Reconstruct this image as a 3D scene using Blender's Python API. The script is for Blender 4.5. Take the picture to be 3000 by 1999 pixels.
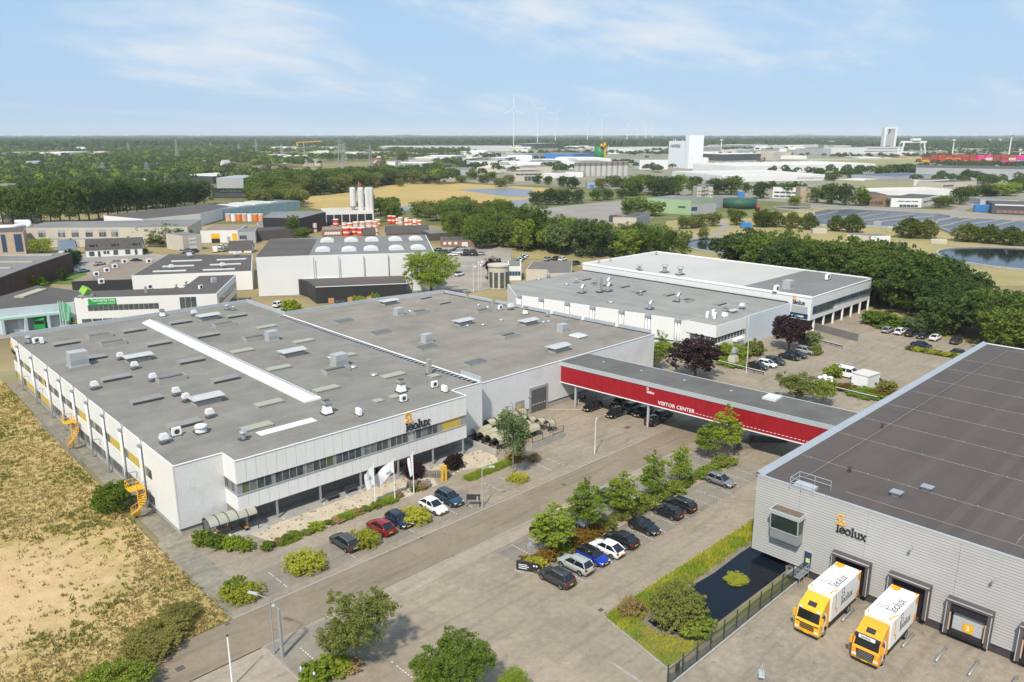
import bpy, math, random
import numpy as np
from mathutils import Vector, Matrix
random.seed(7)
RNG = np.random.default_rng(11)
for o in list(bpy.data.objects): bpy.data.objects.remove(o)
SC = bpy.context.scene
COL = SC.collection
R = math.radians

# ------------------------------------------------------------------ camera
CAMH, FPX, HORY = 48.0, 2310.0, 394.0
PITCH = math.atan((999.5 - HORY) / FPX)
YAW = R(45.6)                                   # forward direction, from +X (along the road) towards +Y
cam_d = bpy.data.cameras.new('camera'); cam = bpy.data.objects.new('camera', cam_d); COL.objects.link(cam)
cam.location = (0, 0, CAMH)
cam.rotation_euler = (math.pi/2 - PITCH, 0, YAW - math.pi/2)
cam_d.sensor_width = 36.0; cam_d.lens = 36.0 * FPX / 3000.0
cam_d.clip_start = 0.5; cam_d.clip_end = 60000
SC.camera = cam
SC.render.resolution_x, SC.render.resolution_y = 1024, 682

# ------------------------------------------------------------------ sky and sun
SUN_EL, SUN_AZ = R(50), math.atan2(-0.47, -0.88)     # towards the sun, in the XY plane
w = bpy.data.worlds.new('World'); SC.world = w; w.use_nodes = True
nt = w.node_tree; N = nt.nodes; L = nt.links; N.clear()
out = N.new('ShaderNodeOutputWorld'); bg = N.new('ShaderNodeBackground'); bg.inputs[1].default_value = 0.105
sky = N.new('ShaderNodeTexSky'); sky.sky_type = 'NISHITA'; sky.sun_disc = False
sky.sun_elevation = SUN_EL; sky.sun_rotation = math.pi/2 - SUN_AZ
sky.altitude = 50; sky.air_density = 1.0; sky.dust_density = 0.8; sky.ozone_density = 2.0
tc = N.new('ShaderNodeTexCoord'); sep = N.new('ShaderNodeSeparateXYZ'); L.new(tc.outputs['Generated'], sep.inputs[0])
def wmath(op, a, b=None, c=None):
    n = N.new('ShaderNodeMath'); n.operation = op
    for k, v in enumerate((a, b, c)):
        if v is None: continue
        if isinstance(v, (int, float)): n.inputs[k].default_value = v
        else: L.new(v, n.inputs[k])
    return n.outputs[0]
zz = wmath('ADD', wmath('MAXIMUM', sep.outputs[2], 0.0), 0.22)
cx = wmath('DIVIDE', sep.outputs[0], zz); cy = wmath('DIVIDE', sep.outputs[1], zz)
cmb = N.new('ShaderNodeCombineXYZ'); L.new(cx, cmb.inputs[0]); L.new(cy, cmb.inputs[1])
mp = N.new('ShaderNodeMapping'); L.new(cmb.outputs[0], mp.inputs[0])
mp.inputs['Rotation'].default_value = (0, 0, R(-25)); mp.inputs['Scale'].default_value = (0.8, 1.5, 1); mp.inputs['Location'].default_value = (-4.2, 3.9, 0)
n1 = N.new('ShaderNodeTexNoise'); n1.inputs['Scale'].default_value = 0.55; n1.inputs['Detail'].default_value = 8; n1.inputs['Roughness'].default_value = 0.58; n1.inputs['Distortion'].default_value = 0.6
n2 = N.new('ShaderNodeTexNoise'); n2.inputs['Scale'].default_value = 2.2; n2.inputs['Detail'].default_value = 9; n2.inputs['Roughness'].default_value = 0.62; n2.inputs['Distortion'].default_value = 0.5
L.new(mp.outputs[0], n1.inputs['Vector']); L.new(mp.outputs[0], n2.inputs['Vector'])
cl = wmath('ADD', wmath('MULTIPLY', n1.outputs[0], 0.72), wmath('MULTIPLY', n2.outputs[0], 0.28))
mr = N.new('ShaderNodeMapRange'); mr.interpolation_type = 'SMOOTHSTEP'; L.new(cl, mr.inputs[0])
mr.inputs[1].default_value = 0.48; mr.inputs[2].default_value = 0.64; mr.inputs[3].default_value = 0; mr.inputs[4].default_value = 0.9
fade = N.new('ShaderNodeMapRange'); fade.interpolation_type = 'SMOOTHSTEP'; L.new(sep.outputs[2], fade.inputs[0])
fade.inputs[1].default_value = 0.0; fade.inputs[2].default_value = 0.06; fade.inputs[3].default_value = 0.25; fade.inputs[4].default_value = 1.0
cloud = wmath('MULTIPLY', mr.outputs[0], fade.outputs[0])
veil = N.new('ShaderNodeMixRGB'); veil.inputs[0].default_value = 0.85; veil.inputs[2].default_value = (3.55, 5.35, 7.6, 1); L.new(sky.outputs[0], veil.inputs[1])
mx = N.new('ShaderNodeMixRGB'); L.new(veil.outputs[0], mx.inputs[1]); mx.inputs[2].default_value = (6.5, 7.0, 7.5, 1); L.new(cloud, mx.inputs[0])
L.new(mx.outputs[0], bg.inputs[0]); L.new(bg.outputs[0], out.inputs[0])

sd = bpy.data.lights.new('sun', 'SUN'); sd.energy = 4.45; sd.angle = R(3.0); sd.color = (1.0, 0.938, 0.83)
sun = bpy.data.objects.new('sun', sd); COL.objects.link(sun)
sdir = Vector((math.cos(SUN_EL)*math.cos(SUN_AZ), math.cos(SUN_EL)*math.sin(SUN_AZ), math.sin(SUN_EL)))
sun.rotation_euler = (-sdir).to_track_quat('-Z', 'Y').to_euler(); sun.location = sdir * 200
vs = SC.view_settings; vs.view_transform = 'Standard'; vs.look = 'None'; vs.gamma = 1.0; vs.exposure = 0.2; vs.use_curve_mapping = False

# ------------------------------------------------------------------ survey: photo point -> place on a level of known height
FW = Vector((math.cos(YAW)*math.cos(PITCH), math.sin(YAW)*math.cos(PITCH), -math.sin(PITCH)))
RT = Vector((math.sin(YAW), -math.cos(YAW), 0)); UP = RT.cross(FW)
TILES = {'a': (0, 860, 3.136), 'b': (750, 860, 3.136), 'c': (1500, 860, 3.136), 'd': (2250, 860, 3.136),
         'e': (0, 1360, 2.4533), 'f': (750, 1360, 2.4533), 'g': (1500, 1360, 2.4533), 'h': (2250, 1360, 2.4533),
         'i': (0, 360, 3.136), 'j': (750, 360, 3.136), 'k': (1500, 360, 3.136), 'l': (2250, 360, 3.136),
         'm': (0, 640, 4.706), 's': (0, 0, 1.0), 'D': (0, 0, 0.78433), 'n': (500, 1280, 4.706), 'o': (1000, 1180, 4.706), 'p': (1350, 1100, 5.8825)}
def _ray(t, x, y):
    x0, y0, s = TILES[t]
    return FW + RT*((x0 + x/s - 1500)/FPX) + UP*(-(y0 + y/s - 999.5)/FPX)
def at(t, x, y, z=0.0):
    d = _ray(t, x, y); k = (z - CAMH)/d.z
    return Vector((d.x*k, d.y*k, z))
def hz(t, x, y, P):
    d = _ray(t, x, y); k = math.hypot(P[0], P[1])/math.hypot(d.x, d.y)
    return CAMH + d.z*k

# ------------------------------------------------------------------ materials
MATS = {}
def mat(name, col, rough=0.75, var=0.12, vs=0.5, bump=0.0, bs=8.0, metal=0.0, spec=0.35, col2=None, fine=0.0, fs=30.0, coat=0.0, stretch=None, emit=0):
    """procedural surface: base colour, large blotches towards col2, fine grain, bump"""
    if name in MATS: return MATS[name]
    m = bpy.data.materials.new(name); m.use_nodes = True; t = m.node_tree; n = t.nodes; l = t.links
    b = n['Principled BSDF']; b.inputs['Roughness'].default_value = rough; b.inputs['Metallic'].default_value = metal
    b.inputs['Specular IOR Level'].default_value = spec
    if coat: b.inputs['Coat Weight'].default_value = coat; b.inputs['Coat Roughness'].default_value = 0.08
    c = (*col, 1)
    b.inputs['Base Color'].default_value = c; m.diffuse_color = c
    if var > 0 or bump > 0 or fine > 0:
        g = n.new('ShaderNodeNewGeometry'); vec = g.outputs['Position']
        if stretch:
            mpn = n.new('ShaderNodeMapping'); mpn.inputs['Scale'].default_value = stretch; l.new(vec, mpn.inputs[0]); vec = mpn.outputs[0]
        cur = None
        if var > 0:
            nz = n.new('ShaderNodeTexNoise'); nz.inputs['Scale'].default_value = vs; nz.inputs['Detail'].default_value = 6; nz.inputs['Roughness'].default_value = 0.6; l.new(vec, nz.inputs['Vector'])
            rr = n.new('ShaderNodeMapRange'); l.new(nz.outputs[0], rr.inputs[0]); rr.inputs[1].default_value = 0.3; rr.inputs[2].default_value = 0.7
            mixn = n.new('ShaderNodeMixRGB'); l.new(rr.outputs[0], mixn.inputs[0])
            k = 1 - var
            mixn.inputs[1].default_value = c
            mixn.inputs[2].default_value = (*(col2 if col2 else [v*k for v in col]), 1)
            if not col2: mixn.inputs[1].default_value = (*[min(1, v*(1+var*0.5)) for v in col], 1)
            cur = mixn.outputs[0]
        if fine > 0:
            nf = n.new('ShaderNodeTexNoise'); nf.inputs['Scale'].default_value = fs; nf.inputs['Detail'].default_value = 3; l.new(vec, nf.inputs['Vector'])
            rf = n.new('ShaderNodeMapRange'); l.new(nf.outputs[0], rf.inputs[0]); rf.inputs[1].default_value = 0.25; rf.inputs[2].default_value = 0.75; rf.inputs[3].default_value = 1-fine; rf.inputs[4].default_value = 1+fine
            mu = n.new('ShaderNodeMixRGB'); mu.blend_type = 'MULTIPLY'; mu.inputs[0].default_value = 1
            if cur: l.new(cur, mu.inputs[1])
            else: mu.inputs[1].default_value = c
            l.new(rf.outputs[0], mu.inputs[2]); cur = mu.outputs[0]
        if cur: l.new(cur, b.inputs['Base Color'])
        if bump > 0:
            nb = n.new('ShaderNodeTexNoise'); nb.inputs['Scale'].default_value = bs; nb.inputs['Detail'].default_value = 4; l.new(vec, nb.inputs['Vector'])
            bp = n.new('ShaderNodeBump'); bp.inputs['Strength'].default_value = bump; bp.inputs['Distance'].default_value = 0.05; l.new(nb.outputs[0], bp.inputs['Height']); l.new(bp.outputs[0], b.inputs['Normal'])
    MATS[name] = m
    return m

def wave_mat(name, col, axis, period, dark=0.8, rough=0.7, var=0.1, vs=0.15, col2=None, width=0.18, bump=0.35, shift=None, soft=None, tint=0.0):
    """sheeting laid in strips: seams every `period` metres along an axis, with weathering"""
    if name in MATS: return MATS[name]
    m = mat(name, col, rough, var, vs, col2=col2, fine=0.06, fs=3.0); t = m.node_tree; n = t.nodes; l = t.links; b = n['Principled BSDF']
    g = n.new('ShaderNodeNewGeometry'); s = n.new('ShaderNodeSeparateXYZ'); l.new(g.outputs['Position'], s.inputs[0])
    mm = n.new('ShaderNodeMath'); mm.operation = 'DIVIDE'; l.new(s.outputs[axis], mm.inputs[0]); mm.inputs[1].default_value = period
    fr = n.new('ShaderNodeMath'); fr.operation = 'FRACT'; l.new(mm.outputs[0], fr.inputs[0])
    pp = n.new('ShaderNodeMath'); pp.operation = 'PINGPONG'; l.new(fr.outputs[0], pp.inputs[0]); pp.inputs[1].default_value = 0.5
    mr = n.new('ShaderNodeMapRange'); mr.interpolation_type = 'SMOOTHSTEP'; l.new(pp.outputs[0], mr.inputs[0]); mr.inputs[1].default_value = 0; mr.inputs[2].default_value = width; mr.inputs[3].default_value = dark; mr.inputs[4].default_value = 1
    src = b.inputs['Base Color'].links[0].from_socket if b.inputs['Base Color'].links else None
    mu = n.new('ShaderNodeMixRGB'); mu.blend_type = 'MULTIPLY'; mu.inputs[0].default_value = 1
    if src: l.new(src, mu.inputs[1])
    else: mu.inputs[1].default_value = (*col, 1)
    l.new(mr.outputs[0], mu.inputs[2]); res = mu.outputs[0]
    if tint > 0:                                  # every strip its own shade
        fl = n.new('ShaderNodeMath'); fl.operation = 'FLOOR'; l.new(mm.outputs[0], fl.inputs[0])
        wn = n.new('ShaderNodeTexWhiteNoise'); wn.noise_dimensions = '1D'; l.new(fl.outputs[0], wn.inputs['W'])
        r2 = n.new('ShaderNodeMapRange'); l.new(wn.outputs[0], r2.inputs[0]); r2.inputs[3].default_value = 1-tint; r2.inputs[4].default_value = 1+tint
        m2 = n.new('ShaderNodeMixRGB'); m2.blend_type = 'MULTIPLY'; m2.inputs[0].default_value = 1; l.new(res, m2.inputs[1]); l.new(r2.outputs[0], m2.inputs[2]); res = m2.outputs[0]
    nz = n.new('ShaderNodeTexNoise'); nz.inputs['Scale'].default_value = 0.22; nz.inputs['Detail'].default_value = 5; nz.inputs['Distortion'].default_value = 0.8; l.new(g.outputs['Position'], nz.inputs['Vector'])
    r3 = n.new('ShaderNodeMapRange'); r3.interpolation_type = 'SMOOTHSTEP'; l.new(nz.outputs[0], r3.inputs[0]); r3.inputs[1].default_value = 0.54; r3.inputs[2].default_value = 0.64; r3.inputs[3].default_value = 1.0; r3.inputs[4].default_value = 0.92
    m3 = n.new('ShaderNodeMixRGB'); m3.blend_type = 'MULTIPLY'; m3.inputs[0].default_value = 1; l.new(res, m3.inputs[1]); l.new(r3.outputs[0], m3.inputs[2]); res = m3.outputs[0]
    l.new(res, b.inputs['Base Color'])
    bp = n.new('ShaderNodeBump'); bp.inputs['Strength'].default_value = bump; bp.inputs['Distance'].default_value = 0.04; l.new(mr.outputs[0], bp.inputs['Height']); l.new(bp.outputs[0], b.inputs['Normal'])
    return m

def leaf_mat(name, c1, c2, c3=None, trans=0.35, isl=0.38, nsc=0.35):
    if name in MATS: return MATS[name]
    m = bpy.data.materials.new(name); m.use_nodes = True; t = m.node_tree; n = t.nodes; l = t.links; n.clear()
    o = n.new('ShaderNodeOutputMaterial'); g = n.new('ShaderNodeNewGeometry'); oi = n.new('ShaderNodeObjectInfo')
    rp = n.new('ShaderNodeValToRGB'); cr = rp.color_ramp; cr.elements[0].color = (*c1, 1); cr.elements[1].color = (*c2, 1); cr.elements[1].position = 0.75
    if c3: el = cr.elements.new(1.0); el.color = (*c3, 1)
    nz = n.new('ShaderNodeTexNoise'); nz.inputs['Scale'].default_value = nsc; nz.inputs['Detail'].default_value = 3; l.new(g.outputs['Position'], nz.inputs['Vector'])
    a1 = n.new('ShaderNodeMath'); a1.operation = 'MULTIPLY_ADD'; l.new(g.outputs['Random Per Island'], a1.inputs[0]); a1.inputs[1].default_value = isl
    a2 = n.new('ShaderNodeMath'); a2.operation = 'MULTIPLY_ADD'; l.new(nz.outputs[0], a2.inputs[0]); a2.inputs[1].default_value = 0.85; a2.inputs[2].default_value = -0.2 + (0.55-isl)*0.5
    l.new(a2.outputs[0], a1.inputs[2]); l.new(a1.outputs[0], rp.inputs[0])
    hs = n.new('ShaderNodeHueSaturation'); l.new(rp.outputs[0], hs.inputs['Color'])
    v = n.new('ShaderNodeMapRange'); l.new(oi.outputs['Random'], v.inputs[0]); v.inputs[3].default_value = 0.78; v.inputs[4].default_value = 1.22; l.new(v.outputs[0], hs.inputs['Value'])
    h2 = n.new('ShaderNodeMapRange'); l.new(oi.outputs['Random'], h2.inputs[0]); h2.inputs[3].default_value = 0.51; h2.inputs[4].default_value = 0.485; l.new(h2.outputs[0], hs.inputs['Hue'])
    d = n.new('ShaderNodeBsdfDiffuse'); tr = n.new('ShaderNodeBsdfTranslucent'); mxs = n.new('ShaderNodeMixShader'); mxs.inputs[0].default_value = trans
    l.new(hs.outputs[0], d.inputs[0]); l.new(hs.outputs[0], tr.inputs[0]); l.new(d.outputs[0], mxs.inputs[1]); l.new(tr.outputs[0], mxs.inputs[2]); l.new(mxs.outputs[0], o.inputs[0])
    m.diffuse_color = (*c1, 1); MATS[name] = m
    return m

M_WHITE = mat('white_panel', (0.73, 0.72, 0.70), 0.45, 0.05, 0.9, stretch=(3, 3, .35))
M_WHITE2 = mat('white_sheet_wall', (0.67, 0.67, 0.66), 0.5, 0.06, 0.7, stretch=(3, 3, .3))
M_TRIM = mat('white_trim', (0.8, 0.8, 0.79), 0.4, 0.0)
M_GREYT = mat('grey_trim', (0.30, 0.31, 0.32), 0.5, 0.06)
M_MULL = mat('window_frame_grey', (0.28, 0.29, 0.29), 0.5, 0.05)
M_FANW = mat('fan_white', (0.60, 0.60, 0.585), 0.5, 0.08, 2.0)
M_DARK = mat('dark_trim', (0.05, 0.05, 0.055), 0.5, 0.05)
M_BLACK = mat('black_rubber', (0.02, 0.02, 0.02), 0.7, 0.05)
M_CONC = mat('concrete', (0.36, 0.345, 0.32), 0.85, 0.18, 0.7, bump=0.1, fine=0.1)
M_ALU = mat('aluminium', (0.55, 0.57, 0.59), 0.4, 0.05, metal=0.4)
M_GALV = mat('galvanised_steel', (0.42, 0.44, 0.45), 0.45, 0.08, metal=0.5)
M_GLASS = mat('window_glass', (0.035, 0.045, 0.05), 0.06, 0.5, 1.2, spec=0.6, col2=(0.10, 0.115, 0.12))
M_GLASSB = mat('blue_window_glass', (0.03, 0.07, 0.13), 0.06, 0.3, 1.0, spec=0.6)
M_YELLOW = mat('yellow_blind', (0.55, 0.40, 0.08), 0.6, 0.06)
M_YSTEEL = mat('yellow_paint', (0.72, 0.40, 0.02), 0.45, 0.05)
M_SKYL = mat('skylight_polycarbonate', (0.62, 0.62, 0.60), 0.4, 0.08, 1.0)
M_VENTBASE = mat('vent_upstand', (0.33, 0.325, 0.30), 0.7, 0.12, 1.0)
M_RED = mat('red_sheet', (0.36, 0.012, 0.02), 0.38, 0.28, 0.5, col2=(0.24, 0.008, 0.014), stretch=(6, 6, 0.5))
M_LETB = mat('sign_black', (0.025, 0.025, 0.03), 0.4, 0.0)
M_LETW = mat('sign_white', (0.8, 0.8, 0.8), 0.4, 0.0)
M_LETO = mat('sign_orange', (0.80, 0.40, 0.02), 0.4, 0.0)

# ------------------------------------------------------------------ geometry helpers
def link(o, parent=None):
    COL.objects.link(o)
    if parent is not None: o.parent = parent
    return o
def tag(o, label=None, cat=None, group=None, kind=None):
    if label: o['label'] = label
    if cat: o['category'] = cat
    if group: o['group'] = group
    if kind: o['kind'] = kind
    return o
def thing(name, label, cat, loc=(0, 0, 0), rz=0.0, group=None):
    o = bpy.data.objects.new(name, None); o.empty_display_size = 0.3
    COL.objects.link(o); o.location = loc; o.rotation_euler = (0, 0, rz)
    return tag(o, label, cat, group)
class MB:
    def __init__(s): s.v = []; s.f = []; s.m = []
    def add(s, vs, fs, mi=0):
        b = len(s.v); s.v += [tuple(p) for p in vs]; s.f += [tuple(b+q for q in f) for f in fs]; s.m += [mi]*len(fs); return s
    def box(s, x0, x1, y0, y1, z0, z1, mi=0):
        return s.add([(x0,y0,z0),(x1,y0,z0),(x1,y1,z0),(x0,y1,z0),(x0,y0,z1),(x1,y0,z1),(x1,y1,z1),(x0,y1,z1)],
                     [(0,3,2,1),(4,5,6,7),(0,1,5,4),(1,2,6,5),(2,3,7,6),(3,0,4,7)], mi)
    def frust(s, x0, x1, y0, y1, z0, X0, X1, Y0, Y1, z1, mi=0):
        return s.add([(x0,y0,z0),(x1,y0,z0),(x1,y1,z0),(x0,y1,z0),(X0,Y0,z1),(X1,Y0,z1),(X1,Y1,z1),(X0,Y1,z1)],
                     [(0,3,2,1),(4,5,6,7),(0,1,5,4),(1,2,6,5),(2,3,7,6),(3,0,4,7)], mi)
    def prism(s, poly, z0, z1, ms=0, mt=None):
        n = len(poly); zt = z1 if isinstance(z1, (list, tuple)) else [z1]*n
        vs = [(p[0], p[1], z0) for p in poly] + [(p[0], p[1], zt[k]) for k, p in enumerate(poly)]
        s.add(vs, [(k, (k+1) % n, n+(k+1) % n, n+k) for k in range(n)], ms)
        b = len(s.v) - 2*n
        s.f.append(tuple(b+n+k for k in range(n))); s.m.append(ms if mt is None else mt)
        s.f.append(tuple(b+k for k in reversed(range(n)))); s.m.append(ms)
        return s
    def cyl(s, cx, cy, z0, z1, r0, r1=None, n=10, mi=0, cap=True):
        r1 = r0 if r1 is None else r1
        vs = [(cx+r0*math.cos(2*math.pi*k/n), cy+r0*math.sin(2*math.pi*k/n), z0) for k in range(n)] + [(cx+r1*math.cos(2*math.pi*k/n), cy+r1*math.sin(2*math.pi*k/n), z1) for k in range(n)]
        fs = [(k, (k+1) % n, n+(k+1) % n, n+k) for k in range(n)]
        if cap: fs += [tuple(range(n, 2*n)), tuple(reversed(range(n)))]
        return s.add(vs, fs, mi)
    def tube(s, pts, r, n=6, mi=0, r1=None):
        pts = [Vector(p) for p in pts]; m = len(pts); rings = []
        for q in range(m):
            d = (pts[min(q+1, m-1)] - pts[max(q-1, 0)]).normalized()
            u = d.orthogonal() if q == 0 else (pu - d*pu.dot(d)); u.normalize(); pu = u; v = d.cross(u)
            rr = r if r1 is None else r + (r1-r)*q/(m-1)
            rings += [pts[q] + (u*math.cos(2*math.pi*k/n) + v*math.sin(2*math.pi*k/n))*rr for k in range(n)]
        fs = [(q*n+k, q*n+(k+1) % n, (q+1)*n+(k+1) % n, (q+1)*n+k) for q in range(m-1) for k in range(n)] + [tuple(reversed(range(n))), tuple(range((m-1)*n, m*n))]
        return s.add(rings, fs, mi)
    def bar(s, a, b, w, h, mi=0):
        a = Vector(a); b = Vector(b); d = (b-a).normalized(); u = d.cross(Vector((0, 0, 1)))
        if u.length < 1e-4: u = Vector((1, 0, 0))
        u.normalize(); v = u.cross(d); u *= w/2; v *= h/2
        return s.add([a-u-v, a+u-v, a+u+v, a-u+v, b-u-v, b+u-v, b+u+v, b-u+v], [(0,1,2,3),(7,6,5,4),(0,4,5,1),(1,5,6,2),(2,6,7,3),(3,7,4,0)], mi)
    def dome(s, cx, cy, z0, rx, ry, h, n=10, k=3, mi=0):
        vs = []; fs = []
        for q in range(k):
            a = q/k*math.pi/2
            vs += [(cx+rx*math.cos(a)*math.cos(2*math.pi*t/n), cy+ry*math.cos(a)*math.sin(2*math.pi*t/n), z0+h*math.sin(a)) for t in range(n)]
        vs.append((cx, cy, z0+h))
        fs = [(q*n+t, q*n+(t+1) % n, (q+1)*n+(t+1) % n, (q+1)*n+t) for q in range(k-1) for t in range(n)] + [((k-1)*n+t, (k-1)*n+(t+1) % n, k*n) for t in range(n)]
        return s.add(vs, fs, mi)
    def mesh(s, name, mats):
        me = bpy.data.meshes.new(name); me.from_pydata(s.v, [], s.f)
        for q in (mats if isinstance(mats, (list, tuple)) else [mats]): me.materials.append(q)
        if any(s.m): me.polygons.foreach_set('material_index', s.m)
        me.update(); return me
    def build(s, name, mats, parent=None, smooth=False, loc=None):
        me = s.mesh(name, mats)
        if smooth: me.polygons.foreach_set('use_smooth', [True]*len(me.polygons))
        o = bpy.data.objects.new(name, me); link(o, parent)
        if loc is not None: o.location = loc
        return o
_UC = {}
def cube(name, x0, x1, y0, y1, z0, z1, m, parent=None):
    """one box-shaped piece; alike pieces share one mesh"""
    if m.name not in _UC: _UC[m.name] = MB().box(-.5, .5, -.5, .5, -.5, .5).mesh('block_'+m.name, m)
    o = bpy.data.objects.new(name, _UC[m.name]); link(o, parent)
    o.location = ((x0+x1)/2, (y0+y1)/2, (z0+z1)/2); o.scale = (abs(x1-x0), abs(y1-y0), abs(z1-z0))
    return o
def inst(name, me, parent=None, loc=(0, 0, 0), rz=0.0, sc=1.0, mats=None):
    o = bpy.data.objects.new(name, me); link(o, parent); o.location = loc; o.rotation_euler = (0, 0, rz)
    o.scale = sc if isinstance(sc, (tuple, list)) else (sc, sc, sc)
    if mats:
        for k, q in enumerate(mats): o.material_slots[k].link = 'OBJECT'; o.material_slots[k].material = q
    return o
def struct(name, poly, z, m, thick=0.0):
    mb = MB()
    if thick: mb.prism(poly, z-thick, z)
    else: mb.add([(p[0], p[1], z) for p in poly], [tuple(range(len(poly)))])
    o = mb.build(name, m); o['kind'] = 'structure'; return o
def ccw(poly):
    a = sum(poly[k][0]*poly[(k+1) % len(poly)][1] - poly[(k+1) % len(poly)][0]*poly[k][1] for k in range(len(poly)))
    return list(poly) if a > 0 else list(reversed(poly))
def P2(t, *pts): return ccw([at(t, x, y).xy for x, y in pts])
def text_mesh(s, size, depth, m, name='lettering', bold=0.0):
    cu = bpy.data.curves.new(name, 'FONT'); cu.body = s; cu.size = size; cu.extrude = depth; cu.resolution_u = 2; cu.offset = bold; cu.align_x = 'LEFT'
    ob = bpy.data.objects.new(name, cu); COL.objects.link(ob)
    dg = bpy.context.evaluated_depsgraph_get(); me = bpy.data.meshes.new_from_object(ob.evaluated_get(dg))
    bpy.data.objects.remove(ob); me.materials.clear(); me.materials.append(m); return me
def ribbon(mb, pts, w, t, closed=False, mi=0):
    """flat stroke of width w in the local XZ plane, thickness t along -Y"""
    n = len(pts); rng = range(n if closed else n-1)
    for k in rng:
        a = Vector((pts[k][0], 0, pts[k][1])); b = Vector((pts[(k+1) % n][0], 0, pts[(k+1) % n][1]))
        d = (b-a); 
        if d.length < 1e-6: continue
        d.normalize(); u = Vector((-d.z, 0, d.x))*w/2; e = d*w*0.42
        a2, b2 = a-e, b+e; y = Vector((0, -t*(1+0.02*(k % 3)), 0))
        mb.add([a2-u, b2-u, b2+u, a2+u, a2-u+y, b2-u+y, b2+u+y, a2+u+y], [(4,5,6,7),(0,1,5,4),(1,2,6,5),(2,3,7,6),(3,0,4,7)], mi)
LOGO = [(0.0,0.02),(0.02,0.12),(0.12,0.2),(0.3,0.3),(0.36,0.42),(0.28,0.55),(0.08,0.62),(0.02,0.76),(0.05,0.9),(0.2,1.0),(0.62,1.0),(0.7,0.9),(0.66,0.62),(0.68,0.36),(0.9,0.3),(1.0,0.18),(0.98,0.05),(0.85,0.02)]
def arc(cx, cz, rx, rz, a0, a1, n=10): return [(cx+rx*math.cos(R(a0+(a1-a0)*k/n)), cz+rz*math.sin(R(a0+(a1-a0)*k/n))) for k in range(n+1)]
def letter_strokes(ch):
    """slab-serif letters, x-height 1: list of (points, closed, weight), advance"""
    if ch == 'l': return [([(0.3,0.0),(0.3,1.5)],0,1.25),([(0.05,0.03),(0.55,0.03)],0,.55),([(0.08,1.47),(0.3,1.47)],0,.55)], 0.62
    if ch == 'e': return [(arc(0.5,0.5,0.42,0.47,10,325,14),0,1.0),([(0.14,0.52),(0.88,0.52)],0,.55)], 1.0
    if ch == 'o': return [(arc(0.5,0.5,0.43,0.47,0,360,16),1,1.05)], 1.02
    if ch == 'u': return [([(0.2,1.0),(0.2,0.35)]+arc(0.5,0.33,0.3,0.3,180,300,6),0,1.1),([(0.82,1.0),(0.82,0.03)],0,1.1),([(0.02,0.97),(0.2,0.97)],0,.5),([(0.62,0.97),(0.82,0.97)],0,.5),([(0.82,0.03),(1.0,0.03)],0,.5)], 1.06
    return [([(0.12,0.97),(0.85,0.03)],0,1.15),([(0.85,0.97),(0.12,0.03)],0,.75),([(0.0,0.97),(0.32,0.97)],0,.5),([(0.66,0.97),(1.0,0.97)],0,.5),([(0.0,0.03),(0.32,0.03)],0,.5),([(0.66,0.03),(1.0,0.03)],0,.5)], 1.0
def brand_sign(parent, loc, rz, xh, m_logo, m_text, t=0.12, logo_dx=0.0, wt=0.2, tilt=None, gap=0.25, lw=0.16):
    """the company lettering with its chair-outline emblem; origin at lower left of the word, facing local -Y"""
    root = bpy.data.objects.new('sign', None); link(root, parent); root.location = loc; root.rotation_euler = tilt if tilt else (0, 0, rz)
    x = 0
    for ch in 'leolux':
        mb = MB(); st, adv = letter_strokes(ch)
        for pts, cl, wgt in st: ribbon(mb, [(p[0]*xh+x, p[1]*xh) for p in pts], wt*wgt*xh, t, bool(cl))
        mb.build('letter', m_text, root); x += adv*xh
    mb = MB(); s = xh*1.55
    ribbon(mb, [(logo_dx+p[0]*s*0.95, xh*(1.5+gap)+p[1]*s*1.15) for p in LOGO], lw*xh*1.05, t, True)
    mb.build('emblem', m_logo, root)
    return root, x

# ================================================================== THE GROUND
def ground_mat():
    m = bpy.data.materials.new('countryside'); m.use_nodes = True; t = m.node_tree; n = t.nodes; l = t.links; b = n['Principled BSDF']; b.inputs['Roughness'].default_value = 0.95; b.inputs['Specular IOR Level'].default_value = 0.1
    g = n.new('ShaderNodeNewGeometry')
    v = n.new('ShaderNodeTexVoronoi'); v.inputs['Scale'].default_value = 0.004; l.new(g.outputs['Position'], v.inputs['Vector'])
    r = n.new('ShaderNodeValToRGB'); r.color_ramp.interpolation = 'CONSTANT'; e = r.color_ramp.elements
    e[0].color = (0.15, 0.145, 0.06, 1); e[1].position = 0.35; e[1].color = (0.27, 0.215, 0.11, 1)
    for p, c in ((0.5, (0.13, 0.14, 0.055, 1)), (0.72, (0.22, 0.19, 0.10, 1)), (0.86, (0.15, 0.16, 0.065, 1))): q = e.new(p); q.color = c
    s = n.new('ShaderNodeSeparateColor'); l.new(v.outputs['Color'], s.inputs[0]); l.new(s.outputs[0], r.inputs[0])
    nz = n.new('ShaderNodeTexNoise'); nz.inputs['Scale'].default_value = 0.03; nz.inputs['Detail'].default_value = 8; l.new(g.outputs['Position'], nz.inputs['Vector'])
    mr = n.new('ShaderNodeMapRange'); l.new(nz.outputs[0], mr.inputs[0]); mr.inputs[1].default_value = 0.3; mr.inputs[2].default_value = 0.7; mr.inputs[3].default_value = 0.7; mr.inputs[4].default_value = 1.25
    mu = n.new('ShaderNodeMixRGB'); mu.blend_type = 'MULTIPLY'; mu.inputs[0].default_value = 1; l.new(r.outputs[0], mu.inputs[1]); l.new(mr.outputs[0], mu.inputs[2]); l.new(mu.outputs[0], b.inputs['Base Color'])
    return m
struct('ground', [(-22000, -22000), (22000, -22000), (22000, 22000), (-22000, 22000)], -0.12, ground_mat())

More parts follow.
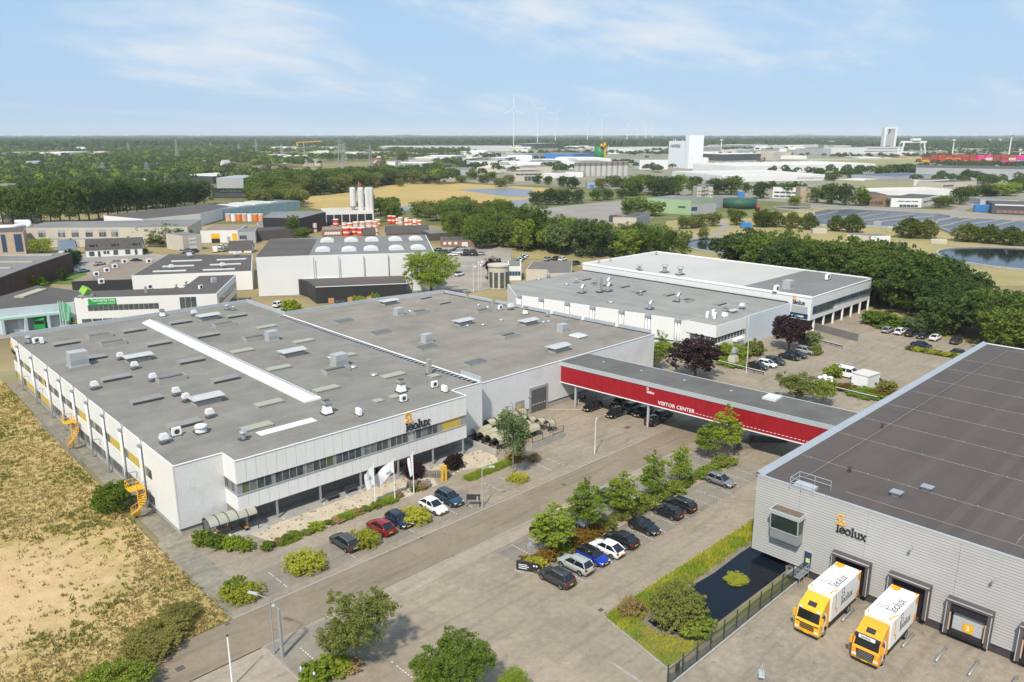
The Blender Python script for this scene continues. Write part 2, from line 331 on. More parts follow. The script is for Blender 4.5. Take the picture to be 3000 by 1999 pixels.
def brick_mat(name, c1, c2, mortar, bw=0.21, bh=0.105, var=0.25, rot=0.0, wear=(1.12, 1.06, 1.0)):
    m = bpy.data.materials.new(name); m.use_nodes = True; t = m.node_tree; n = t.nodes; l = t.links; b = n['Principled BSDF']; b.inputs['Roughness'].default_value = 0.9; b.inputs['Specular IOR Level'].default_value = 0.2
    g = n.new('ShaderNodeNewGeometry'); mp = n.new('ShaderNodeMapping'); mp.inputs['Rotation'].default_value = (0, 0, rot); l.new(g.outputs['Position'], mp.inputs[0])
    br = n.new('ShaderNodeTexBrick'); l.new(mp.outputs[0], br.inputs[0]); br.inputs['Scale'].default_value = 1.0; br.inputs['Brick Width'].default_value = bw; br.inputs['Row Height'].default_value = bh; br.inputs['Mortar Size'].default_value = 0.008
    br.inputs['Color1'].default_value = (*c1, 1); br.inputs['Color2'].default_value = (*c2, 1); br.inputs['Mortar'].default_value = (*mortar, 1)
    n1 = n.new('ShaderNodeTexNoise'); n1.inputs['Scale'].default_value = 0.12; n1.inputs['Detail'].default_value = 7; n1.inputs['Roughness'].default_value = 0.65; l.new(g.outputs['Position'], n1.inputs['Vector'])
    n2 = n.new('ShaderNodeTexNoise'); n2.inputs['Scale'].default_value = 1.3; n2.inputs['Detail'].default_value = 5; l.new(g.outputs['Position'], n2.inputs['Vector'])
    ad = n.new('ShaderNodeMath'); ad.operation = 'MULTIPLY_ADD'; l.new(n2.outputs[0], ad.inputs[0]); ad.inputs[1].default_value = 0.45
    a2 = n.new('ShaderNodeMath'); a2.operation = 'MULTIPLY'; l.new(n1.outputs[0], a2.inputs[0]); a2.inputs[1].default_value = 0.55; l.new(a2.outputs[0], ad.inputs[2])
    mr = n.new('ShaderNodeMapRange'); l.new(ad.outputs[0], mr.inputs[0]); mr.inputs[1].default_value = 0.32; mr.inputs[2].default_value = 0.68; mr.inputs[3].default_value = 1-var; mr.inputs[4].default_value = 1+var*0.6
    mu = n.new('ShaderNodeMixRGB'); mu.blend_type = 'MULTIPLY'; mu.inputs[0].default_value = 1; l.new(br.outputs[0], mu.inputs[1]); l.new(mr.outputs[0], mu.inputs[2])
    res = mu.outputs[0]                          # wheel tracks along the street, oil spots
    for (sc, st, a, c_, lo) in ((0.8, (.10, 1.2, 1), .50, .66, .86), (0.9, (1, 1, 1), .66, .74, .72), (0.16, (1, 1, 1), .52, .58, 1.10)):
        mq = n.new('ShaderNodeMapping'); mq.inputs['Scale'].default_value = st; l.new(g.outputs['Position'], mq.inputs[0]); q = n.new('ShaderNodeTexNoise'); q.inputs['Scale'].default_value = sc; q.inputs['Detail'].default_value = 5; l.new(mq.outputs[0], q.inputs['Vector'])
        rq = n.new('ShaderNodeMapRange'); rq.interpolation_type = 'SMOOTHSTEP'; l.new(q.outputs[0], rq.inputs[0]); rq.inputs[1].default_value = a; rq.inputs[2].default_value = c_; rq.inputs[3].default_value = 1; rq.inputs[4].default_value = lo
        mq2 = n.new('ShaderNodeMixRGB'); mq2.blend_type = 'MULTIPLY'; mq2.inputs[0].default_value = 1; l.new(res, mq2.inputs[1]); l.new(rq.outputs[0], mq2.inputs[2]); res = mq2.outputs[0]
    l.new(res, b.inputs['Base Color'])
    bp = n.new('ShaderNodeBump'); bp.inputs['Strength'].default_value = 0.25; bp.inputs['Distance'].default_value = 0.01; l.new(br.outputs['Fac'], bp.inputs['Height']); bp.invert = True; l.new(bp.outputs[0], b.inputs['Normal'])
    MATS[name] = m; return m
B_LOT = brick_mat('lot_pavers', (0.325, 0.265, 0.192), (0.29, 0.236, 0.172), (0.20, 0.175, 0.14))
B_ROAD = brick_mat('road_pavers', (0.262, 0.207, 0.145), (0.232, 0.182, 0.130), (0.17, 0.14, 0.11), var=0.16)
B_HERR = brick_mat('pale_pavers', (0.37, 0.305, 0.23), (0.335, 0.272, 0.208), (0.23, 0.20, 0.16), rot=R(45))
B_BAY = brick_mat('bay_pavers', (0.265, 0.228, 0.18), (0.235, 0.20, 0.16), (0.15, 0.14, 0.12), var=0.2)
B_YARD = brick_mat('yard_pavers', (0.32, 0.265, 0.20), (0.28, 0.235, 0.178), (0.19, 0.165, 0.14), bw=0.3, bh=0.2, var=0.3)
B_WALK = brick_mat('walk_tiles', (0.295, 0.245, 0.185), (0.265, 0.218, 0.165), (0.19, 0.165, 0.14), bw=0.3, bh=0.3)
M_PAINT = mat('road_paint', (0.66, 0.65, 0.62), 0.7, 0.15, 3.0)
M_KERB = mat('kerb_stone', (0.33, 0.30, 0.265), 0.85, 0.2, 1.5)
M_JOINT = mat('gutter_joint', (0.14, 0.12, 0.095), 0.9, 0.2, 2.0)
M_IRON = mat('cast_iron', (0.10, 0.085, 0.07), 0.7, 0.2, 4.0)

struct('paving', [(8, -60), (240, -60), (240, 92), (128, 160), (31, 93), (29.0, 91), (29.0, 62), (8, 50)], -0.02, B_LOT)
struct('road', [(-60, 64.3), (118, 64.3), (118, 70.55), (-60, 70.55)], 0.0, B_ROAD)
struct('pavement', [(29.0, 70.75), (64.5, 70.75), (64.5, 80.6), (29.0, 80.6)], 0.0, B_WALK)
struct('pavement', [(36.2, 61.9), (100, 61.9), (100, 64.15), (36.2, 64.15)], 0.0, B_HERR)
struct('pavement', [(8, 20), (29.25, 20), (29.25, 64.15), (8, 64.15)], 0.0, B_HERR)
struct('truck_yard', [(50, -50), (78.5, -50), (78.5, 33.3), (53.0, 33.3)], 0.0, B_YARD)
bays = []
for (x0, x1, y0, y1) in ((33.0, 47.6, 71.9, 77.4), (49.8, 56.6, 71.9, 77.4), (57.4, 66, 71.9, 77.4), (57.6, 101, 57.3, 61.85), (57.6, 101.5, 50.2, 55.2), (29.5, 36.2, 55.0, 63.9), (66.6, 100, 72.5, 77.5)):
    bays.append(struct('parking_bay', [(x0, y0), (x1, y0), (x1, y1), (x0, y1)], 0.004, B_WALK if x0 == 66.6 else B_BAY))
def dash_line(parent, a, b, step=0.42, w=0.11, ln=0.2):
    a = Vector((*a, 0)); b = Vector((*b, 0)); d = (b-a); n = int(d.length/step); d.normalize(); mb = MB(); u = Vector((-d.y, d.x, 0))*w/2
    for k in range(n):
        if random.random() < 0.08: continue
        p = a + d*(k*step); q = p + d*ln
        mb.add([(*(p-u).xy, 0.009), (*(q-u).xy, 0.009), (*(q+u).xy, 0.009), (*(p+u).xy, 0.009)], [(0, 1, 2, 3)])
    mb.build('parking_line', M_PAINT, parent)
for k in range(16): dash_line(bays[4], (60.3+2.615*k, 50.3), (60.3+2.615*k, 54.9))
for k in range(16): dash_line(bays[3], (60.1+2.615*k, 57.5), (60.1+2.615*k, 61.7))
for x in (36.1, 44.9): dash_line(bays[0], (x, 72.2), (x, 76.6))
dash_line(bays[1], (53.6, 72.2), (53.6, 76.6)); dash_line(bays[2], (60.6, 72.2), (60.6, 76.6)); dash_line(bays[2], (63.3, 72.2), (63.3, 76.6))
for x in (69.5, 72.4, 79.6, 82.3): dash_line(bays[6], (x, 73), (x, 77.2))
dash_line(bays[5], (31.7, 57.6), (31.7, 61.8)); dash_line(bays[5], (36.75, 50.6), (36.75, 54.2))
M_ = [(110, 88, 116, 88), (103.6, 86.5, 99, 91.4), (103.6, 86.5, 106.5, 88.6)]
mb = MB()
for (x0, y0, x1, y1) in M_: mb.bar((x0, y0, 0.006), (x1, y1, 0.006), 0.12, 0.006)
mb.build('parking_line', M_PAINT, bays[6])
# kerb stones along the road and the island
def kerb_run(name, pts, w=0.15, h=0.10, piece=2.0):
    root = struct(name, [(0, 0), (0.001, 0), (0, 0.001)], -0.05, M_KERB)
    for a, b in zip(pts[:-1], pts[1:]):
        a = Vector((*a, 0)); b = Vector((*b, 0)); L_ = (b-a).length; n = max(1, round(L_/piece)); d = (b-a)/n; ang = math.atan2(d.y, d.x)
        for k in range(n):
            c = a + d*(k+0.5); o = cube('kerbstone', -d.length/2+.01, d.length/2-.01, -w/2, w/2, -0.05, h, M_KERB, root)
            o.location = (c.x, c.y, (h-0.05)/2); o.rotation_euler = (0, 0, ang)
    return root
kerb_run('kerb', [(29.1, 70.66), (64.5, 70.66), (100, 70.66)], 0.2, 0.03, 2.0)
kerb_run('kerb', [(29.2, 64.22), (101, 64.22)], 0.16, 0.03, 2.0)
kerb_run('kerb', [(57.6, 57.3), (101, 57.3)], 0.12, 0.10); kerb_run('kerb', [(57.6, 55.1), (101, 55.1)], 0.12, 0.10)
kerb_run('kerb', [(56.6, 44.4), (78, 44.4), (100, 44.0)], 0.14, 0.06); kerb_run('kerb', [(56.6, 44.3), (54.2, 34.0)], 0.2, 0.08)
kerb_run('kerb', [(29.2, 64.0), (29.2, 52)], 0.2, 0.03)
kerb_run('kerb', [(51.4, 39.0), (51.0, 33.0)], 0.3, 0.06)
for (t, x, y, sx, sy) in (('e', 1295, 1470, .75, .7), ('f', 1190, 530, .4, .4), ('f', 1420, 662, .45, .4), ('g', 638, 1048, .55, .45), ('g', 902, 1245, .5, .4), ('c', 1060, 1232, 1.2, .8), ('g', 372, 147, .6, .5), ('e', 1635, 1150, .5, .4)):
    p = at(t, x, y); o = cube('drain_cover', p.x-sx/2, p.x+sx/2, p.y-sy/2, p.y+sy/2, -0.02, 0.012, M_IRON)
    tag(o, None, None, None, 'structure')
M_SOIL = mat('planting_soil', (0.26, 0.19, 0.115), 0.95, 0.3, 1.2, fine=0.2, fs=8, col2=(0.36, 0.28, 0.18))
M_SAND = mat('pebble_bed', (0.47, 0.395, 0.29), 0.95, 0.2, 0.6, fine=0.16, fs=5, bump=0.3, bs=5)
struct('planting_bed', [(57.6, 55.15), (101, 55.15), (101, 57.25), (57.6, 57.25)], 0.08, M_SOIL)
struct('pebble_bed', [(40.2, 80.9), (64.4, 80.7), (66, 84.2), (75.5, 79.6), (77.5, 83), (77.3, 88.6), (41.5, 88.8), (38.6, 86.2)], 0.006, M_SAND)
struct('pavement', [(38.4, 86.3), (78, 86.2), (78, 91), (38.4, 91)], 0.012, mat('overhang_slab', (0.30, 0.285, 0.26), 0.9, 0.15, 0.8))  # plain grey slab paving below the projecting storey

# the rough field on the left: sand in the middle, dry and green grass round it
def field_mat():
    m = bpy.data.materials.new('rough_field'); m.use_nodes = True; t = m.node_tree; n = t.nodes; l = t.links; b = n['Principled BSDF']; b.inputs['Roughness'].default_value = 0.95; b.inputs['Specular IOR Level'].default_value = 0.1
    g = n.new('ShaderNodeNewGeometry'); s = n.new('ShaderNodeSeparateXYZ'); l.new(g.outputs['Position'], s.inputs[0])
    def noise(sc, de=6, dis=0):
        q = n.new('ShaderNodeTexNoise'); q.inputs['Scale'].default_value = sc; q.inputs['Detail'].default_value = de; q.inputs['Distortion'].default_value = dis; q.inputs['Roughness'].default_value = 0.65; l.new(g.outputs['Position'], q.inputs['Vector']); return q.outputs[0]
    def mth(op, a, b_):
        q = n.new('ShaderNodeMath'); q.operation = op
        for k, v in enumerate((a, b_)):
            if isinstance(v, (int, float)): q.inputs[k].default_value = v
            else: l.new(v, q.inputs[k])
        return q.outputs[0]
    def ramp(v, a, b_):
        q = n.new('ShaderNodeMapRange'); q.interpolation_type = 'SMOOTHSTEP'; l.new(v, q.inputs[0]); q.inputs[1].default_value = a; q.inputs[2].default_value = b_; return q.outputs[0]
    def mix(f, a, b_):
        q = n.new('ShaderNodeMixRGB'); l.new(f, q.inputs[0])
        for k, v in ((1, a), (2, b_)):
            if isinstance(v, tuple): q.inputs[k].default_value = (*v, 1)
            else: l.new(v, q.inputs[k])
        return q.outputs[0]
    # distance from the sandy core, a long patch running across the plot
    dx = mth('DIVIDE', mth('SUBTRACT', s.outputs[0], 6.0), 21.0); dy = mth('DIVIDE', mth('SUBTRACT', s.outputs[1], 92.0), 14.5)
    rr = mth('POWER', mth('ADD', mth('MULTIPLY', dx, dx), mth('MULTIPLY', dy, dy)), 0.5)
    sandf = mth('SUBTRACT', 1.0, ramp(mth('ADD', rr, mth('MULTIPLY', mth('SUBTRACT', noise(0.35, 8), 0.5), 1.5)), 0.55, 1.22))
    grass = mix(ramp(noise(0.16, 7, 1), 0.36, 0.62), (0.33, 0.25, 0.09), (0.46, 0.33, 0.145))
    grass = mix(ramp(noise(0.9, 6), 0.50, 0.68), grass, (0.20, 0.20, 0.06))
    sand = mix(ramp(noise(0.5, 7), 0.35, 0.65), (0.48, 0.325, 0.17), (0.54, 0.39, 0.215))
    c = mix(sandf, grass, sand)
    fn = n.new('ShaderNodeMapRange'); l.new(noise(5.0, 4), fn.inputs[0]); fn.inputs[1].default_value = 0.25; fn.inputs[2].default_value = 0.75; fn.inputs[3].default_value = 0.75; fn.inputs[4].default_value = 1.2
    mu = n.new('ShaderNodeMixRGB'); mu.blend_type = 'MULTIPLY'; mu.inputs[0].default_value = 1; l.new(c, mu.inputs[1]); l.new(fn.outputs[0], mu.inputs[2]); l.new(mu.outputs[0], b.inputs['Base Color'])
    bp = n.new('ShaderNodeBump'); bp.inputs['Strength'].default_value = 0.6; bp.inputs['Distance'].default_value = 0.2; l.new(noise(1.5, 6), bp.inputs['Height']); l.new(bp.outputs[0], b.inputs['Normal'])
    return m
FIELD = [(-60, 58), (8, 58), (14, 62), (20.5, 70.6), (29.0, 70.65), (29.2, 78), (29.3, 93), (31.5, 150), (33, 190), (-60, 190)]
struct('field', FIELD, 0.012, field_mat())
B_PATH = brick_mat('old_path_tiles', (0.27, 0.24, 0.19), (0.23, 0.205, 0.165), (0.15, 0.15, 0.09), bw=0.6, bh=0.3, var=0.35)
struct('path', [(29.0, 70.8), (32.6, 78), (32.5, 92), (34.6, 176), (32.6, 176), (30.2, 93), (29.05, 80)], 0.018, B_PATH)

# grass strip, pond and its bank
G_GRASS = mat('lawn', (0.13, 0.15, 0.035), 0.95, 0.35, 0.6, bump=0.5, bs=6, col2=(0.20, 0.17, 0.06), fine=0.2, fs=12)
struct('lawn', [(56.7, 44.2), (54.6, 35.1), (78.4, 33.7), (78.4, 40.2), (104, 40.2), (104, 44.0)], 0.004, G_GRASS)
M_MUD = mat('pond_margin', (0.21, 0.17, 0.125), 0.9, 0.3, 1.0)
mb = MB(); 
struct('pond_bank', [(58.3, 40.9), (58.2, 38.6), (60, 35.2), (78.4, 35.2), (84.4, 38.5), (84.6, 41.6), (78, 41.9), (68, 41.8), (63, 41.4), (60.5, 42.0)], 0.010, M_MUD)
mw = bpy.data.materials.new('dark_water'); mw.use_nodes = True; b = mw.node_tree.nodes['Principled BSDF']; b.inputs['Base Color'].default_value = (0.006, 0.010, 0.016, 1); b.inputs['Roughness'].default_value = 0.08; b.inputs['Specular IOR Level'].default_value = 0.14
nb = mw.node_tree.nodes.new('ShaderNodeTexNoise'); nb.inputs['Scale'].default_value = 1.1; nb.inputs['Detail'].default_value = 4; bp = mw.node_tree.nodes.new('ShaderNodeBump'); bp.inputs['Strength'].default_value = 0.06; bp.inputs['Distance'].default_value = 0.05
gg = mw.node_tree.nodes.new('ShaderNodeNewGeometry'); mw.node_tree.links.new(gg.outputs['Position'], nb.inputs['Vector']); mw.node_tree.links.new(nb.outputs[0], bp.inputs['Height']); mw.node_tree.links.new(bp.outputs[0], b.inputs['Normal'])
M_WATER = mw
struct('pond', [(59.2, 40.7), (58.9, 39.2), (61, 35.6), (78.4, 35.45), (83.6, 38.7), (83.9, 40.9), (78, 41.1), (72, 40.9), (68, 41.2), (66, 40.6), (62, 40.9)], 0.016, M_WATER)

# ================================================================== NEAR BUILDINGS
def lin(root, P):
    """world point -> local frame of a root that stands upright"""
    d = Vector(P) - root.location; c, s = math.cos(-root.rotation_euler.z), math.sin(-root.rotation_euler.z)
    return Vector((d.x*c - d.y*s, d.x*s + d.y*c, d.z))
M_ROOF = wave_mat('grey_roofing', (0.232, 0.215, 0.186), 1, 0.62, 0.66, 0.85, 0.20, 0.16, width=0.22, bump=0.2, tint=0.04)
M_ROOF2 = wave_mat('brown_grey_roofing', (0.240, 0.215, 0.178), 1, 1.0, 0.82, 0.85, 0.22, 0.14, width=0.07, bump=0.15, tint=0.045)
M_ROOFR = wave_mat('dark_brown_roofing', (0.082, 0.072, 0.065), 1, 1.06, 0.9, 0.85, 0.30, 0.07, col2=(0.098, 0.076, 0.067), width=0.05, bump=0.15, tint=0.10)
M_ROOFB = wave_mat('bridge_roofing', (0.125, 0.118, 0.106), 1, 1.0, 0.9, 0.85, 0.2, 0.15, width=0.05, bump=0.15, tint=0.04)
M_ROOFG = wave_mat('pale_grey_roofing', (0.27, 0.258, 0.235), 0, 1.0, 0.94, 0.85, 0.14, 0.08, width=0.05, bump=0.12, tint=0.05)
M_ROOFW = mat('white_membrane', (0.47, 0.45, 0.41), 0.7, 0.1, 0.05, fine=0.03, fs=2)
M_CORR = wave_mat('corrugated_front', (0.66, 0.66, 0.65), 0, 0.30, 0.90, 0.5, 0.05, 0.3, width=0.3, bump=0.3)
M_CORRY = wave_mat('corrugated_side', (0.66, 0.66, 0.65), 1, 0.30, 0.90, 0.5, 0.05, 0.3, width=0.3, bump=0.3)
M_BLUEG = mat('pale_blue_coping', (0.40, 0.425, 0.445), 0.55, 0.08, 0.5)
M_PLDARK = mat('dark_plinth_strip', (0.10, 0.10, 0.11), 0.6, 0.05)
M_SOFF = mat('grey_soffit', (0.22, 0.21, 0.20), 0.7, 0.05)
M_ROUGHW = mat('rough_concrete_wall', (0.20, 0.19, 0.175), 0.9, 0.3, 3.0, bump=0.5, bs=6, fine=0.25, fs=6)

# shared roof equipment --------------------------------------------------------
LOWVENT = MB().box(-2.2, 2.2, -.75, .75, 0, .34, 0).box(-2.12, 2.12, -.86, -.752, .1, .27, 2).add([(-2.28,-.80,.36),(2.28,-.80,.36),(2.28,.82,.50),(-2.28,.82,.50),(-2.28,-.80,.42),(2.28,-.80,.42),(2.28,.82,.56),(-2.28,.82,.56)], [(0,3,2,1),(4,5,6,7),(0,1,5,4),(1,2,6,5),(2,3,7,6),(3,0,4,7)], 1)
M_LAM = wave_mat('grey_lamella', (0.27, 0.262, 0.235), 0, 0.22, 0.7, 0.6, 0.1, 0.5, width=0.3)
M_OLIVE = mat('olive_cover', (0.34, 0.335, 0.26), 0.6, 0.08, 1.0)
LOWVENT_ME = LOWVENT.mesh('low_vent', [M_VENTBASE, M_LAM, M_DARK])
OLIVE_ME = MB().box(-2.0, 2.0, -.8, .8, 0, .3, 0).box(-2.06, 2.06, -.86, .86, .3, .42, 1).mesh('olive_vent', [M_VENTBASE, M_OLIVE])
OPENV = MB().box(-2.2, 2.2, -.95, -.85, 0, .75).box(-2.2, 2.2, .85, .95, 0, .75).box(-2.2, -2.1, -.845, .845, 0, .75).box(2.1, 2.2, -.845, .845, 0, .75).box(-2.1, 2.1, -.845, .845, 0.02, .45, 1)
OPENV_ME = OPENV.mesh('open_vent', [M_VENTBASE, M_DARK])
HOODV = MB().box(-1.9, 1.9, -1.0, 1.0, 0, .75, 0).box(-1.8, 1.8, -.9, .9, .75, 1.0, 2).frust(-2.35, 2.35, -1.4, 1.4, 1.0, -2.35, 2.35, -1.4, 1.4, 1.1, 1).frust(-2.35, 2.35, -1.4, 1.4, 1.1, -2.2, 2.2, -.12, .12, 1.42, 1)
HOODV_ME = HOODV.mesh('hooded_vent', [M_VENTBASE, mat('vent_canopy', (0.44, 0.445, 0.44), 0.55, 0.1, 1.5), M_DARK])
FAN = MB().box(-.62, .62, -.62, .62, 0, .14, 1).box(-.32, .32, -.32, .32, .14, .5, 2).frust(-.5, .5, -.5, .5, .5, -.62, .62, -.62, .62, .75, 0).frust(-.62, .62, -.62, .62, .75, -.45, .45, -.45, .45, 1.45, 0)
FAN_ME = FAN.mesh('roof_fan', [M_FANW, M_DARK, M_GALV])
RFAN_ME = MB().box(-.85, .85, -.85, .85, 0, .16, 1).cyl(0, 0, .16, .75, .8, .62, 14, 0).cyl(0, 0, .75, .95, .85, .85, 14, 0).dome(0, 0, .95, .85, .85, .22, 14, 3, 0).mesh('round_fan', [M_FANW, M_DARK])
STACK_ME = MB().box(-.75, .75, -.75, .75, 0, .18, 1).frust(-.6, .6, -.6, .6, .18, -.38, .38, -.38, .38, 1.3, 0).frust(-.45, .45, -.45, .45, 1.3, -.6, .6, -.6, .6, 1.55, 2).box(-.6, .6, -.6, .6, 1.55, 2.0, 2).box(-.5, .5, -.5, .5, 2.0, 2.02, 1).mesh('vent_stack', [M_TRIM, M_DARK, M_VENTBASE])
AHU_ME = MB().box(-.95, .95, -.8, .8, .15, 1.75, 0).box(-1.1, 1.1, -.95, .95, 0, .15, 1).box(-.9, .9, -.803, -.75, .3, .9, 2).mesh('air_handler', [mat('unit_grey', (0.38, 0.39, 0.39), 0.5, 0.08), M_VENTBASE, M_GREYT])
AC_ME = MB().box(-.48, .48, -.2, .2, .12, .95, 0).cyl(0, 0, 0, .001, .01, n=4).box(-.55, -.35, -.3, .3, 0, .12, 1).box(.35, .55, -.3, .3, 0, .12, 1)
AC_ME.add([(.15+.3*math.cos(k*math.pi/6)-.15, -.204, .53+.3*math.sin(k*math.pi/6)) for k in range(12)], [tuple(range(12))], 1)
AC_ME = AC_ME.mesh('air_conditioner', [M_TRIM, M_DARK])
DOME_ME = MB().cyl(0, 0, 0, .12, .4, n=12, mi=1).dome(0, 0, .12, .55, .55, .22, 12, 3, 0).mesh('vent_dome', [M_GALV, M_DARK])
CHIM_ME = MB().box(-.4, .4, -.4, .4, 0, .2, 1).box(-.3, .3, -.3, .3, .2, 2.4, 0).mesh('flue', [M_VENTBASE, M_DARK])
MUSH_ME = MB().cyl(0, 0, 0, .9, .3, n=12, mi=0).cyl(0, 0, .9, 1.0, .3, .55, 12, 0).dome(0, 0, 1.0, .55, .55, .3, 12, 3, 0).box(-.6, .6, -.6, .6, 0, .1, 1).mesh('cowl', [M_GALV, M_DARK])
DUCT_ME = MB().tube([(0, 0, 0), (0, 0, .9), (.2, 0, 1.25), (.7, 0, 1.3)], .32, 10, 0).box(-.6, .6, -.6, .6, 0, .12, 1).mesh('duct_elbow', [M_GALV, M_DARK])
HATCH_ME = MB().box(-.7, .7, -.6, .6, 0, .25, 0).box(-.75, .75, -.65, .65, .25, .32, 1).mesh('roof_hatch', [M_VENTBASE, M_OLIVE])
FLATL_ME = MB().box(-1.3, 1.3, -1.3, 1.3, 0, .3, 0).frust(-1.4, 1.4, -1.4, 1.4, .3, -1.1, 1.1, -1.1, 1.1, .62, 1).mesh('rooflight', [M_VENTBASE, mat('light_dome', (0.52, 0.54, 0.545), 0.35, 0.05)])
def roof_items(root, z, items):
    for (nm, me, t, x, y, *ex) in items:
        p = lin(root, at(t, x, y, z)); sc = ex[0] if ex else 1.0; rz = ex[1] if len(ex) > 1 else 0.0
        inst(nm, me, root, (p.x, p.y, z), rz, sc)

# ---- main factory hall --------------------------------------------------------
main = thing('factory_hall', 'large white two-storey factory hall with grey roof, lettering on its street front', 'factory', (32.4, 91.3, 0), R(-1.5))
W_, D_, ZR = 49.0, 85.0, 9.4
XB0, XB1, YB = 6.0, 42.7, -3.6
MB().prism([(0.1, 0.1), (W_, 0.1), (W_, D_), (0.1, D_)], 1.0, ZR-.06).build('wall', M_CORRY, main)
MB().prism([(0.12, 0.12), (W_, 0.12), (W_, D_), (0.12, D_)], 0, 0.72).build('plinth', M_CONC, main)
MB().prism([(0.06, 0.06), (W_, 0.06), (W_, D_-.1), (0.06, D_-.1)], 0.72, 1.0).build('plinth_strip', M_PLDARK, main)
MB().box(0, XB0, 0, .1, 1.0, ZR-.05).build('front_wall', M_CORR, main); MB().box(XB1, W_, 0, .1, 1.0, ZR-.05).build('front_wall', M_CORR, main)
MB().box(-.02, 0.11, 0, 10.6, 1.0, ZR-.05).build('side_wall', M_WHITE2, main)
roofp = [(0, 0), (XB0, 0), (XB0, YB), (XB1, YB), (XB1, 0), (W_, 0), (W_, D_), (0, D_)]
MB().prism([(0.12, 0.12), (XB0+.12, .12), (XB0+.12, YB+.12), (XB1-.12, YB+.12), (XB1-.12, .12), (W_-.1, .12), (W_-.1, D_-.1), (.12, D_-.1)], ZR-.05, ZR).build('roof', M_ROOF, main)
mb = MB()
for k in range(5):
    a, b2 = roofp[k], roofp[k+1]
    mb.bar((*a, ZR), (*b2, ZR), .16, .1)
mb.build('roof_edge', M_TRIM, main)
MB().box(0, W_, D_-.2, D_, ZR-.1, ZR+.75).box(0, W_, D_, D_+.02, 0, ZR).build('far_parapet', M_BLUEG, main)
# projecting upper storey
MB().box(XB0+.06, XB1-.06, YB+.08, 0.05, 2.63, 4.80).box(XB0+.06, XB1-.06, YB+.08, .05, 6.38, ZR-.06).build('upper_storey', M_WHITE, main)
MB().box(XB0+.5, XB1-.4, YB+.55, .05, 4.78, 6.40).build('room', mat('room_interior', (0.09, 0.085, 0.08), 0.8, 0.4, 0.8, col2=(0.22, 0.20, 0.17)), main)
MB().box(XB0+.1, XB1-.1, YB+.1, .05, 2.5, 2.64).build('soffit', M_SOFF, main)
np_ = 27; pw = (XB1-XB0)/np_
for k in range(np_):
    x0 = XB0 + k*pw
    cube('panel', x0+.018, x0+pw-.018, YB, YB+.09, 6.33, ZR-.02, M_WHITE, main)
    cube('panel', x0+.018, x0+pw-.018, YB, YB+.09, 2.6, 4.72, M_WHITE, main)
for xs in (XB0, XB1):
    for k in range(2):
        y0 = YB + .03 + k*1.78
        for (za, zb) in ((6.33, ZR-.02), (2.6, 4.72)): cube('panel', xs-.045, xs+.045, y0+.02, y0+1.76, za, zb, M_WHITE, main)
MB().box(XB0-.05, XB1+.05, YB-.06, YB+.3, 4.72, 4.83).box(XB0-.05, XB0+.3, YB, 0, 4.72, 4.829).build('window_sill', M_MULL, main)
def strip_windows(parent, segs, y, z0, z1, fr=.09, mfr=M_MULL, along='x', sgn=-1):
    """segs: list of (u0, u1, material); each pane and mullion is a piece of its own"""
    for (u0, u1, m) in segs:
        if along == 'x':
            cube('window_pane', u0+fr/2, u1-fr/2, y, y+.04, z0, z1, m, parent); cube('mullion', u1-fr/2, u1+fr/2, y-.05, y+.08, z0, z1, mfr, parent)
        else:
            cube('window_pane', y, y+.04, u0+fr/2, u1-fr/2, z0, z1, m, parent); cube('mullion', y-.05, y+.08, u1-fr/2, u1+fr/2, z0, z1, mfr, parent)
M_GLASS2 = mat('window_glass_pale', (0.10, 0.115, 0.115), 0.08, 0.5, 1.5, spec=0.6, col2=(0.22, 0.23, 0.22))
M_GLASS3 = mat('window_glass_green', (0.06, 0.075, 0.03), 0.08, 0.5, 2.0, spec=0.6, col2=(0.13, 0.15, 0.07))
M_BLIND = mat('pale_blind', (0.42, 0.42, 0.40), 0.6, 0.1)
segs = [(XB0+.15, XB0+.7, M_MULL)]; x = XB0+.7; k = 0
while x < XB1-9.2:
    for q in range(4):
        segs.append((x, x+1.0, random.choice([M_GLASS, M_GLASS, M_GLASS2, M_GLASS3 if k < 3 else M_GLASS, M_BLIND if q == 3 else M_GLASS]))); x += 1.0
    segs.append((x, x+.42, M_MULL)); x += .42; k += 1
segs += [(x, x+.35, M_MULL), (x+.35, x+3.5, M_YELLOW), (x+3.5, XB1-1.0, M_YELLOW), (XB1-1.0, XB1-.15, M_GREYT)]
strip_windows(main, segs, YB+.18, 4.83, 6.34)
strip_windows(main, [(YB+.2, YB+1.0, M_MULL), (YB+1.0, -1.7, M_GLASS), (-1.7, -.9, M_GLASS2), (-.9, -.1, M_GLASS)], XB0+.15, 4.83, 6.34, along='y')
strip_windows(main, [(YB+.2, -1.7, M_GLASS), (-1.7, -.1, M_GLASS)], XB1-.25, 4.83, 6.34, along='y')
# ground floor behind the columns
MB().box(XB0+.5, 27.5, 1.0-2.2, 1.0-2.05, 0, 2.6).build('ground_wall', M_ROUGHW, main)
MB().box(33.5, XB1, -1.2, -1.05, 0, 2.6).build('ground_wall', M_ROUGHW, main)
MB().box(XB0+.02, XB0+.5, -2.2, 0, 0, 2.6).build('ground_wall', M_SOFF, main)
for k in range(4):
    x0 = 28.0 + k*1.35; cube('entrance_glass', x0, x0+1.25, -1.1, -1.04, 0.05, 2.5, M_GLASS, main)
cube('entrance_door', 30.75, 30.95, -1.4, -1.1, 0, 2.5, M_YELLOW, main)
for x in (6.9, 11.05, 17.3, 23.6, 29.9, 36.2, 42.0):
    cube('column', x-.11, x+.11, YB+.02, YB+.24, 0, 2.52, M_GREYT, main)
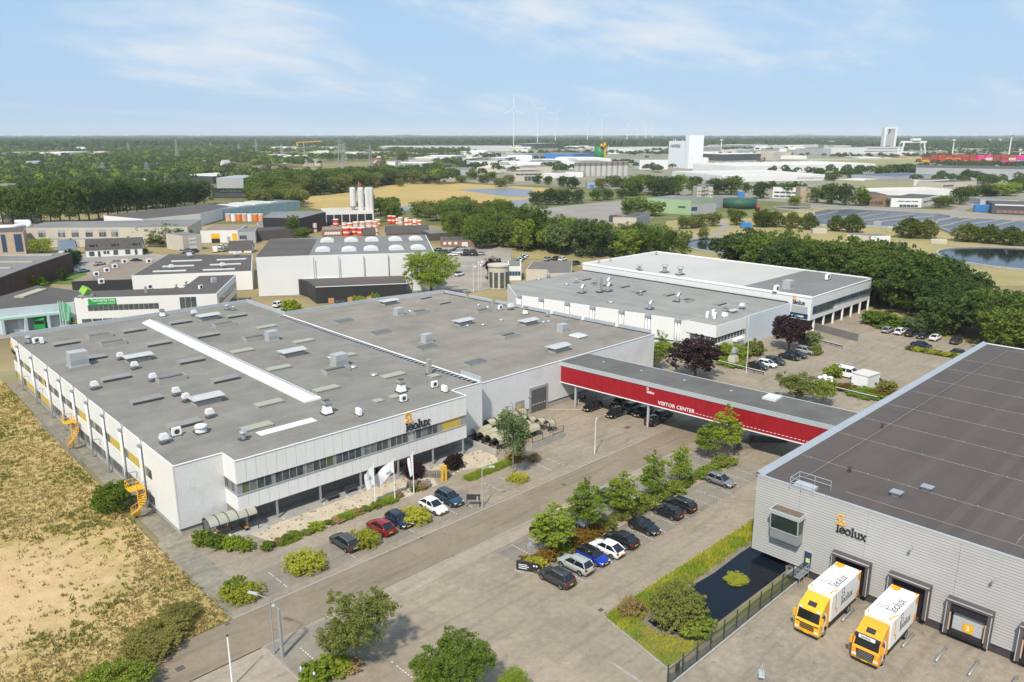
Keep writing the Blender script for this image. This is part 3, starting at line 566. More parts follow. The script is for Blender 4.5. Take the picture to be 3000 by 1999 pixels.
# side front on the left: bays between white columns
cy = [78.5, 68.0, 57.4, 49.4, 41.7, 34.2, 26.4, 18.6, 10.9]
MB().box(-.06, .11, 10.6, D_, 1.0, ZR-.1).build('side_wall', M_GREYT, main)
def panel_yz(parent, y0, y1, z0, z1, ch=0.0, name='panel', m=M_WHITE, x=-.16):
    pts = [(y0, z0), (y1, z0), (y1, z1-ch), (y1-ch, z1), (y0+ch, z1), (y0, z1-ch)] if ch else [(y0, z0), (y1, z0), (y1, z1), (y0, z1)]
    n = len(pts); mb = MB(); mb.add([(x, p[0], p[1]) for p in pts] + [(-.05, p[0], p[1]) for p in pts], [tuple(reversed(range(n))), tuple(range(n, 2*n))] + [(q, (q+1) % n, n+(q+1) % n, n+q) for q in range(n)])
    return mb.build(name, m, parent)
edges = [D_] + cy
for k in range(len(edges)-1):
    y1, y0 = edges[k]-.25, edges[k+1]+.25
    panel_yz(main, y0, y1, 6.35, ZR+.12, .7); panel_yz(main, y0, y1, 2.75, 4.85)
    nw = 6; ww = (y1-y0)/nw
    ylow = k in (0, 1, 2); yup = k in (5, 7, 8)
    for q in range(nw):
        m = M_YELLOW if (yup and q < 5) or (k in (0, 2) and q == 2) else (M_GLASS2 if (k+q) % 3 else M_GLASS)
        cube('window_pane', -.10, -.065, y0+q*ww+.05, y0+(q+1)*ww-.05, 4.95, 6.28, m, main)
        m = M_YELLOW if ylow and q < 5 else (M_GLASS if (k+q) % 4 else M_GLASS2)
        cube('window_pane', -.10, -.065, y0+q*ww+.05, y0+(q+1)*ww-.05, 1.25, 2.65, m, main)
panel_yz(main, .05, 10.6, 1.0, ZR+.05)
for (za, zb) in ((4.95, 6.25), (1.2, 2.5)):
    cube('window_pane', -.2, -.17, 8.0, 10.3, za, zb, M_GLASS, main)
for y in cy:
    MB().cyl(-.42, y, 0, 8.75, .17, n=10).build('column', M_TRIM, main, True)
    MB().box(-.62, -.02, y-.28, y+.28, 8.75, 9.05).build('column_head', M_GREYT, main)
for y in (73, 63, 45, 30, 14): MB().bar((-.2, y, 4.2), (-1.1, y, 4.3), .35, .06).build('wall_lamp', M_GREYT, main)
tilt = (0, 0, R(-90)); s_, _ = brand_sign(main, (-.25, 84.3, 6.6), R(-90), .55, M_LETO, M_LETB, .12)
# roof light, gutter and roof equipment
mb = MB(); y0, y1, xa, xb = 10.2, 79.3, 23.1, 25.6; xm = (xa+xb)/2
mb.box(xa-.12, xb+.12, y0-.1, y1+.1, ZR, ZR+.28, 1)
mb.add([(xa,y0,ZR+.285),(xb,y0,ZR+.285),(xm,y0+.5,ZR+.85),(xa,y1,ZR+.285),(xb,y1,ZR+.285),(xm,y1-.5,ZR+.85)], [(0,2,5,3),(1,4,5,2),(0,1,2),(3,5,4)], 0)
for k in range(64):
    y = y0 + .6 + k*(y1-y0-1.2)/63
    mb.bar((xa, y, ZR+.30), (xm, y, ZR+.87), .05, .05, 0); mb.bar((xb, y, ZR+.30), (xm, y, ZR+.87), .05, .05, 2)
mb.build('ridge_rooflight', [mat('polycarbonate', (0.66, 0.65, 0.62), 0.35, 0.08, 0.6), M_TRIM, M_GALV], main)
MB().box(W_-1.5, W_-.55, 0.4, 66.2, ZR+.004, ZR+.06).build('gutter', mat('gutter_black', (0.012, 0.010, 0.012), 0.4, 0.1), main)
mb = MB()
for k in range(60): y = 1.2+k*1.1; mb.box(W_-1.52, W_-.55, y, y+.09, ZR+.062, ZR+.10)
mb.box(W_-.55, W_-.35, 0.2, 66.4, ZR+.02, ZR+.2).build('gutter_grating', M_TRIM, main)
MB().box(W_-.3, W_-.1, 66, D_, ZR, ZR+.8).build('parapet', M_BLUEG, main); MB().box(W_-.3, W_-.1, 0, 5, ZR, ZR+.9).build('parapet', M_BLUEG, main)
p = lin(main, at('b', 30, 1300, ZR)); p1 = lin(main, at('b', 510, 1145, ZR))
MB().box(p.x, p1.x, p.y-.5, p.y+1.1, ZR+.004, ZR+.05).build('roof_mat', mat('white_mat', (0.75, 0.74, 0.71), 0.7, 0.06), main)
LV, OV, HV, FN, OL = ('low_vent', LOWVENT_ME), ('open_vent', OPENV_ME), ('hooded_vent', HOODV_ME), ('roof_fan', FAN_ME), ('olive_vent', OLIVE_ME)
its = [(*LV, 'a', x, y) for x, y in ((605,468),(1230,350),(1655,275),(2170,215),(1905,395),(1455,472),(1755,630),(850,605),(1065,790),(2070,800),(1345,990),(1690,1215))]
its += [(*OL, 'a', 2225, 540)] + [(*OL, 'b', x, y) for x, y in ((95,318),(435,450),(815,585),(210,698),(1260,765),(645,890),(120,1022),(10,1240))]
its += [(*OV, 'a', x, y) for x, y in ((920,405),(1040,472),(2060,300),(1575,800),(2345,425))] + [(*OV, 'b', 735, 725)]
its += [(*HV, 'a', 1270, 620), (*HV, 'a', 1900, 1005), (*HV, 'a', 1915, 240), (*HV, 'b', 335, 572)]
its += [(*FN, 'a', x, y, .88) for x, y in ((1110,608),(1240,695),(1408,805),(872,880),(1622,938),(1712,994),(1930,1140),(1512,1375),(1785,205))]
its += [('round_fan', RFAN_ME, 'a', 1850, 1275), ('cowl', MUSH_ME, 'a', 2240, 1340), ('vent_stack', STACK_ME, 'b', 1335, 905), ('vent_stack', STACK_ME, 'b', 655, 1105), ('vent_stack', STACK_ME, 'a', 1492, 212, .8), ('cowl', MUSH_ME, 'a', 270, 455, 1.2), ('cowl', MUSH_ME, 'a', 2090, 150), ('cowl', MUSH_ME, 'a', 2150, 155, .8)]
its += [('air_handler', AHU_ME, 'a', 722, 665, 1.5), ('air_handler', AHU_ME, 'b', 148, 432, 1.1), ('air_handler', AHU_ME, 'b', 768, 665, 1.25)]
its += [('vent_dome', DOME_ME, 'b', 685, 592, 1.2), ('vent_dome', DOME_ME, 'b', 897, 680, 1.2), ('vent_dome', DOME_ME, 'b', 1085, 752, 1.2), ('roof_hatch', HATCH_ME, 'b', 1120, 998), ('roof_hatch', HATCH_ME, 'b', 1270, 960), ('roof_hatch', HATCH_ME, 'b', 1635, 770, 1.2), ('flue', CHIM_ME, 'b', 1590, 745, 1.1)]
its += [('air_conditioner', AC_ME, 'b', x, y, 1.1, rz) for x, y, rz in ((1355,995,0),(1640,865,0),(1732,905,1.57),(945,1120,1.57))] + [('air_conditioner', AC_ME, 'a', 1625, 1308, 1.2, 0), ('air_conditioner', AC_ME, 'a', 335, 460, 1.2, .5), ('air_conditioner', AC_ME, 'a', 385, 460, 1.2, 1.57)]
roof_items(main, ZR, its)
P = at('b', 1375, 1262, 6.2); pl = lin(main, P)
brand_sign(main, (31.3, YB-.03, 6.62), 0, .82, M_LETO, M_LETB, .14, gap=0)

# ---- second hall ---------------------------------------------------------------
ann = thing('rear_hall', 'grey-walled factory hall with brown-grey roof and dark roller gate, between main hall and red bridge', 'factory', (82.0, 92.4, 0), 0)
Z2 = 8.2; H2 = [(0, 0), (49.4, -.3), (46.4, 64), (25.7, 67.8), (2.6, 68.9)]
MB().prism(H2, 1.0, Z2-.05).build('wall', M_CORR, ann)
MB().prism([(0.05, .06), (49.3, -.24), (46.3, 63.9), (25.6, 67.7), (2.7, 68.8)], 0, .75).build('plinth', M_CONC, ann)
MB().prism([(0.0, .02), (49.36, -.28), (46.36, 63.95), (25.65, 67.75), (2.65, 68.85)], .75, 1.0).build('plinth_strip', M_PLDARK, ann)
MB().prism([(.1, .12), (49.2, -.15), (46.2, 63.8), (25.6, 67.6), (2.7, 68.7)], Z2-.045, Z2).build('roof', M_ROOF2, ann)
mb = MB(); mb.bar((0, 0, Z2), (49.4, -.3, Z2), .16, .12); mb.build('roof_edge', M_TRIM, ann)
MB().bar((2.6, 68.9, Z2+.3), (25.7, 67.8, Z2+.3), .2, .9).bar((25.7, 67.8, Z2+.3), (46.4, 64, Z2+.3), .2, .9).build('far_parapet', M_BLUEG, ann)
e0, e1 = Vector((49.2, 0, 0)), Vector((46.3, 64, 0))
for k in range(7):
    a = e0.lerp(e1, k/7+.008); b2 = e0.lerp(e1, (k+1)/7-.008)
    MB().bar((a.x, a.y, Z2+.35), (b2.x, b2.y, Z2+.35), .3, .75).build('parapet_panel', M_BLUEG, ann); MB().bar((a.x-.5, a.y, Z2+.04), (b2.x-.5, b2.y, Z2+.04), .5, .08).build('edge_gutter', M_DARK, ann)
# gate and small door
MB().box(12.6, 17.4, -.22, .02, 0, 4.7).build('gate_frame', M_GREYT, ann)
for k in range(7): cube('gate_panel', 13.1, 16.9, -.26, -.2, .06+k*.6, .06+k*.6+.57, mat('gate_panel', (0.10, 0.098, 0.095), 0.5, 0.05), ann)
for k in range(5): cube('gate_window', 13.35+k*.72, 13.8+k*.72, -.275, -.25, 1.42, 1.55, M_SKYL, ann)
MB().box(9.1, 11.3, -.2, .0, .0, 3.0).build('door_frame', M_GREYT, ann); cube('door', 9.6, 10.5, -.25, -.18, .05, 2.3, M_YELLOW, ann)
MB().bar((12.4, -.1, 3.3), (12.4, -.7, 3.4), .1, .1).build('wall_lamp', M_ALU, ann)
M_LAMD = wave_mat('dark_louvre', (0.13, 0.13, 0.125), 0, 0.75, 0.35, 0.4, 0.1, 0.5, width=0.12)
DARKV_ME = MB().box(-2.0, 2.0, -.9, .9, 0, .4, 0).add([(-2.05,-.92,.402),(2.05,-.92,.402),(2.05,.92,.56),(-2.05,.92,.56)], [(0,1,2,3)], 1).mesh('louvre_vent', [M_VENTBASE, M_LAMD])
its = [('louvre_vent', DARKV_ME, 'b', x, y) for x, y in ((810,265),(1150,370),(1570,505),(2015,648))] + [('low_vent', LOWVENT_ME, 'b', 1550, 45, .8), ('low_vent', LOWVENT_ME, 'b', 1725, 92, .8)]
its += [('open_vent', OPENV_ME, 'b', x, y, .95) for x, y in ((1510,182),(2085,172),(2325,402))] + [('hooded_vent', HOODV_ME, *q) for q in (('b',1220,100,.95),('b',1905,285,.95),('c',150,285,.95),('c',425,530,1.0))]
its += [('air_handler', AHU_ME, *q) for q in (('b',1313,200),('b',1572,450),('c',465,355))] + [('rooflight', FLATL_ME, 'c', 607, 402)]
its += [('vent_dome', DOME_ME, *q) for q in (('b',1415,165),('b',2085,290),('b',2252,246),('b',1943,298),('c',290,265),('c',335,258),('b',2045,108),('b',2128,128))] + [('vent_stack', STACK_ME, 'c', 122, 190, .8), ('roof_fan', FAN_ME, 'b', 2340, 150, 1.0), ('air_conditioner', AC_ME, 'b', 2245, 150, 1.2, 0), ('cowl', MUSH_ME, 'c', 325, 210, .7), ('cowl', MUSH_ME, 'b', 500, 355, .9), ('cowl', MUSH_ME, 'b', 550, 350, .9)]
roof_items(ann, Z2, its)

# ---- red footbridge --------------------------------------------------------------
br = thing('footbridge', 'long red enclosed bridge on steel posts lettered with white visitor center words', 'bridge', (102.8, 92.3, 0), R(4.0))
LB = 51.6
MB().box(0.08, 7.92, -LB, -.05, 4.1, 7.85).build('wall', M_GREYT, br)
nseg = 23
for k in range(nseg):
    y1 = -.1-k*(LB-.2)/nseg; y0 = y1-(LB-.2)/nseg
    cube('red_panel', 0, .1, y0+.004, y1-.004, 4.22, 7.25, M_RED, br); cube('red_panel', 7.9, 8.0, y0+.004, y1-.004, 4.22, 7.25, M_RED, br)
MB().box(-.06, .1, -LB, -.02, 4.06, 4.21).box(7.9, 8.06, -LB, -.02, 4.06, 4.21).build('lower_trim', M_TRIM, br)
MB().box(-.12, .1, -LB, -.01, 7.26, 7.9).box(7.9, 8.12, -LB, -.01, 7.26, 7.9).build('fascia', M_ALU, br)
MB().box(-.1, 8.1, -LB, -.02, 7.86, 7.93).build('roof', M_ROOFB, br)
MB().box(-.14, .06, -LB, 0, 7.9, 7.98).box(7.94, 8.14, -LB, 0, 7.9, 7.98).build('roof_edge', M_ALU, br)
for (x, y) in ((.5, -3.2), (.4, -18.6), (7.4, -3.2), (7.4, -18.6), (.5, -34), (7.4, -34), (.5, -48), (7.4, -48)):
    cube('post', x-.17, x+.17, y-.17, y+.17, 0, 4.12, M_ALU, br)
    MB().cyl(x-.45, y-.3, 0, 1.3, .09, n=8).cyl(x+.5, y-.3, 0, 1.3, .09, n=8).build('guard_post', M_ALU, br)
for yv in (-6, -14, -22.5, -31): inst('vent_dome', DOME_ME, br, (5.0, yv, 7.93), 0, .5)
MB().box(4.6, 7.2, -38.6, -36.4, 7.93, 8.25).build('rooflight', M_SKYL, br)
brand_sign(br, (-.0, -18.35, 6.12), R(-90), .27, M_LETW, M_LETW, .05, wt=.2, gap=.35)
tm = text_mesh('VISITOR CENTER', .88, .02, M_LETW, 'lettering', 0.004); o = inst('lettering', tm, br, (-.03, -20.6, 4.6)); o.rotation_euler = (math.pi/2, 0, -math.pi/2); o.scale = (6.8/max(v.co.x for v in tm.vertices), 1, 1)
for k in range(38): cube('dash', -.03, 0.01, -28.0-k*.62, -27.62-k*.62, 4.62, 4.68, M_LETW, br)

# ---- warehouse on the right --------------------------------------------------------
wh = thing('warehouse', 'pale grey loading warehouse with dark roof and dock doors at the right', 'warehouse', (78.6, 40.0, 0), 0)
ZW = 10.3; YW = -90.0; XW = 84.0
M_SID = mat('grey_siding', (0.45, 0.44, 0.42), 0.5, 0.07, 0.25, fine=0.02)
MB().box(.12, XW, YW, -.1, 0.9, ZW-.05).build('wall', mat('wall_shadow_gap', (0.24, 0.235, 0.23), 0.7, 0.05), wh)
MB().box(.15, XW, -34, -4.6, 0, .9).build('plinth', mat('black_brick_plinth', (0.055, 0.05, 0.055), 0.7, 0.2, 3.0), wh)
MB().box(.14, XW, YW, -34, 0, .9).build('plinth', MATS['black_brick_plinth'], wh)
nb_ = 30; bh_ = (ZW-.12-.9)/nb_; joints = [0, -5.2, -12.6, -21.4, -30.2, -39, -48]
for k in range(nb_):
    z0 = .9+k*bh_
    for q in range(len(joints)-1):
        cube('siding_board', 0, .13, joints[q+1]+.012, joints[q]-.012, z0+.055, z0+bh_, M_SID, wh)
MB().box(.05, XW, -.11, -.02, .9, ZW-.05).build('side_wall', M_WHITE2, wh)
MB().box(.12, XW-.1, YW, -.12, ZW-.05, ZW).build('roof', M_ROOFR, wh)
mb = MB(); mb.add([(0,-.7,ZW+.02),(XW,-.7,ZW+.02),(XW,.15,ZW+.34),(0,.15,ZW+.34),(0,.2,ZW-.5),(XW,.2,ZW-.5)], [(0,1,2,3),(3,2,5,4)]); mb.build('coping', mat('warehouse_coping', (0.30, 0.33, 0.36), 0.5, 0.06), wh)
MB().box(-.05, .16, YW, 0, ZW-.1, ZW+.08).build('roof_edge', M_ALU, wh)
MB().box(XW-.3, XW, YW, 0, ZW-.1, ZW+.1).build('roof_edge', M_TRIM, wh)
M_WIRE = mat('conductor_wire', (0.27, 0.25, 0.22), 0.5, 0.0)
def conductor(pts, studs=True):
    mb = MB()
    for a, b2 in zip(pts[:-1], pts[1:]):
        a = Vector(a); b2 = Vector(b2); mb.bar(a, b2, .045, .04)
        if studs:
            n = max(1, int((b2-a).length/2.2))
            for k in range(n): c = a.lerp(b2, (k+.5)/n); mb.box(c.x-.07, c.x+.07, c.y-.07, c.y+.07, ZW, ZW+.1)
    mb.build('lightning_conductor', M_WIRE, wh)
for xx in (9, 19.5, 27.5, 35.8, 44.5, 52.5, 61, 69): conductor([(xx, -.9, ZW+.03), (xx, -60, ZW+.03)])
conductor([(3.2, -4.2, ZW+.03), (81, -4.6, ZW+.03)], False); conductor([(2.6, -9, ZW+.03), (3.0, -50, ZW+.03)], False); conductor([(81, -4.6, ZW+.03), (81, -40, ZW+.03)], False)
conductor([(3, -25.2, ZW+.03), (19.5, -25.4, ZW+.03)]); conductor([(9, -25.3, ZW+.03), (14, -25.9, ZW+.03), (17.5, -24.5, ZW+.03)], False)
mb = MB(); m0 = Vector((19.5, -23.6, ZW)); 
for a in range(3): mb.bar(m0 + Vector((1.0*math.cos(a*2.1), 1.0*math.sin(a*2.1), 0)), m0 + Vector((0, 0, 2.0)), .06, .06)
mb.cyl(m0.x, m0.y, ZW, ZW+5.2, .05, .03, 6); mb.box(m0.x-1, m0.x+1, m0.y-.8, m0.y+.8, ZW+.002, ZW+.12); mb.build('mast', M_GALV, wh)
for t, x, y in (('h', 922, 228), ('h', 1142, 190)):
    p = lin(wh, at(t, x, y, ZW)); MB().box(p.x-.35, p.x+.35, p.y-.35, p.y+.35, ZW, ZW+.12).frust(p.x-.4, p.x+.4, p.y-.4, p.y+.4, ZW+.12, p.x-.6, p.x+.6, p.y-.6, p.y+.6, ZW+.5).build('roof_vent', M_GALV, wh)
for t, x, y in (('h', 585, 60), ('d', 1050, 1240)):
    p = lin(wh, at(t, x, y, ZW)); MB().cyl(p.x, p.y, ZW, ZW+.5, .1, n=8).cyl(p.x, p.y, ZW+.5, ZW+.75, .28, .2, 8).build('vent_pipe', M_DARK, wh)
p = lin(wh, at('h', 262, 165, ZW)); mb = MB().box(p.x-.5, p.x+.5, p.y-1.3, p.y+1.0, ZW, ZW+.35); mb.build('roof_hatch', M_BLUEG, wh)
mb = MB()
for (y0, y1, x0) in ((p.y+1.2, p.y-2.4, p.x+1.2), (p.y+1.2, p.y-1.4, p.x-1.0)):
    for z in (.55, 1.1): mb.bar((x0, y0, ZW+z), (x0, y1, ZW+z), .05, .05)
    for y in (y0, (y0+y1)/2, y1): mb.bar((x0, y, ZW), (x0, y, ZW+1.1), .05, .05)
for z in (.55, 1.1): mb.bar((p.x-1, p.y+1.2, ZW+z), (p.x+1.2, p.y+1.2, ZW+z), .05, .05)
mb.build('roof_railing', M_ALU, wh)
# glazed control cabin on the wall
M_CAB = mat('cabin_cladding', (0.33, 0.335, 0.34), 0.45, 0.05, metal=0.2)
cab = bpy.data.objects.new('control_cabin', None); link(cab, wh)
y1 = lin(wh, at('h', 75, 420, 7.6)).y; y0 = y1-3.2; yc = -4.3; y0, y1 = yc-1.65, yc+1.65
MB().frust(-1.05, 0, y0, y1, 3.9, -1.25, 0, y0, y1, 5.1).build('cabin_base', M_CAB, cab)
MB().box(-1.55, .05, y0-.15, y1+.15, 7.0, 7.45).box(-1.35, 0, y0, y1, 7.45, 7.48, 1).build('cabin_roof', [M_ALU, mat('cabin_roof_gravel', (0.16, 0.12, 0.09), 0.9, 0.3, 2.0)], cab)
MB().frust(-1.23, 0, y0+.05, y1-.05, 5.1, -1.4, 0, y0+.05, y1-.05, 7.0).build('cabin_glass', mat('green_glass', (0.03, 0.045, 0.034), 0.05, 0.3, 1.0, spec=0.6), cab)
for y in (y0+.04, y1-.04): MB().bar((-1.25, y, 5.1), (-1.42, y, 7.0), .1, .1).build('cabin_post', M_ALU, cab)
MB().bar((-1.26, y0, 5.12), (-1.26, y1, 5.12), .1, .1).build('cabin_sill', M_ALU, cab)
cube('door', -.06, 0, -7.35, -6.25, 1.0, 3.3, M_ALU, wh); cube('door_glass', -.08, -.05, -7.2, -6.4, 1.25, 3.15, M_GLASSB, wh); cube('door_notice', -.1, -.07, -7.05, -6.6, 1.9, 2.4, mat('notice_yellow', (0.6, 0.6, 0.25), 0.6, 0.0), wh)
brand_sign(wh, (-.02, -9.5, 6.8), R(-90), .60, M_LETO, M_LETB, .1, gap=0)
for (y, z) in ((-17.2, 7.9), (-24.6, 7.6), (-34, 7.4)): MB().bar((0, y, z), (-.55, y, z+.05), .14, .1).cyl(-.6, y, z-.1, z+.1, .14, n=8).build('wall_lamp', M_GREYT, wh)
M_DOCK = mat('dock_surround', (0.10, 0.085, 0.085), 0.7, 0.1, 1.0); M_DOCKB = mat('dock_black', (0.02, 0.018, 0.025), 0.5, 0.1)
def dock(yc, closed, num=None):
    d = bpy.data.objects.new('loading_dock', None); link(d, wh); h0, h1 = (.95, 4.3) if not closed else (.55, 4.0); hw = 1.9
    MB().box(-.7, 0, yc-hw-.12, yc-hw+.3, h0, h1).build('dock_side', M_DOCK, d); MB().box(-.7, 0, yc+hw-.3, yc+hw+.12, h0, h1).build('dock_side', M_DOCK, d)
    MB().box(-.8, 0, yc-hw-.12, yc+hw+.12, h1, h1+.35).build('dock_hood', M_DOCK, d)
    MB().bar((-.72, yc-hw-.05, h0), (-.72, yc-hw-.05, h1), .08, .08).bar((-.72, yc+hw+.05, h0), (-.72, yc+hw+.05, h1), .08, .08).bar((-.83, yc-hw-.1, h1+.3), (-.83, yc+hw+.1, h1+.3), .05, .1).build('dock_edge', M_ALU, d)
    MB().box(-.12, .02, yc-hw+.25, yc+hw-.25, h0, h1).build('dock_opening', M_DOCKB, d)
    if closed:
        MB().box(-.55, -.45, yc-hw+.3, yc+hw-.3, 3.0, h1).build('dock_curtain', M_DOCKB, d)
        for k in range(4): cube('door_panel', -.2, -.14, yc-1.35, yc+1.35, 1.05+k*.56, 1.58+k*.56, mat('door_panel_grey', (0.42, 0.43, 0.45), 0.5, 0.05), d)
        cube('number_sign', -.26, -.21, yc-.5, yc+.4, 1.15, 2.1, M_YSTEEL, d)
        if num: o = inst('lettering', text_mesh(num, .7, .01, M_LETW), d, (-.27, yc+.15, 1.38)); o.rotation_euler = (math.pi/2, 0, -math.pi/2)
        MB().box(-.7, -.15, yc-1.5, yc+1.5, .55, 1.0).build('dock_leveller', M_DOCKB, d)
        for s in (-1, 1): MB().bar((-.62, yc+s*(hw-.35), 1.0), (-.62, yc+s*(hw-.35), 2.9), .12, .12).build('guide_post', mat('guide_orange', (0.55, 0.36, 0.22), 0.6, 0.1), d)
dock(-11.6, False); dock(-17.5, False); dock(-23.1, True, '3'); dock(-29.3, True, '4')

# ================================================================== VEHICLES
def paint(name, c, metal=0.25, rough=0.28): return mat('car_paint_'+name, c, rough, 0.0, metal=metal, spec=0.5, coat=0.6)
PT = {'black': paint('black', (0.012, 0.012, 0.014)), 'dark': paint('dark_grey', (0.045, 0.046, 0.05)), 'grey': paint('mid_grey', (0.20, 0.205, 0.21)), 'silver': paint('silver', (0.40, 0.41, 0.41)),
      'palegrey': paint('pale_grey', (0.36, 0.38, 0.37), 0.0), 'white': paint('white', (0.78, 0.78, 0.76), 0.0), 'blue': paint('bright_blue', (0.008, 0.03, 0.36)), 'teal': paint('slate_blue', (0.02, 0.055, 0.09)), 'red': paint('red', (0.26, 0.006, 0.012)), 'navy': paint('navy', (0.012, 0.022, 0.06)), 'orange': paint('orange', (0.7, 0.25, 0.02)), 'lblue': paint('light_blue', (0.12, 0.22, 0.32))}
M_CARGL = mat('car_glass', (0.012, 0.014, 0.017), 0.04, 0.0, spec=0.6)
M_TYRE = mat('tyre', (0.016, 0.016, 0.016), 0.8, 0.0); M_RIM = mat('alloy_rim', (0.42, 0.43, 0.44), 0.3, 0.0, metal=0.7)
M_HEAD = mat('headlamp', (0.62, 0.65, 0.66), 0.12, 0.0, spec=0.6); M_TAIL = mat('tail_lamp', (0.30, 0.008, 0.012), 0.2, 0.0); M_PLATE = mat('number_plate', (0.75, 0.45, 0.03), 0.5, 0.0)
M_TRIMB = mat('plastic_trim', (0.025, 0.025, 0.027), 0.6, 0.0)
WHEEL_ME = {}
def wheel_meshes(r):
    if r in WHEEL_ME: return WHEEL_ME[r]
    n = 18; w_ = .21
    mb = MB(); prof = [(r*.62, w_/2), (r*.94, w_/2), (r, w_/2-.03), (r, -w_/2+.03), (r*.94, -w_/2), (r*.62, -w_/2)]
    vs = [(q[0]*math.cos(2*math.pi*k/n), q[1], q[0]*math.sin(2*math.pi*k/n)) for q in prof for k in range(n)]
    mb.add(vs, [(q*n+k, q*n+(k+1) % n, (q+1)*n+(k+1) % n, (q+1)*n+k) for q in range(5) for k in range(n)])
    ty = mb.mesh('tyre', M_TYRE); ty.polygons.foreach_set('use_smooth', [True]*len(ty.polygons))
    mb = MB()
    for s in (-1, 1):
        mb.add([(r*.63*math.cos(2*math.pi*k/n), s*(w_/2-.05), r*.63*math.sin(2*math.pi*k/n)) for k in range(n)], [tuple(range(n))], 1)
        for k in range(5):
            a = 2*math.pi*k/5; mb.bar((0, s*(w_/2-.012), 0), (r*.6*math.cos(a), s*(w_/2-.012), r*.6*math.sin(a)), .1, .03, 0)
        vs = [(q*math.cos(2*math.pi*k/n), s*(w_/2-.01), q*math.sin(2*math.pi*k/n)) for q in (r*.55, r*.65) for k in range(n)]
        mb.add(vs, [(k, (k+1) % n, n+(k+1) % n, n+k) for k in range(n)], 0)
    WHEEL_ME[r] = (ty, mb.mesh('rim', [M_RIM, M_TRIMB])); return WHEEL_ME[r]
CAR_SPECS = {   # length, width, height, belt, hood, wheel r, cabin: (rear base x, rear roof x, front roof x, screen base x), rails
    'hatch':  (4.15, 1.78, 1.48, .93, .80, .31, (-1.95, -1.45, .25, 1.02), 0),
    'suv':    (4.45, 1.86, 1.64, 1.03, .95, .35, (-2.08, -1.62, .30, 1.08), 1),
    'coupe':  (4.45, 1.84, 1.54, .98, .88, .34, (-2.10, -1.15, .20, 1.05), 0),
    'estate': (4.75, 1.84, 1.50, .95, .84, .33, (-2.25, -1.78, .25, 1.10), 1),
    'sedan':  (4.65, 1.82, 1.44, .93, .82, .33, (-1.65, -.95, .30, 1.15), 0)}
CAR_MESH = {}
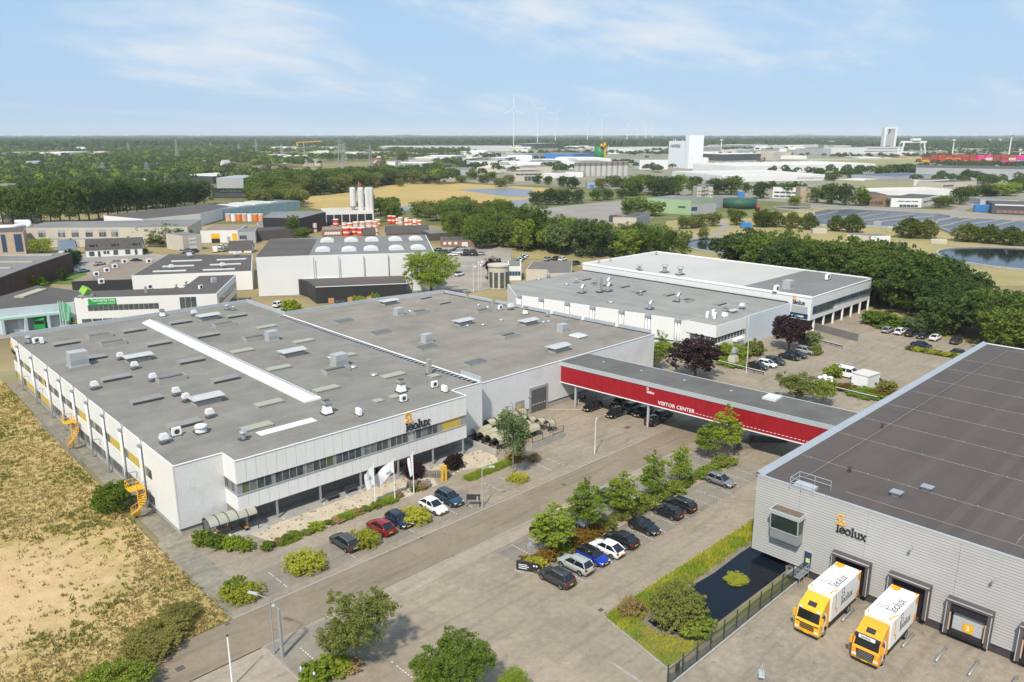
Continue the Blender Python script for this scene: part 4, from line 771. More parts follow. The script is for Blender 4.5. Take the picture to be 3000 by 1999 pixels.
def car_meshes(kind):
    if kind in CAR_MESH: return CAR_MESH[kind]
    Ln, W, H, belt, hood, wr, (xr0, xr1, xf1, xf0), rails = CAR_SPECS[kind]; hl = Ln/2; hw = W/2; D = {}
    deck = belt if kind != 'sedan' else belt-.02
    st = [(-hl, .80, .42, .62), (-hl+.05, .90, .30, deck-.12), (-hl+.22, .955, .24, deck), (-hl*.55, .99, .22, belt+.02), (0, 1.0, .22, belt), (xf0-.1, 1.0, .22, belt-.03), (xf0+.35, .985, .22, hood+.02), (hl-.45, .96, .22, hood-.06), (hl-.15, .90, .24, hood-.16), (hl-.03, .80, .30, hood-.28), (hl, .66, .38, hood-.38)]
    vs = []; fs = []
    for (x, wf, zb, zt) in st:
        w_ = hw*wf; half = [(w_*.82, zb), (w_*.97, zb+.10), (w_, zb+(zt-zb)*.55), (w_*.985, zt-.10), (w_*.92, zt-.025), (w_*.72, zt)]
        vs += [(x, -p[0], p[1]) for p in half] + [(x, p[0], p[1]) for p in reversed(half)]
    m = 12
    for q in range(len(st)-1): fs += [(q*m+k, (q+1)*m+k, (q+1)*m+(k+1) % m, q*m+(k+1) % m) for k in range(m)]
    fs += [tuple(range(m)), tuple(reversed(range((len(st)-1)*m, len(st)*m)))]
    mb = MB().add(vs, [tuple(reversed(f)) for f in fs]); me = mb.mesh('body', PT['black']); me.polygons.foreach_set('use_smooth', [True]*len(me.polygons)); D['body'] = me
    bw, tw = hw*.90, hw*.70; zb = belt-.02; zt = H-.06; bul = .03
    A = {'rb': (xr0, bw*.93, zb), 'rt': (xr1, tw*.97, zt), 'ft': (xf1, tw, zt), 'fb': (xf0, bw*.94, zb-.03)}
    xm0, xm1 = xr0*.45+xf0*.55-.05, xr1*.45+xf1*.55-.05
    def q(a, s): return (A[a][0], s*A[a][1], A[a][2])
    D['windscreen'] = MB().add([q('fb', -1), q('fb', 1), q('ft', 1), q('ft', -1)], [(0, 1, 2, 3)]).mesh('windscreen', M_CARGL)
    D['rear_window'] = MB().add([q('rb', -1), q('rb', 1), q('rt', 1), q('rt', -1)], [(3, 2, 1, 0)]).mesh('rear_window', M_CARGL)
    for s, nm in ((-1, 'sw0'), (1, 'sw1')):
        D[nm] = MB().add([q('rb', s), (xm0, s*bw, zb), (xm1, s*tw, zt+.01), q('rt', s), q('fb', s), q('ft', s)], [(0, 1, 2, 3), (1, 4, 5, 2)]).mesh('side_window', M_CARGL)
    mb = MB(); n = 6; rp = []
    for k in range(n+1):
        u = k/n; x = xr1-.10+(xf1+.06-xr1+.10)*u; z = zt+.015+bul*math.sin(math.pi*min(max(u, .05), .95)); w_ = tw*1.01
        rp += [(x, -w_, z-.04), (x, -w_*.75, z+.02), (x, 0, z+.035), (x, w_*.75, z+.02), (x, w_, z-.04)]
    mb.add(rp, [(k*5+j_, (k+1)*5+j_, (k+1)*5+j_+1, k*5+j_+1) for k in range(n) for j_ in range(4)])
    for s in (-1, 1):
        mb.bar(q('fb', s), q('ft', s), .07, .06); mb.bar(q('rb', s), q('rt', s), .12, .09); mb.bar((xm0, s*bw, zb), (xm1, s*tw, zt), .08, .04)
        mb.bar(q('rt', s), q('ft', s), .07, .07)
    me = mb.mesh('roof', PT['black']); me.polygons.foreach_set('use_smooth', [f.area > .05 for f in me.polygons]); D['roof'] = me
    mb = MB()
    for x in (hl-.83, -hl+.83):
        for s in (-1, 1):
            k0 = [(x+(wr+.055)*math.cos(math.pi*t/10), s*(hw+.006), wr+(wr+.055)*math.sin(math.pi*t/10)) for t in range(11)]
            mb.add(k0, [tuple(range(11))] if s < 0 else [tuple(reversed(range(11)))])
    mb.box(-hl+.9, hl-.9, -hw*.985, hw*.985, .17, .30).box(hl-.12, hl+.012, -hw*.55, hw*.55, .36, .55).box(-hl-.012, -hl+.1, -hw*.6, hw*.6, .30, .46)
    D['trim'] = mb.mesh('trim', M_TRIMB)
    D['mirror'] = MB().box(-.09, .09, -.12, .06, -.07, .07).mesh('mirror', PT['black'])
    D['head'] = MB().frust(-.16, .10, -.16, .16, -.07, -.24, .04, -.15, .15, .07).mesh('headlight', M_HEAD)
    D['tail'] = MB().box(-.05, .12, -.17, .17, -.09, .09).mesh('tail_light', M_TAIL)
    D['plate'] = MB().box(-.012, .012, -.26, .26, -.06, .06).mesh('number_plate', M_PLATE)
    if rails: D['rail'] = MB().bar((xr1+.1, 0, .02), (xf1-.1, 0, .02), .04, .05).mesh('roof_rail', M_RIM)
    CAR_MESH[kind] = D; return D
def car(kind, colour, x, y, ang, label, group=None, detail=True, name='car', roofcol=None, sc=1.0):
    Ln, W, H, belt, hood, wr, cab_, rails = CAR_SPECS[kind]; D = car_meshes(kind); hl, hw = Ln/2, W/2; pm_ = PT[colour]
    t = thing(name, label, 'car', (x, y, 0), ang, group); t.scale = (sc, sc, sc)
    inst('body', D['body'], t, mats=[pm_]); inst('roof', D['roof'], t, mats=[PT[roofcol] if roofcol else pm_])
    for k, nm in (('windscreen', 'windscreen'), ('rear_window', 'rear_window'), ('sw0', 'side_window'), ('sw1', 'side_window'), ('trim', 'trim')): inst(nm, D[k], t)
    ty, rm = wheel_meshes(wr)
    for xx in (hl-.83, -hl+.83):
        for s in (-1, 1):
            wo = inst('wheel', ty, t, (xx, s*(hw-.085), wr)); inst('rim', rm, wo)
    for s in (-1, 1):
        inst('headlight', D['head'], t, (hl-.14, s*hw*.66, hood-.24)); inst('tail_light', D['tail'], t, (-hl+.06, s*hw*.72, belt-.17))
        if detail:
            inst('mirror', D['mirror'], t, (cab_[3]-.28, s*(hw+.06), belt+.05), 0, (1, s, 1), mats=[pm_])
            if rails: inst('roof_rail', D['rail'], t, (0, s*hw*.62, H-.03))
    if detail: inst('number_plate', D['plate'], t, (hl+.02, 0, .45)); inst('number_plate', D['plate'], t, (-hl-.02, 0, .62))
    return t
N_, S_, E_, W_W = R(90), R(-90), 0.0, R(180)
row2 = 'cars in the bays beside the pond'
car('suv', 'dark', 58.0, 52.2, N_, 'dark grey crossover nearest the black signboard, rear towards the yard', row2)
car('suv', 'palegrey', 61.55, 52.5, N_, 'pale grey car with roof rails beside the bright blue car', row2)
car('hatch', 'blue', 64.35, 52.3, S_, 'bright blue hatchback with black roof', row2, roofcol='black')
car('coupe', 'white', 66.95, 52.3, N_, 'white crossover between bright blue car and black coupe', row2)
car('coupe', 'black', 69.85, 52.4, N_, 'black coupe-shaped crossover right of the white crossover', row2)
car('hatch', 'black', 74.5, 52.4, S_, 'black hatchback with its front towards the pond', row2)
car('hatch', 'black', 79.95, 52.7, N_, 'black hatchback beside a black estate, rear towards the pond', row2)
car('estate', 'black', 82.85, 52.9, N_, 'black estate car with silver roof rails near the pond lane', row2)
car('hatch', 'grey', 93.3, 53.0, S_, 'mid grey hatchback alone at the far end of the bays', row2)
rown = 'cars along the street front'
car('estate', 'dark', 45.6, 75.4, N_, 'dark grey estate parked left of yellow-green shrubs', rown)
car('coupe', 'red', 50.85, 75.4, N_, 'dark red car by the street front', rown)
car('hatch', 'navy', 53.6, 75.3, S_, 'very dark blue car right of the red car', rown)
car('coupe', 'white', 59.1, 75.2, S_, 'white crossover left of the slate blue car', rown)
car('suv', 'teal', 62.1, 75.5, S_, 'slate blue crossover by the dark sign frame', rown)
row1 = 'cars behind the young trees'
car('hatch', 'black', 64.3, 59.8, S_, 'black car half hidden behind the nearest young tree', row1)
car('coupe', 'grey', 69.7, 59.8, S_, 'grey coupe-shaped car behind the second young tree', row1)
car('suv', 'black', 77.5, 59.9, S_, 'black boxy car behind the third young tree', row1)
rowb = 'cars under the red bridge'
car('hatch', 'black', 104.4, 86.0, W_W, 'black hatchback under the bridge nearest the hall wall', rowb)
car('hatch', 'black', 104.7, 80.9, W_W, 'black car in front row beside the grey car under bridge', rowb)
car('suv', 'black', 109.4, 83.6, W_W, 'black car behind, left of the grey car under the bridge', rowb)
car('suv', 'grey', 108.5, 80.6, W_W, 'grey car under the bridge between black cars', rowb)
car('coupe', 'dark', 108.6, 77.9, W_W, 'dark grey car behind the middle post of the bridge', rowb)
car('coupe', 'black', 106.6, 73.8, E_, 'black car just right of the middle bridge post', rowb)
car('hatch', 'black', 110.2, 74.6, E_, 'black car furthest right under the bridge', rowb)
rowl = 'cars by the copper beeches'
car('sedan', 'black', 160.9, 76.8, S_, 'black sedan near the small copper beech', rowl)
car('estate', 'black', 163.6, 76.5, S_, 'black estate behind the black sedan', rowl)
car('suv', 'silver', 167.8, 76.4, S_, 'silver car nearest the small copper beech', rowl)
car('suv', 'dark', 155.2, 77.2, S_, 'dark grey car right of the white car beside the hedge rail', rowl)
car('hatch', 'white', 152.2, 77.4, S_, 'white car between two dark cars beside the hedge rail', rowl)
car('sedan', 'black', 149.4, 78.2, S_, 'black car at the left end of the row by the sculpture', rowl)
rowf = 'cars in the far lot below the wood'
car('estate', 'silver', 201.8, 71.2, E_, 'silver estate at the left end of the far row', rowf)
car('suv', 'white', 202.0, 68.3, E_, 'white tall car second in the far row', rowf)
car('suv', 'black', 202.0, 65.8, E_, 'black car third in the far row', rowf)
car('suv', 'black', 201.8, 63.0, W_W, 'black car fourth in the far row, facing the yard', rowf)
car('sedan', 'white', 202.0, 60.2, E_, 'white low car at the right end of the far row', rowf)
car('suv', 'dark', 202.0, 55.6, E_, 'dark grey car alone right of the far row', rowf)
car('sedan', 'navy', 192.2, 60.0, S_, 'blue car behind the low yellow hedge', rowf)
car('hatch', 'dark', 190.6, 51.2, S_, 'dark car peeping over the warehouse roof edge', rowf)
car('hatch', 'navy', 156.2, 56.4, E_, 'dark blue car beside the pale equipment hut', rowf)

def van(x, y, ang, colour, label, group=None, kind='window', sc=1.0):
    t = thing('van', label, 'van', (x, y, 0), ang, group); t.scale = (sc,)*3; Ln, hw, H = 5.2, .97, 2.25; hl = Ln/2
    prof = [(-hl, .35), (-hl, 2.05), (-hl+.12, H), (.95, H), (1.25, H-.08), (2.05, 1.35), (2.5, 1.10), (hl, .85), (hl, .35)]
    n = len(prof); vs = [(p[0], -hw*(1 if p[1] < 1.3 else .9), p[1]) for p in prof] + [(p[0], hw*(1 if p[1] < 1.3 else .9), p[1]) for p in prof]
    MB().add(vs, [tuple(range(n)), tuple(reversed(range(n, 2*n)))] + [(k, n+k, n+(k+1) % n, (k+1) % n) for k in range(n)]).build('body', PT[colour], t)
    MB().add([(1.33, -.78, H-.14), (1.33, .78, H-.14), (2.02, .86, 1.42), (2.02, -.86, 1.42)], [(0, 3, 2, 1)]).build('windscreen', M_CARGL, t)
    for s in (-1, 1):
        for (x0, x1) in (((-.9, .2), (.35, 1.35)) if kind == 'window' else ((.35, 1.35),)):
            mb = MB(); ya, yb = s*(hw*.985), s*(hw*.915)
            f = [(x0, ya, 1.38), (x1+.25 if x1 > 1 else x1, ya, 1.38), (x1, yb, 2.0), (x0, yb, 2.0)]; mb.add(f, [(0, 1, 2, 3) if s < 0 else (3, 2, 1, 0)])
            mb.build('side_window', M_CARGL, t)
    ty, rm = wheel_meshes(.35)
    for xx in (hl-.95, -hl+1.0):
        for s in (-1, 1): wo = inst('wheel', ty, t, (xx, s*(hw-.07), .35)); inst('rim', rm, wo)
    for s in (-1, 1): cube('headlight', hl-.06, hl+.02, s*.72-.14, s*.72+.14, .75, .92, M_HEAD, t); cube('tail_light', -hl-.02, -hl+.03, s*.85-.06, s*.85+.06, .8, 1.2, M_TAIL, t)
    return t
van(156.6, 62.4, S_, 'white', 'white minibus by the equipment hut in the far yard')

# ---- two delivery lorries at the docks -------------------------------------------
M_LORY = mat('lorry_yellow', (0.80, 0.42, 0.015), 0.35, 0.0, spec=0.5, coat=0.4); M_LORY2 = mat('lorry_amber', (0.80, 0.34, 0.012), 0.35, 0.0, spec=0.5, coat=0.4); M_BOX = mat('lorry_box_white', (0.80, 0.79, 0.77), 0.4, 0.02)
M_STRIPE = mat('lorry_stripe', (0.78, 0.36, 0.02), 0.45, 0.0)
def strip_on(parent, pts, w_, m, y, nm='stripe'):
    mb = MB(); ribbon(mb, pts, w_, .012); o = mb.build(nm, m, parent); return o
def lorry(x, y, cm, label, grille, board):
    """cab towards -X (local front at x=0), box runs back towards +X"""
    t = thing('lorry', label, 'lorry', (x, y, 0), 0, 'lorries backed up to the docks'); hw = 1.27
    cabn = bpy.data.objects.new('cab', None); link(cabn, t)
    prof = [(.05, .42), (0, .75), (0, 1.55), (.10, 1.75), (.33, 2.75), (.42, 2.95), (.95, 3.35), (1.75, 3.72), (2.15, 3.8), (2.15, .9), (1.65, .9), (1.5, 1.15), (1.0, 1.15), (.75, .42)]
    n = len(prof)
    def wy(p): return hw*(.985 if p[1] < 1.8 else .96 if p[1] < 3 else .90)
    vs = [(p[0], -wy(p), p[1]) for p in prof] + [(p[0], wy(p), p[1]) for p in prof]
    fcs = [(k, (k+1) % n, n+(k+1) % n, n+k) for k in range(n)]
    MB().add(vs, [tuple(range(n)), tuple(reversed(range(n, 2*n)))] + fcs).build('cab_body', cm, cabn)
    MB().add([(.085, -1.12, 1.78), (.085, 1.12, 1.78), (.315, 1.08, 2.72), (.315, -1.08, 2.72)], [(3, 2, 1, 0)]).build('windscreen', M_CARGL, cabn)
    for s in (-1, 1):
        MB().add([(.42, s*1.262, 1.85), (1.25, s*1.262, 1.85), (1.25, s*1.235, 2.55), (.52, s*1.235, 2.55)], [(0, 1, 2, 3)] if s < 0 else [(3, 2, 1, 0)]).build('side_window', M_CARGL, cabn)
        MB().box(.05, .2, s*1.42-.11, s*1.42+.11, 1.75, 2.55).bar((.2, s*1.2, 2.5), (.15, s*1.4, 2.5), .05, .05).build('mirror', cm, cabn)
        MB().frust(-.03, .1, s*.98-.2, s*.98+.2, .72, -.02, .1, s*.98-.2, s*.98+.2, .95).build('headlight', M_HEAD, cabn)
        MB().box(.25, .4, s*.9-.16, s*.9+.16, 2.82, 2.95).build('top_lamp', M_HEAD, cabn)
    if grille == 'slats':
        for k in range(4): cube('grille_slat', -.035, .02, -.72, .72, .86+k*.17, .96+k*.17, M_TRIMB, cabn)
        for s in (-1, 1): cube('grille_corner', -.02, .05, s*.95-.2, s*.95+.2, 1.42, 1.54, M_TRIMB, cabn)
    else:
        MB().add([(-.03, -.72, .62), (-.03, .72, .62), (-.03, .86, 1.5), (-.03, -.86, 1.5), (.05, -.72, .62), (.05, .72, .62), (.05, .86, 1.5), (.05, -.86, 1.5)], [(3,2,1,0),(0,1,5,4),(1,2,6,5),(2,3,7,6),(3,0,4,7)]).build('grille', M_TRIMB, cabn)
        for k in range(5): cube('grille_slat', -.05, -.02, -.68, .68, .72+k*.16, .745+k*.16, M_GALV, cabn)
        MB().box(.02, .32, -1.14, 1.14, 2.74, 2.98).build('sun_visor', M_TRIMB, cabn)
    if board:
        MB().box(-.03, .03, -.75, .75, 2.72, 3.05).build('name_board', M_LETW, cabn)
        s_, w__ = brand_sign(cabn, (-.03, .52, 2.80), R(-90), .17, M_LETW, M_LETB, .01, wt=.2); 
        for c in list(s_.children):
            if c.name.startswith('emblem'): bpy.data.objects.remove(c)
    MB().add([(.62, -.42, 3.12), (.62, .42, 3.12), (1.05, .42, 3.44), (1.05, -.42, 3.44)], [(3, 2, 1, 0)]).build('roof_hatch', M_TRIMB, cabn)
    MB().box(-.02, .5, -1.2, 1.2, .3, .45).build('bumper_skirt', M_TRIMB, cabn)
    MB().box(-.035, -.01, -.27, .27, .46, .57).build('number_plate', M_PLATE, cabn)
    for s in (-1, 1):                              # white ribbon painted on the cab side
        mb = MB(); ribbon(mb, [(.55, .75), (.62, 1.3), (.95, 1.75), (.98, 2.25), (.55, 2.75)], .22, .01); o = mb.build('cab_ribbon', M_LETW, cabn); o.location = (.35, s*1.265 if s < 0 else 1.268, 0); o.scale = (1, -s if s < 0 else -1, 1)
    boxr = bpy.data.objects.new('cargo_box', None); link(boxr, t)
    x0, x1 = 2.35, 9.1
    MB().box(x0, x1, -hw, hw, 1.15, 4.0).build('box_body', M_BOX, boxr)
    MB().bar((x0, -hw, 4.0), (x1, -hw, 4.0), .06, .06).bar((x0, hw, 4.0), (x1, hw, 4.0), .06, .06).bar((x0, -hw, 4.0), (x0, hw, 4.0), .06, .06).bar((x0, -hw, 1.15), (x0, -hw, 4.0), .06, .06).build('box_edge', M_BOX, boxr)
    MB().box(2.2, 9.0, -.5, .5, .75, 1.15).box(2.6, 7.2, -1.2, -1.12, .55, 1.1).box(2.6, 7.2, 1.12, 1.2, .55, 1.1).build('chassis', M_TRIMB, t)
    # amber bands along the sides and the roof
    so = bpy.data.objects.new('side_livery', None); link(so, boxr); so.location = (0, -hw-.004, 0)
    strip_on(so, [(3.15, 4.0), (3.35, 3.2), (3.25, 2.3), (3.7, 2.05), (3.8, 1.55)], .16, M_STRIPE, 0)
    MB().add([(8.35, -.01, 4.0), (9.1, -.01, 4.0), (9.1, -.01, 2.9), (8.75, -.01, 3.0), (8.5, -.01, 3.4)], [(4, 3, 2, 1, 0)][:1]).build('stripe', M_STRIPE, so); MB().add([(8.3, -.01, 1.2), (9.1, -.01, 1.2), (9.1, -.01, 2.2), (8.6, -.01, 1.9)], [(0, 1, 2, 3)]).build('stripe', M_STRIPE, so)
    so2 = bpy.data.objects.new('roof_livery', None); link(so2, boxr); so2.location = (0, 0, 4.004); so2.rotation_euler = (R(-90), 0, 0)
    strip_on(so2, [(2.6, -.95), (3.0, -.85), (3.3, -.95), (3.9, -1.15)], .16, M_STRIPE, 0); strip_on(so2, [(2.55, 1.0), (3.0, 1.18)], .16, M_STRIPE, 0)
    MB().add([(8.1, -.01, .6), (8.5, -.01, .3), (9.1, -.01, .35), (9.1, -.01, 1.27), (8.3, -.01, 1.27)], [(0, 1, 2, 3, 4)]).build('stripe', M_STRIPE, so2); MB().add([(8.6, -.01, -1.27), (9.1, -.01, -1.27), (9.1, -.01, -.8)], [(0, 1, 2)]).build('stripe', M_STRIPE, so2)
    s1, _ = brand_sign(boxr, (4.6, -hw-.006, 2.05), 0, .52, M_LETB, M_LETB, .012, wt=.16, lw=.10, gap=.1)
    s2, _ = brand_sign(boxr, (4.2, -.75, 4.006), 0, 0.52, M_LETB, M_LETB, .012, wt=.16, lw=.10, tilt=(R(-90), 0, R(0)), gap=.1)
    s2.rotation_euler = (R(-90), 0, 0); s2.location = (4.2, -.85, 4.004)
    ty, rm = wheel_meshes(.5)
    for xx in (1.25, 6.9):
        for s in (-1, 1):
            wo = inst('wheel', ty, t, (xx, s*(hw-.16), .5), 0, (1, 1.4, 1)); inst('rim', rm, wo)
    return t
lorry(68.25, 28.25, M_LORY, 'yellow box lorry at the left dock with plain cab front and slatted grille', 'slats', False)
lorry(67.95, 22.45, M_LORY2, 'amber box lorry at the second dock with black grille and name board over windscreen', 'mesh', True)
# wheel guides in front of the docks
GL = ['grey steel wheel guide beside the yellow lorry', 'grey steel wheel guide beside the amber lorry', 'grey steel wheel guide left of dock three', 'grey steel wheel guide right of dock three', 'grey steel wheel guide nearest the right picture edge']
for k, yy in enumerate((26.75, 20.85, 17.85, 15.05, 11.9)):
    o = MB().tube([(73.35, yy+.12, .02), (73.2, yy, .2), (73.5, yy, .3), (75.9, yy, .3), (76.0, yy, .02)], .12, 8).build('wheel_guide', M_GALV, None, True)
    tag(o, GL[k], 'wheel guide', 'wheel guides at the docks')

# ================================================================== VEGETATION
def quads_mesh(name, V, m):
    """V: (n,4,3) array of leaf quads"""
    n = len(V); me = bpy.data.meshes.new(name); me.vertices.add(n*4); me.vertices.foreach_set('co', V.reshape(-1).astype(np.float32))
    me.loops.add(n*4); me.loops.foreach_set('vertex_index', np.arange(n*4, dtype=np.int32)); me.polygons.add(n); me.polygons.foreach_set('loop_start', np.arange(0, n*4, 4, dtype=np.int32))
    me.update(); me.materials.append(m); return me
def unit(v): return v/np.maximum(np.linalg.norm(v, axis=-1, keepdims=True), 1e-9)
def leaf_quads(C, Nn, size, rng, asp=0.6):
    n = len(C); t = unit(rng.normal(size=(n, 3))); u = unit(np.cross(Nn, t)); v = np.cross(Nn, u); s = (size*rng.uniform(.6, 1.35, n))[:, None]
    u = u*s; v = v*s*asp
    return np.stack([C-u*.5, C-v*.5+u*.05, C+u*.5, C+v*.5+u*.05], 1)
def crown_quads(blobs, nclump, nleaf, size, seed, cr=.32, jit=.7, flat=1.0, asp=.6):
    """clumps of leaves spread over the skins of several lobes: uneven outline, gaps between clumps"""
    rng = np.random.default_rng(seed); out_ = []
    tot = sum((b[3]*b[4]*b[5])**(2/3) for b in blobs)
    for b in blobs:
        k = max(3, int(nclump*(b[3]*b[4]*b[5])**(2/3)/tot)); d = unit(rng.normal(size=(k, 3))); rad = 1 - np.abs(rng.normal(0, .22, k)); rad[rng.random(k) < .12] *= .55
        c = np.array(b[:3]) + d*rad[:, None]*np.array(b[3:6])
        m = max(2, nleaf//nclump); r0 = cr*np.array(b[3:6])*rng.uniform(.6, 1.25, (k, 1))
        dd = unit(rng.normal(size=(k, m, 3)) + np.array([0, 0, .35])); pp = c[:, None, :] + dd*r0[:, None, :]*np.array([1, 1, flat])*(rng.uniform(.45, 1.05, (k, m, 1)))
        nn = unit(dd + rng.normal(size=dd.shape)*jit)
        out_.append(leaf_quads(pp.reshape(-1, 3), nn.reshape(-1, 3), size, rng, asp))
    return np.concatenate(out_)
M_BARK = mat('bark', (0.12, 0.095, 0.07), 0.95, 0.25, 2.0, bump=0.4, bs=10); M_BARKG = mat('grey_bark', (0.22, 0.20, 0.165), 0.95, 0.2, 2.0)
LF = {'oak': leaf_mat('leaf_oak', (0.062, 0.106, 0.019), (0.156, 0.215, 0.040), (0.298, 0.342, 0.070)),
      'dark': leaf_mat('leaf_dark', (0.039, 0.072, 0.021), (0.095, 0.144, 0.039), (0.172, 0.220, 0.060)),
      'bright': leaf_mat('leaf_bright', (0.18, 0.24, 0.028), (0.30, 0.39, 0.05), (0.40, 0.48, 0.09), .45),
      'olive': leaf_mat('leaf_olive', (0.115, 0.144, 0.030), (0.228, 0.254, 0.066), (0.366, 0.361, 0.114)),
      'willow': leaf_mat('leaf_willow', (0.096, 0.136, 0.053), (0.184, 0.246, 0.097), (0.295, 0.333, 0.140)),
      'purple': leaf_mat('leaf_purple', (0.026, 0.016, 0.017), (0.065, 0.037, 0.037), (0.108, 0.070, 0.060)),
      'clip': leaf_mat('leaf_clipped', (0.077, 0.106, 0.016), (0.167, 0.198, 0.031), (0.277, 0.275, 0.051)),
      'yellow': leaf_mat('leaf_yellow', (0.27, 0.28, 0.03), (0.46, 0.46, 0.06), (0.62, 0.58, 0.12)),
      'gold': leaf_mat('leaf_gold', (0.176, 0.110, 0.013), (0.308, 0.198, 0.022), (0.462, 0.319, 0.050)),
      'shrub': leaf_mat('leaf_shrub', (0.102, 0.160, 0.025), (0.217, 0.287, 0.044), (0.377, 0.419, 0.080)),
      'hedge': leaf_mat('leaf_hedge', (0.021, 0.057, 0.021), (0.044, 0.098, 0.030)),
      'straw': leaf_mat('leaf_straw', (0.30, 0.23, 0.085), (0.44, 0.33, 0.14), (0.55, 0.44, 0.22), .45),
      'far': leaf_mat('leaf_far', (0.040, 0.070, 0.027), (0.085, 0.125, 0.042), (0.170, 0.195, 0.066), .3, .16, .045),
      'weed': leaf_mat('leaf_weed', (0.20, 0.20, 0.05), (0.31, 0.29, 0.085), (0.40, 0.35, 0.13), .45),
      'rust': leaf_mat('leaf_rust', (0.140, 0.086, 0.019), (0.250, 0.164, 0.031), (0.218, 0.234, 0.055))}
# prototypes, about 10 m tall (crown, trunk); copies share the meshes and take their own leaf colour
def lobes(n, r, zc, rz, seed, spread=.62, lob=.5):
    rng = np.random.default_rng(seed); L_ = [(0, 0, zc, r*.72, r*.72, rz*.8)]
    for k in range(n):
        a = 2*math.pi*k/n + rng.uniform(-.4, .4); q = rng.uniform(.75, 1.05)
        L_.append((r*spread*math.cos(a)*q, r*spread*math.sin(a)*q, zc + rz*rng.uniform(-.5, .45), r*lob*rng.uniform(.8, 1.15), r*lob*rng.uniform(.8, 1.15), rz*lob*rng.uniform(.75, 1.1)))
    return L_
def trunk_mesh(h, r, seed, nl=5, spread=1.6, top=.75):
    rng = np.random.default_rng(seed); mb = MB(); mb.tube([(0, 0, -.1), (.03, .02, h*.3), (rng.normal(0, .1), rng.normal(0, .1), h*top)], r, 7, 0, r*.35)
    for k in range(nl):
        a = 2*math.pi*k/nl + rng.uniform(-.5, .5); z = h*rng.uniform(.28, .55)
        mb.tube([(0, 0, z), (math.cos(a)*spread*.5, math.sin(a)*spread*.5, z+h*.12), (math.cos(a)*spread, math.sin(a)*spread, z+h*.26)], r*.4, 5, 0, r*.12)
    return mb.mesh('trunk', M_BARK)
PROTO = {}
def proto(nm, blobs, nc, nl, size, seed, tr, **kw): PROTO[nm] = [(quads_mesh('crown_'+nm, crown_quads(blobs, nc, nl, size, seed, **kw), LF['oak']), tr)]
def protos(nm, items): PROTO[nm] = [(quads_mesh('crown_'+nm, crown_quads(bl, nc, nl, sz, sd, **kw), LF['oak']), tr) for (bl, nc, nl, sz, sd, tr, kw) in items]
protos('round', [(lobes(7, 4.3, 5.9, 3.9, s), 230, 6200, .42, s, trunk_mesh(10, .28, s), dict(cr=.30)) for s in (1, 2, 3, 4)])
protos('tall', [([(0, 0, 3.4, 2.6, 2.6, 2.2)] + lobes(6, 2.9, 6.2, 3.7, s, lob=.52), 200, 5400, .36, s, trunk_mesh(10, .2, s, 5, 1.0), dict(cr=.30)) for s in (11, 12, 13)])
protos('wood', [([(0, 0, 2.6, 3.4, 3.4, 2.2)] + lobes(8, 4.4, 5.6, 4.2, s, lob=.48), 280, 7000, .44, s, trunk_mesh(10, .3, s), dict(cr=.27)) for s in (21, 22, 23)])
def whorls(seed, n=6):
    rng = np.random.default_rng(seed); L_ = []
    for k in range(n):
        z = 3.2+k*6.4/n; r = (2.5-abs(k-1.6)*.42)*rng.uniform(.85, 1.1); q = 4 if k < n-1 else 1
        for j_ in range(q):
            a = 2*math.pi*j_/q + rng.uniform(0, 2); L_.append((r*.55*math.cos(a), r*.55*math.sin(a), z+rng.uniform(-.3, .3), max(.6, r*.52), max(.6, r*.52), .62))
    return L_ + [(0, 0, 9.3, .5, .5, .8)]
protos('young', [(whorls(s), 300, 8000, .22, s, trunk_mesh(10, .13, s, 6, 1.4, .92), dict(cr=.36, jit=.9)) for s in (31, 32, 33)])
protos('birch', [(lobes(8, 2.6, 5.6, 3.8, s, .55, .42), 260, 6200, .26, s, trunk_mesh(10, .12, s, 6, 1.2, .9), dict(cr=.36, jit=1.0)) for s in (41,)])
protos('clipped', [([(0, 0, 4.1, 4.4, 4.4, 3.9), (0, 0, 6.6, 2.7, 2.7, 2.6), (0, 0, 8.6, 1.0, 1.0, 1.3)], 520, 9400, .42, s, trunk_mesh(10, .3, s, 2, .5, .4), dict(cr=.13, jit=.45)) for s in (51, 52)])
protos('weeping', [(lobes(9, 4.2, 5.6, 3.9, s, .6, .5) + [(0, 0, 7.6, 2.0, 2.0, 2.2)], 320, 8200, .40, s, trunk_mesh(10, .28, s), dict(cr=.26, jit=.8, asp=.8)) for s in (61,)])
protos('bush', [(lobes(6, .85, .55, .5, s, .6, .55) + [(0, 0, .35, .8, .8, .4)], 90, 2600, .16, s, None, dict(cr=.34)) for s in (71, 72, 73)])
protos('upright', [([(0, 0, .4, .95, .95, .5)] + lobes(7, .9, .5, .5, s, .6, .5), 260, 7800, .10, s, None, dict(cr=.16, flat=2.6, asp=.45, jit=.6)) for s in (81, 82)])
protos('willow_bush', [(lobes(9, 1.3, .9, .85, s, .6, .5) + [(0, 0, .5, 1.3, 1.3, .6)], 260, 9000, .17, s, None, dict(cr=.32, jit=.9)) for s in (91,)])
protos('near', [(lobes(9, 4.2, 5.7, 3.9, s, .62, .46), 420, 17000, .24, s, trunk_mesh(10, .26, s), dict(cr=.25, jit=.9)) for s in (101, 102)])
protos('thicket', [(lobes(12, 1.4, .8, .7, s, .68, .42) + [(0, 0, .5, 1.3, 1.3, .6)], 420, 17000, .085, s, None, dict(cr=.24, jit=.9)) for s in (111,)])
protos('column', [([(0, 0, 1.0, .42, .42, 1.0), (0, 0, 1.6, .26, .26, .7)], 60, 1500, .16, s, None, dict(cr=.3)) for s in (95,)])
_tc = [0]
PDIM = {}
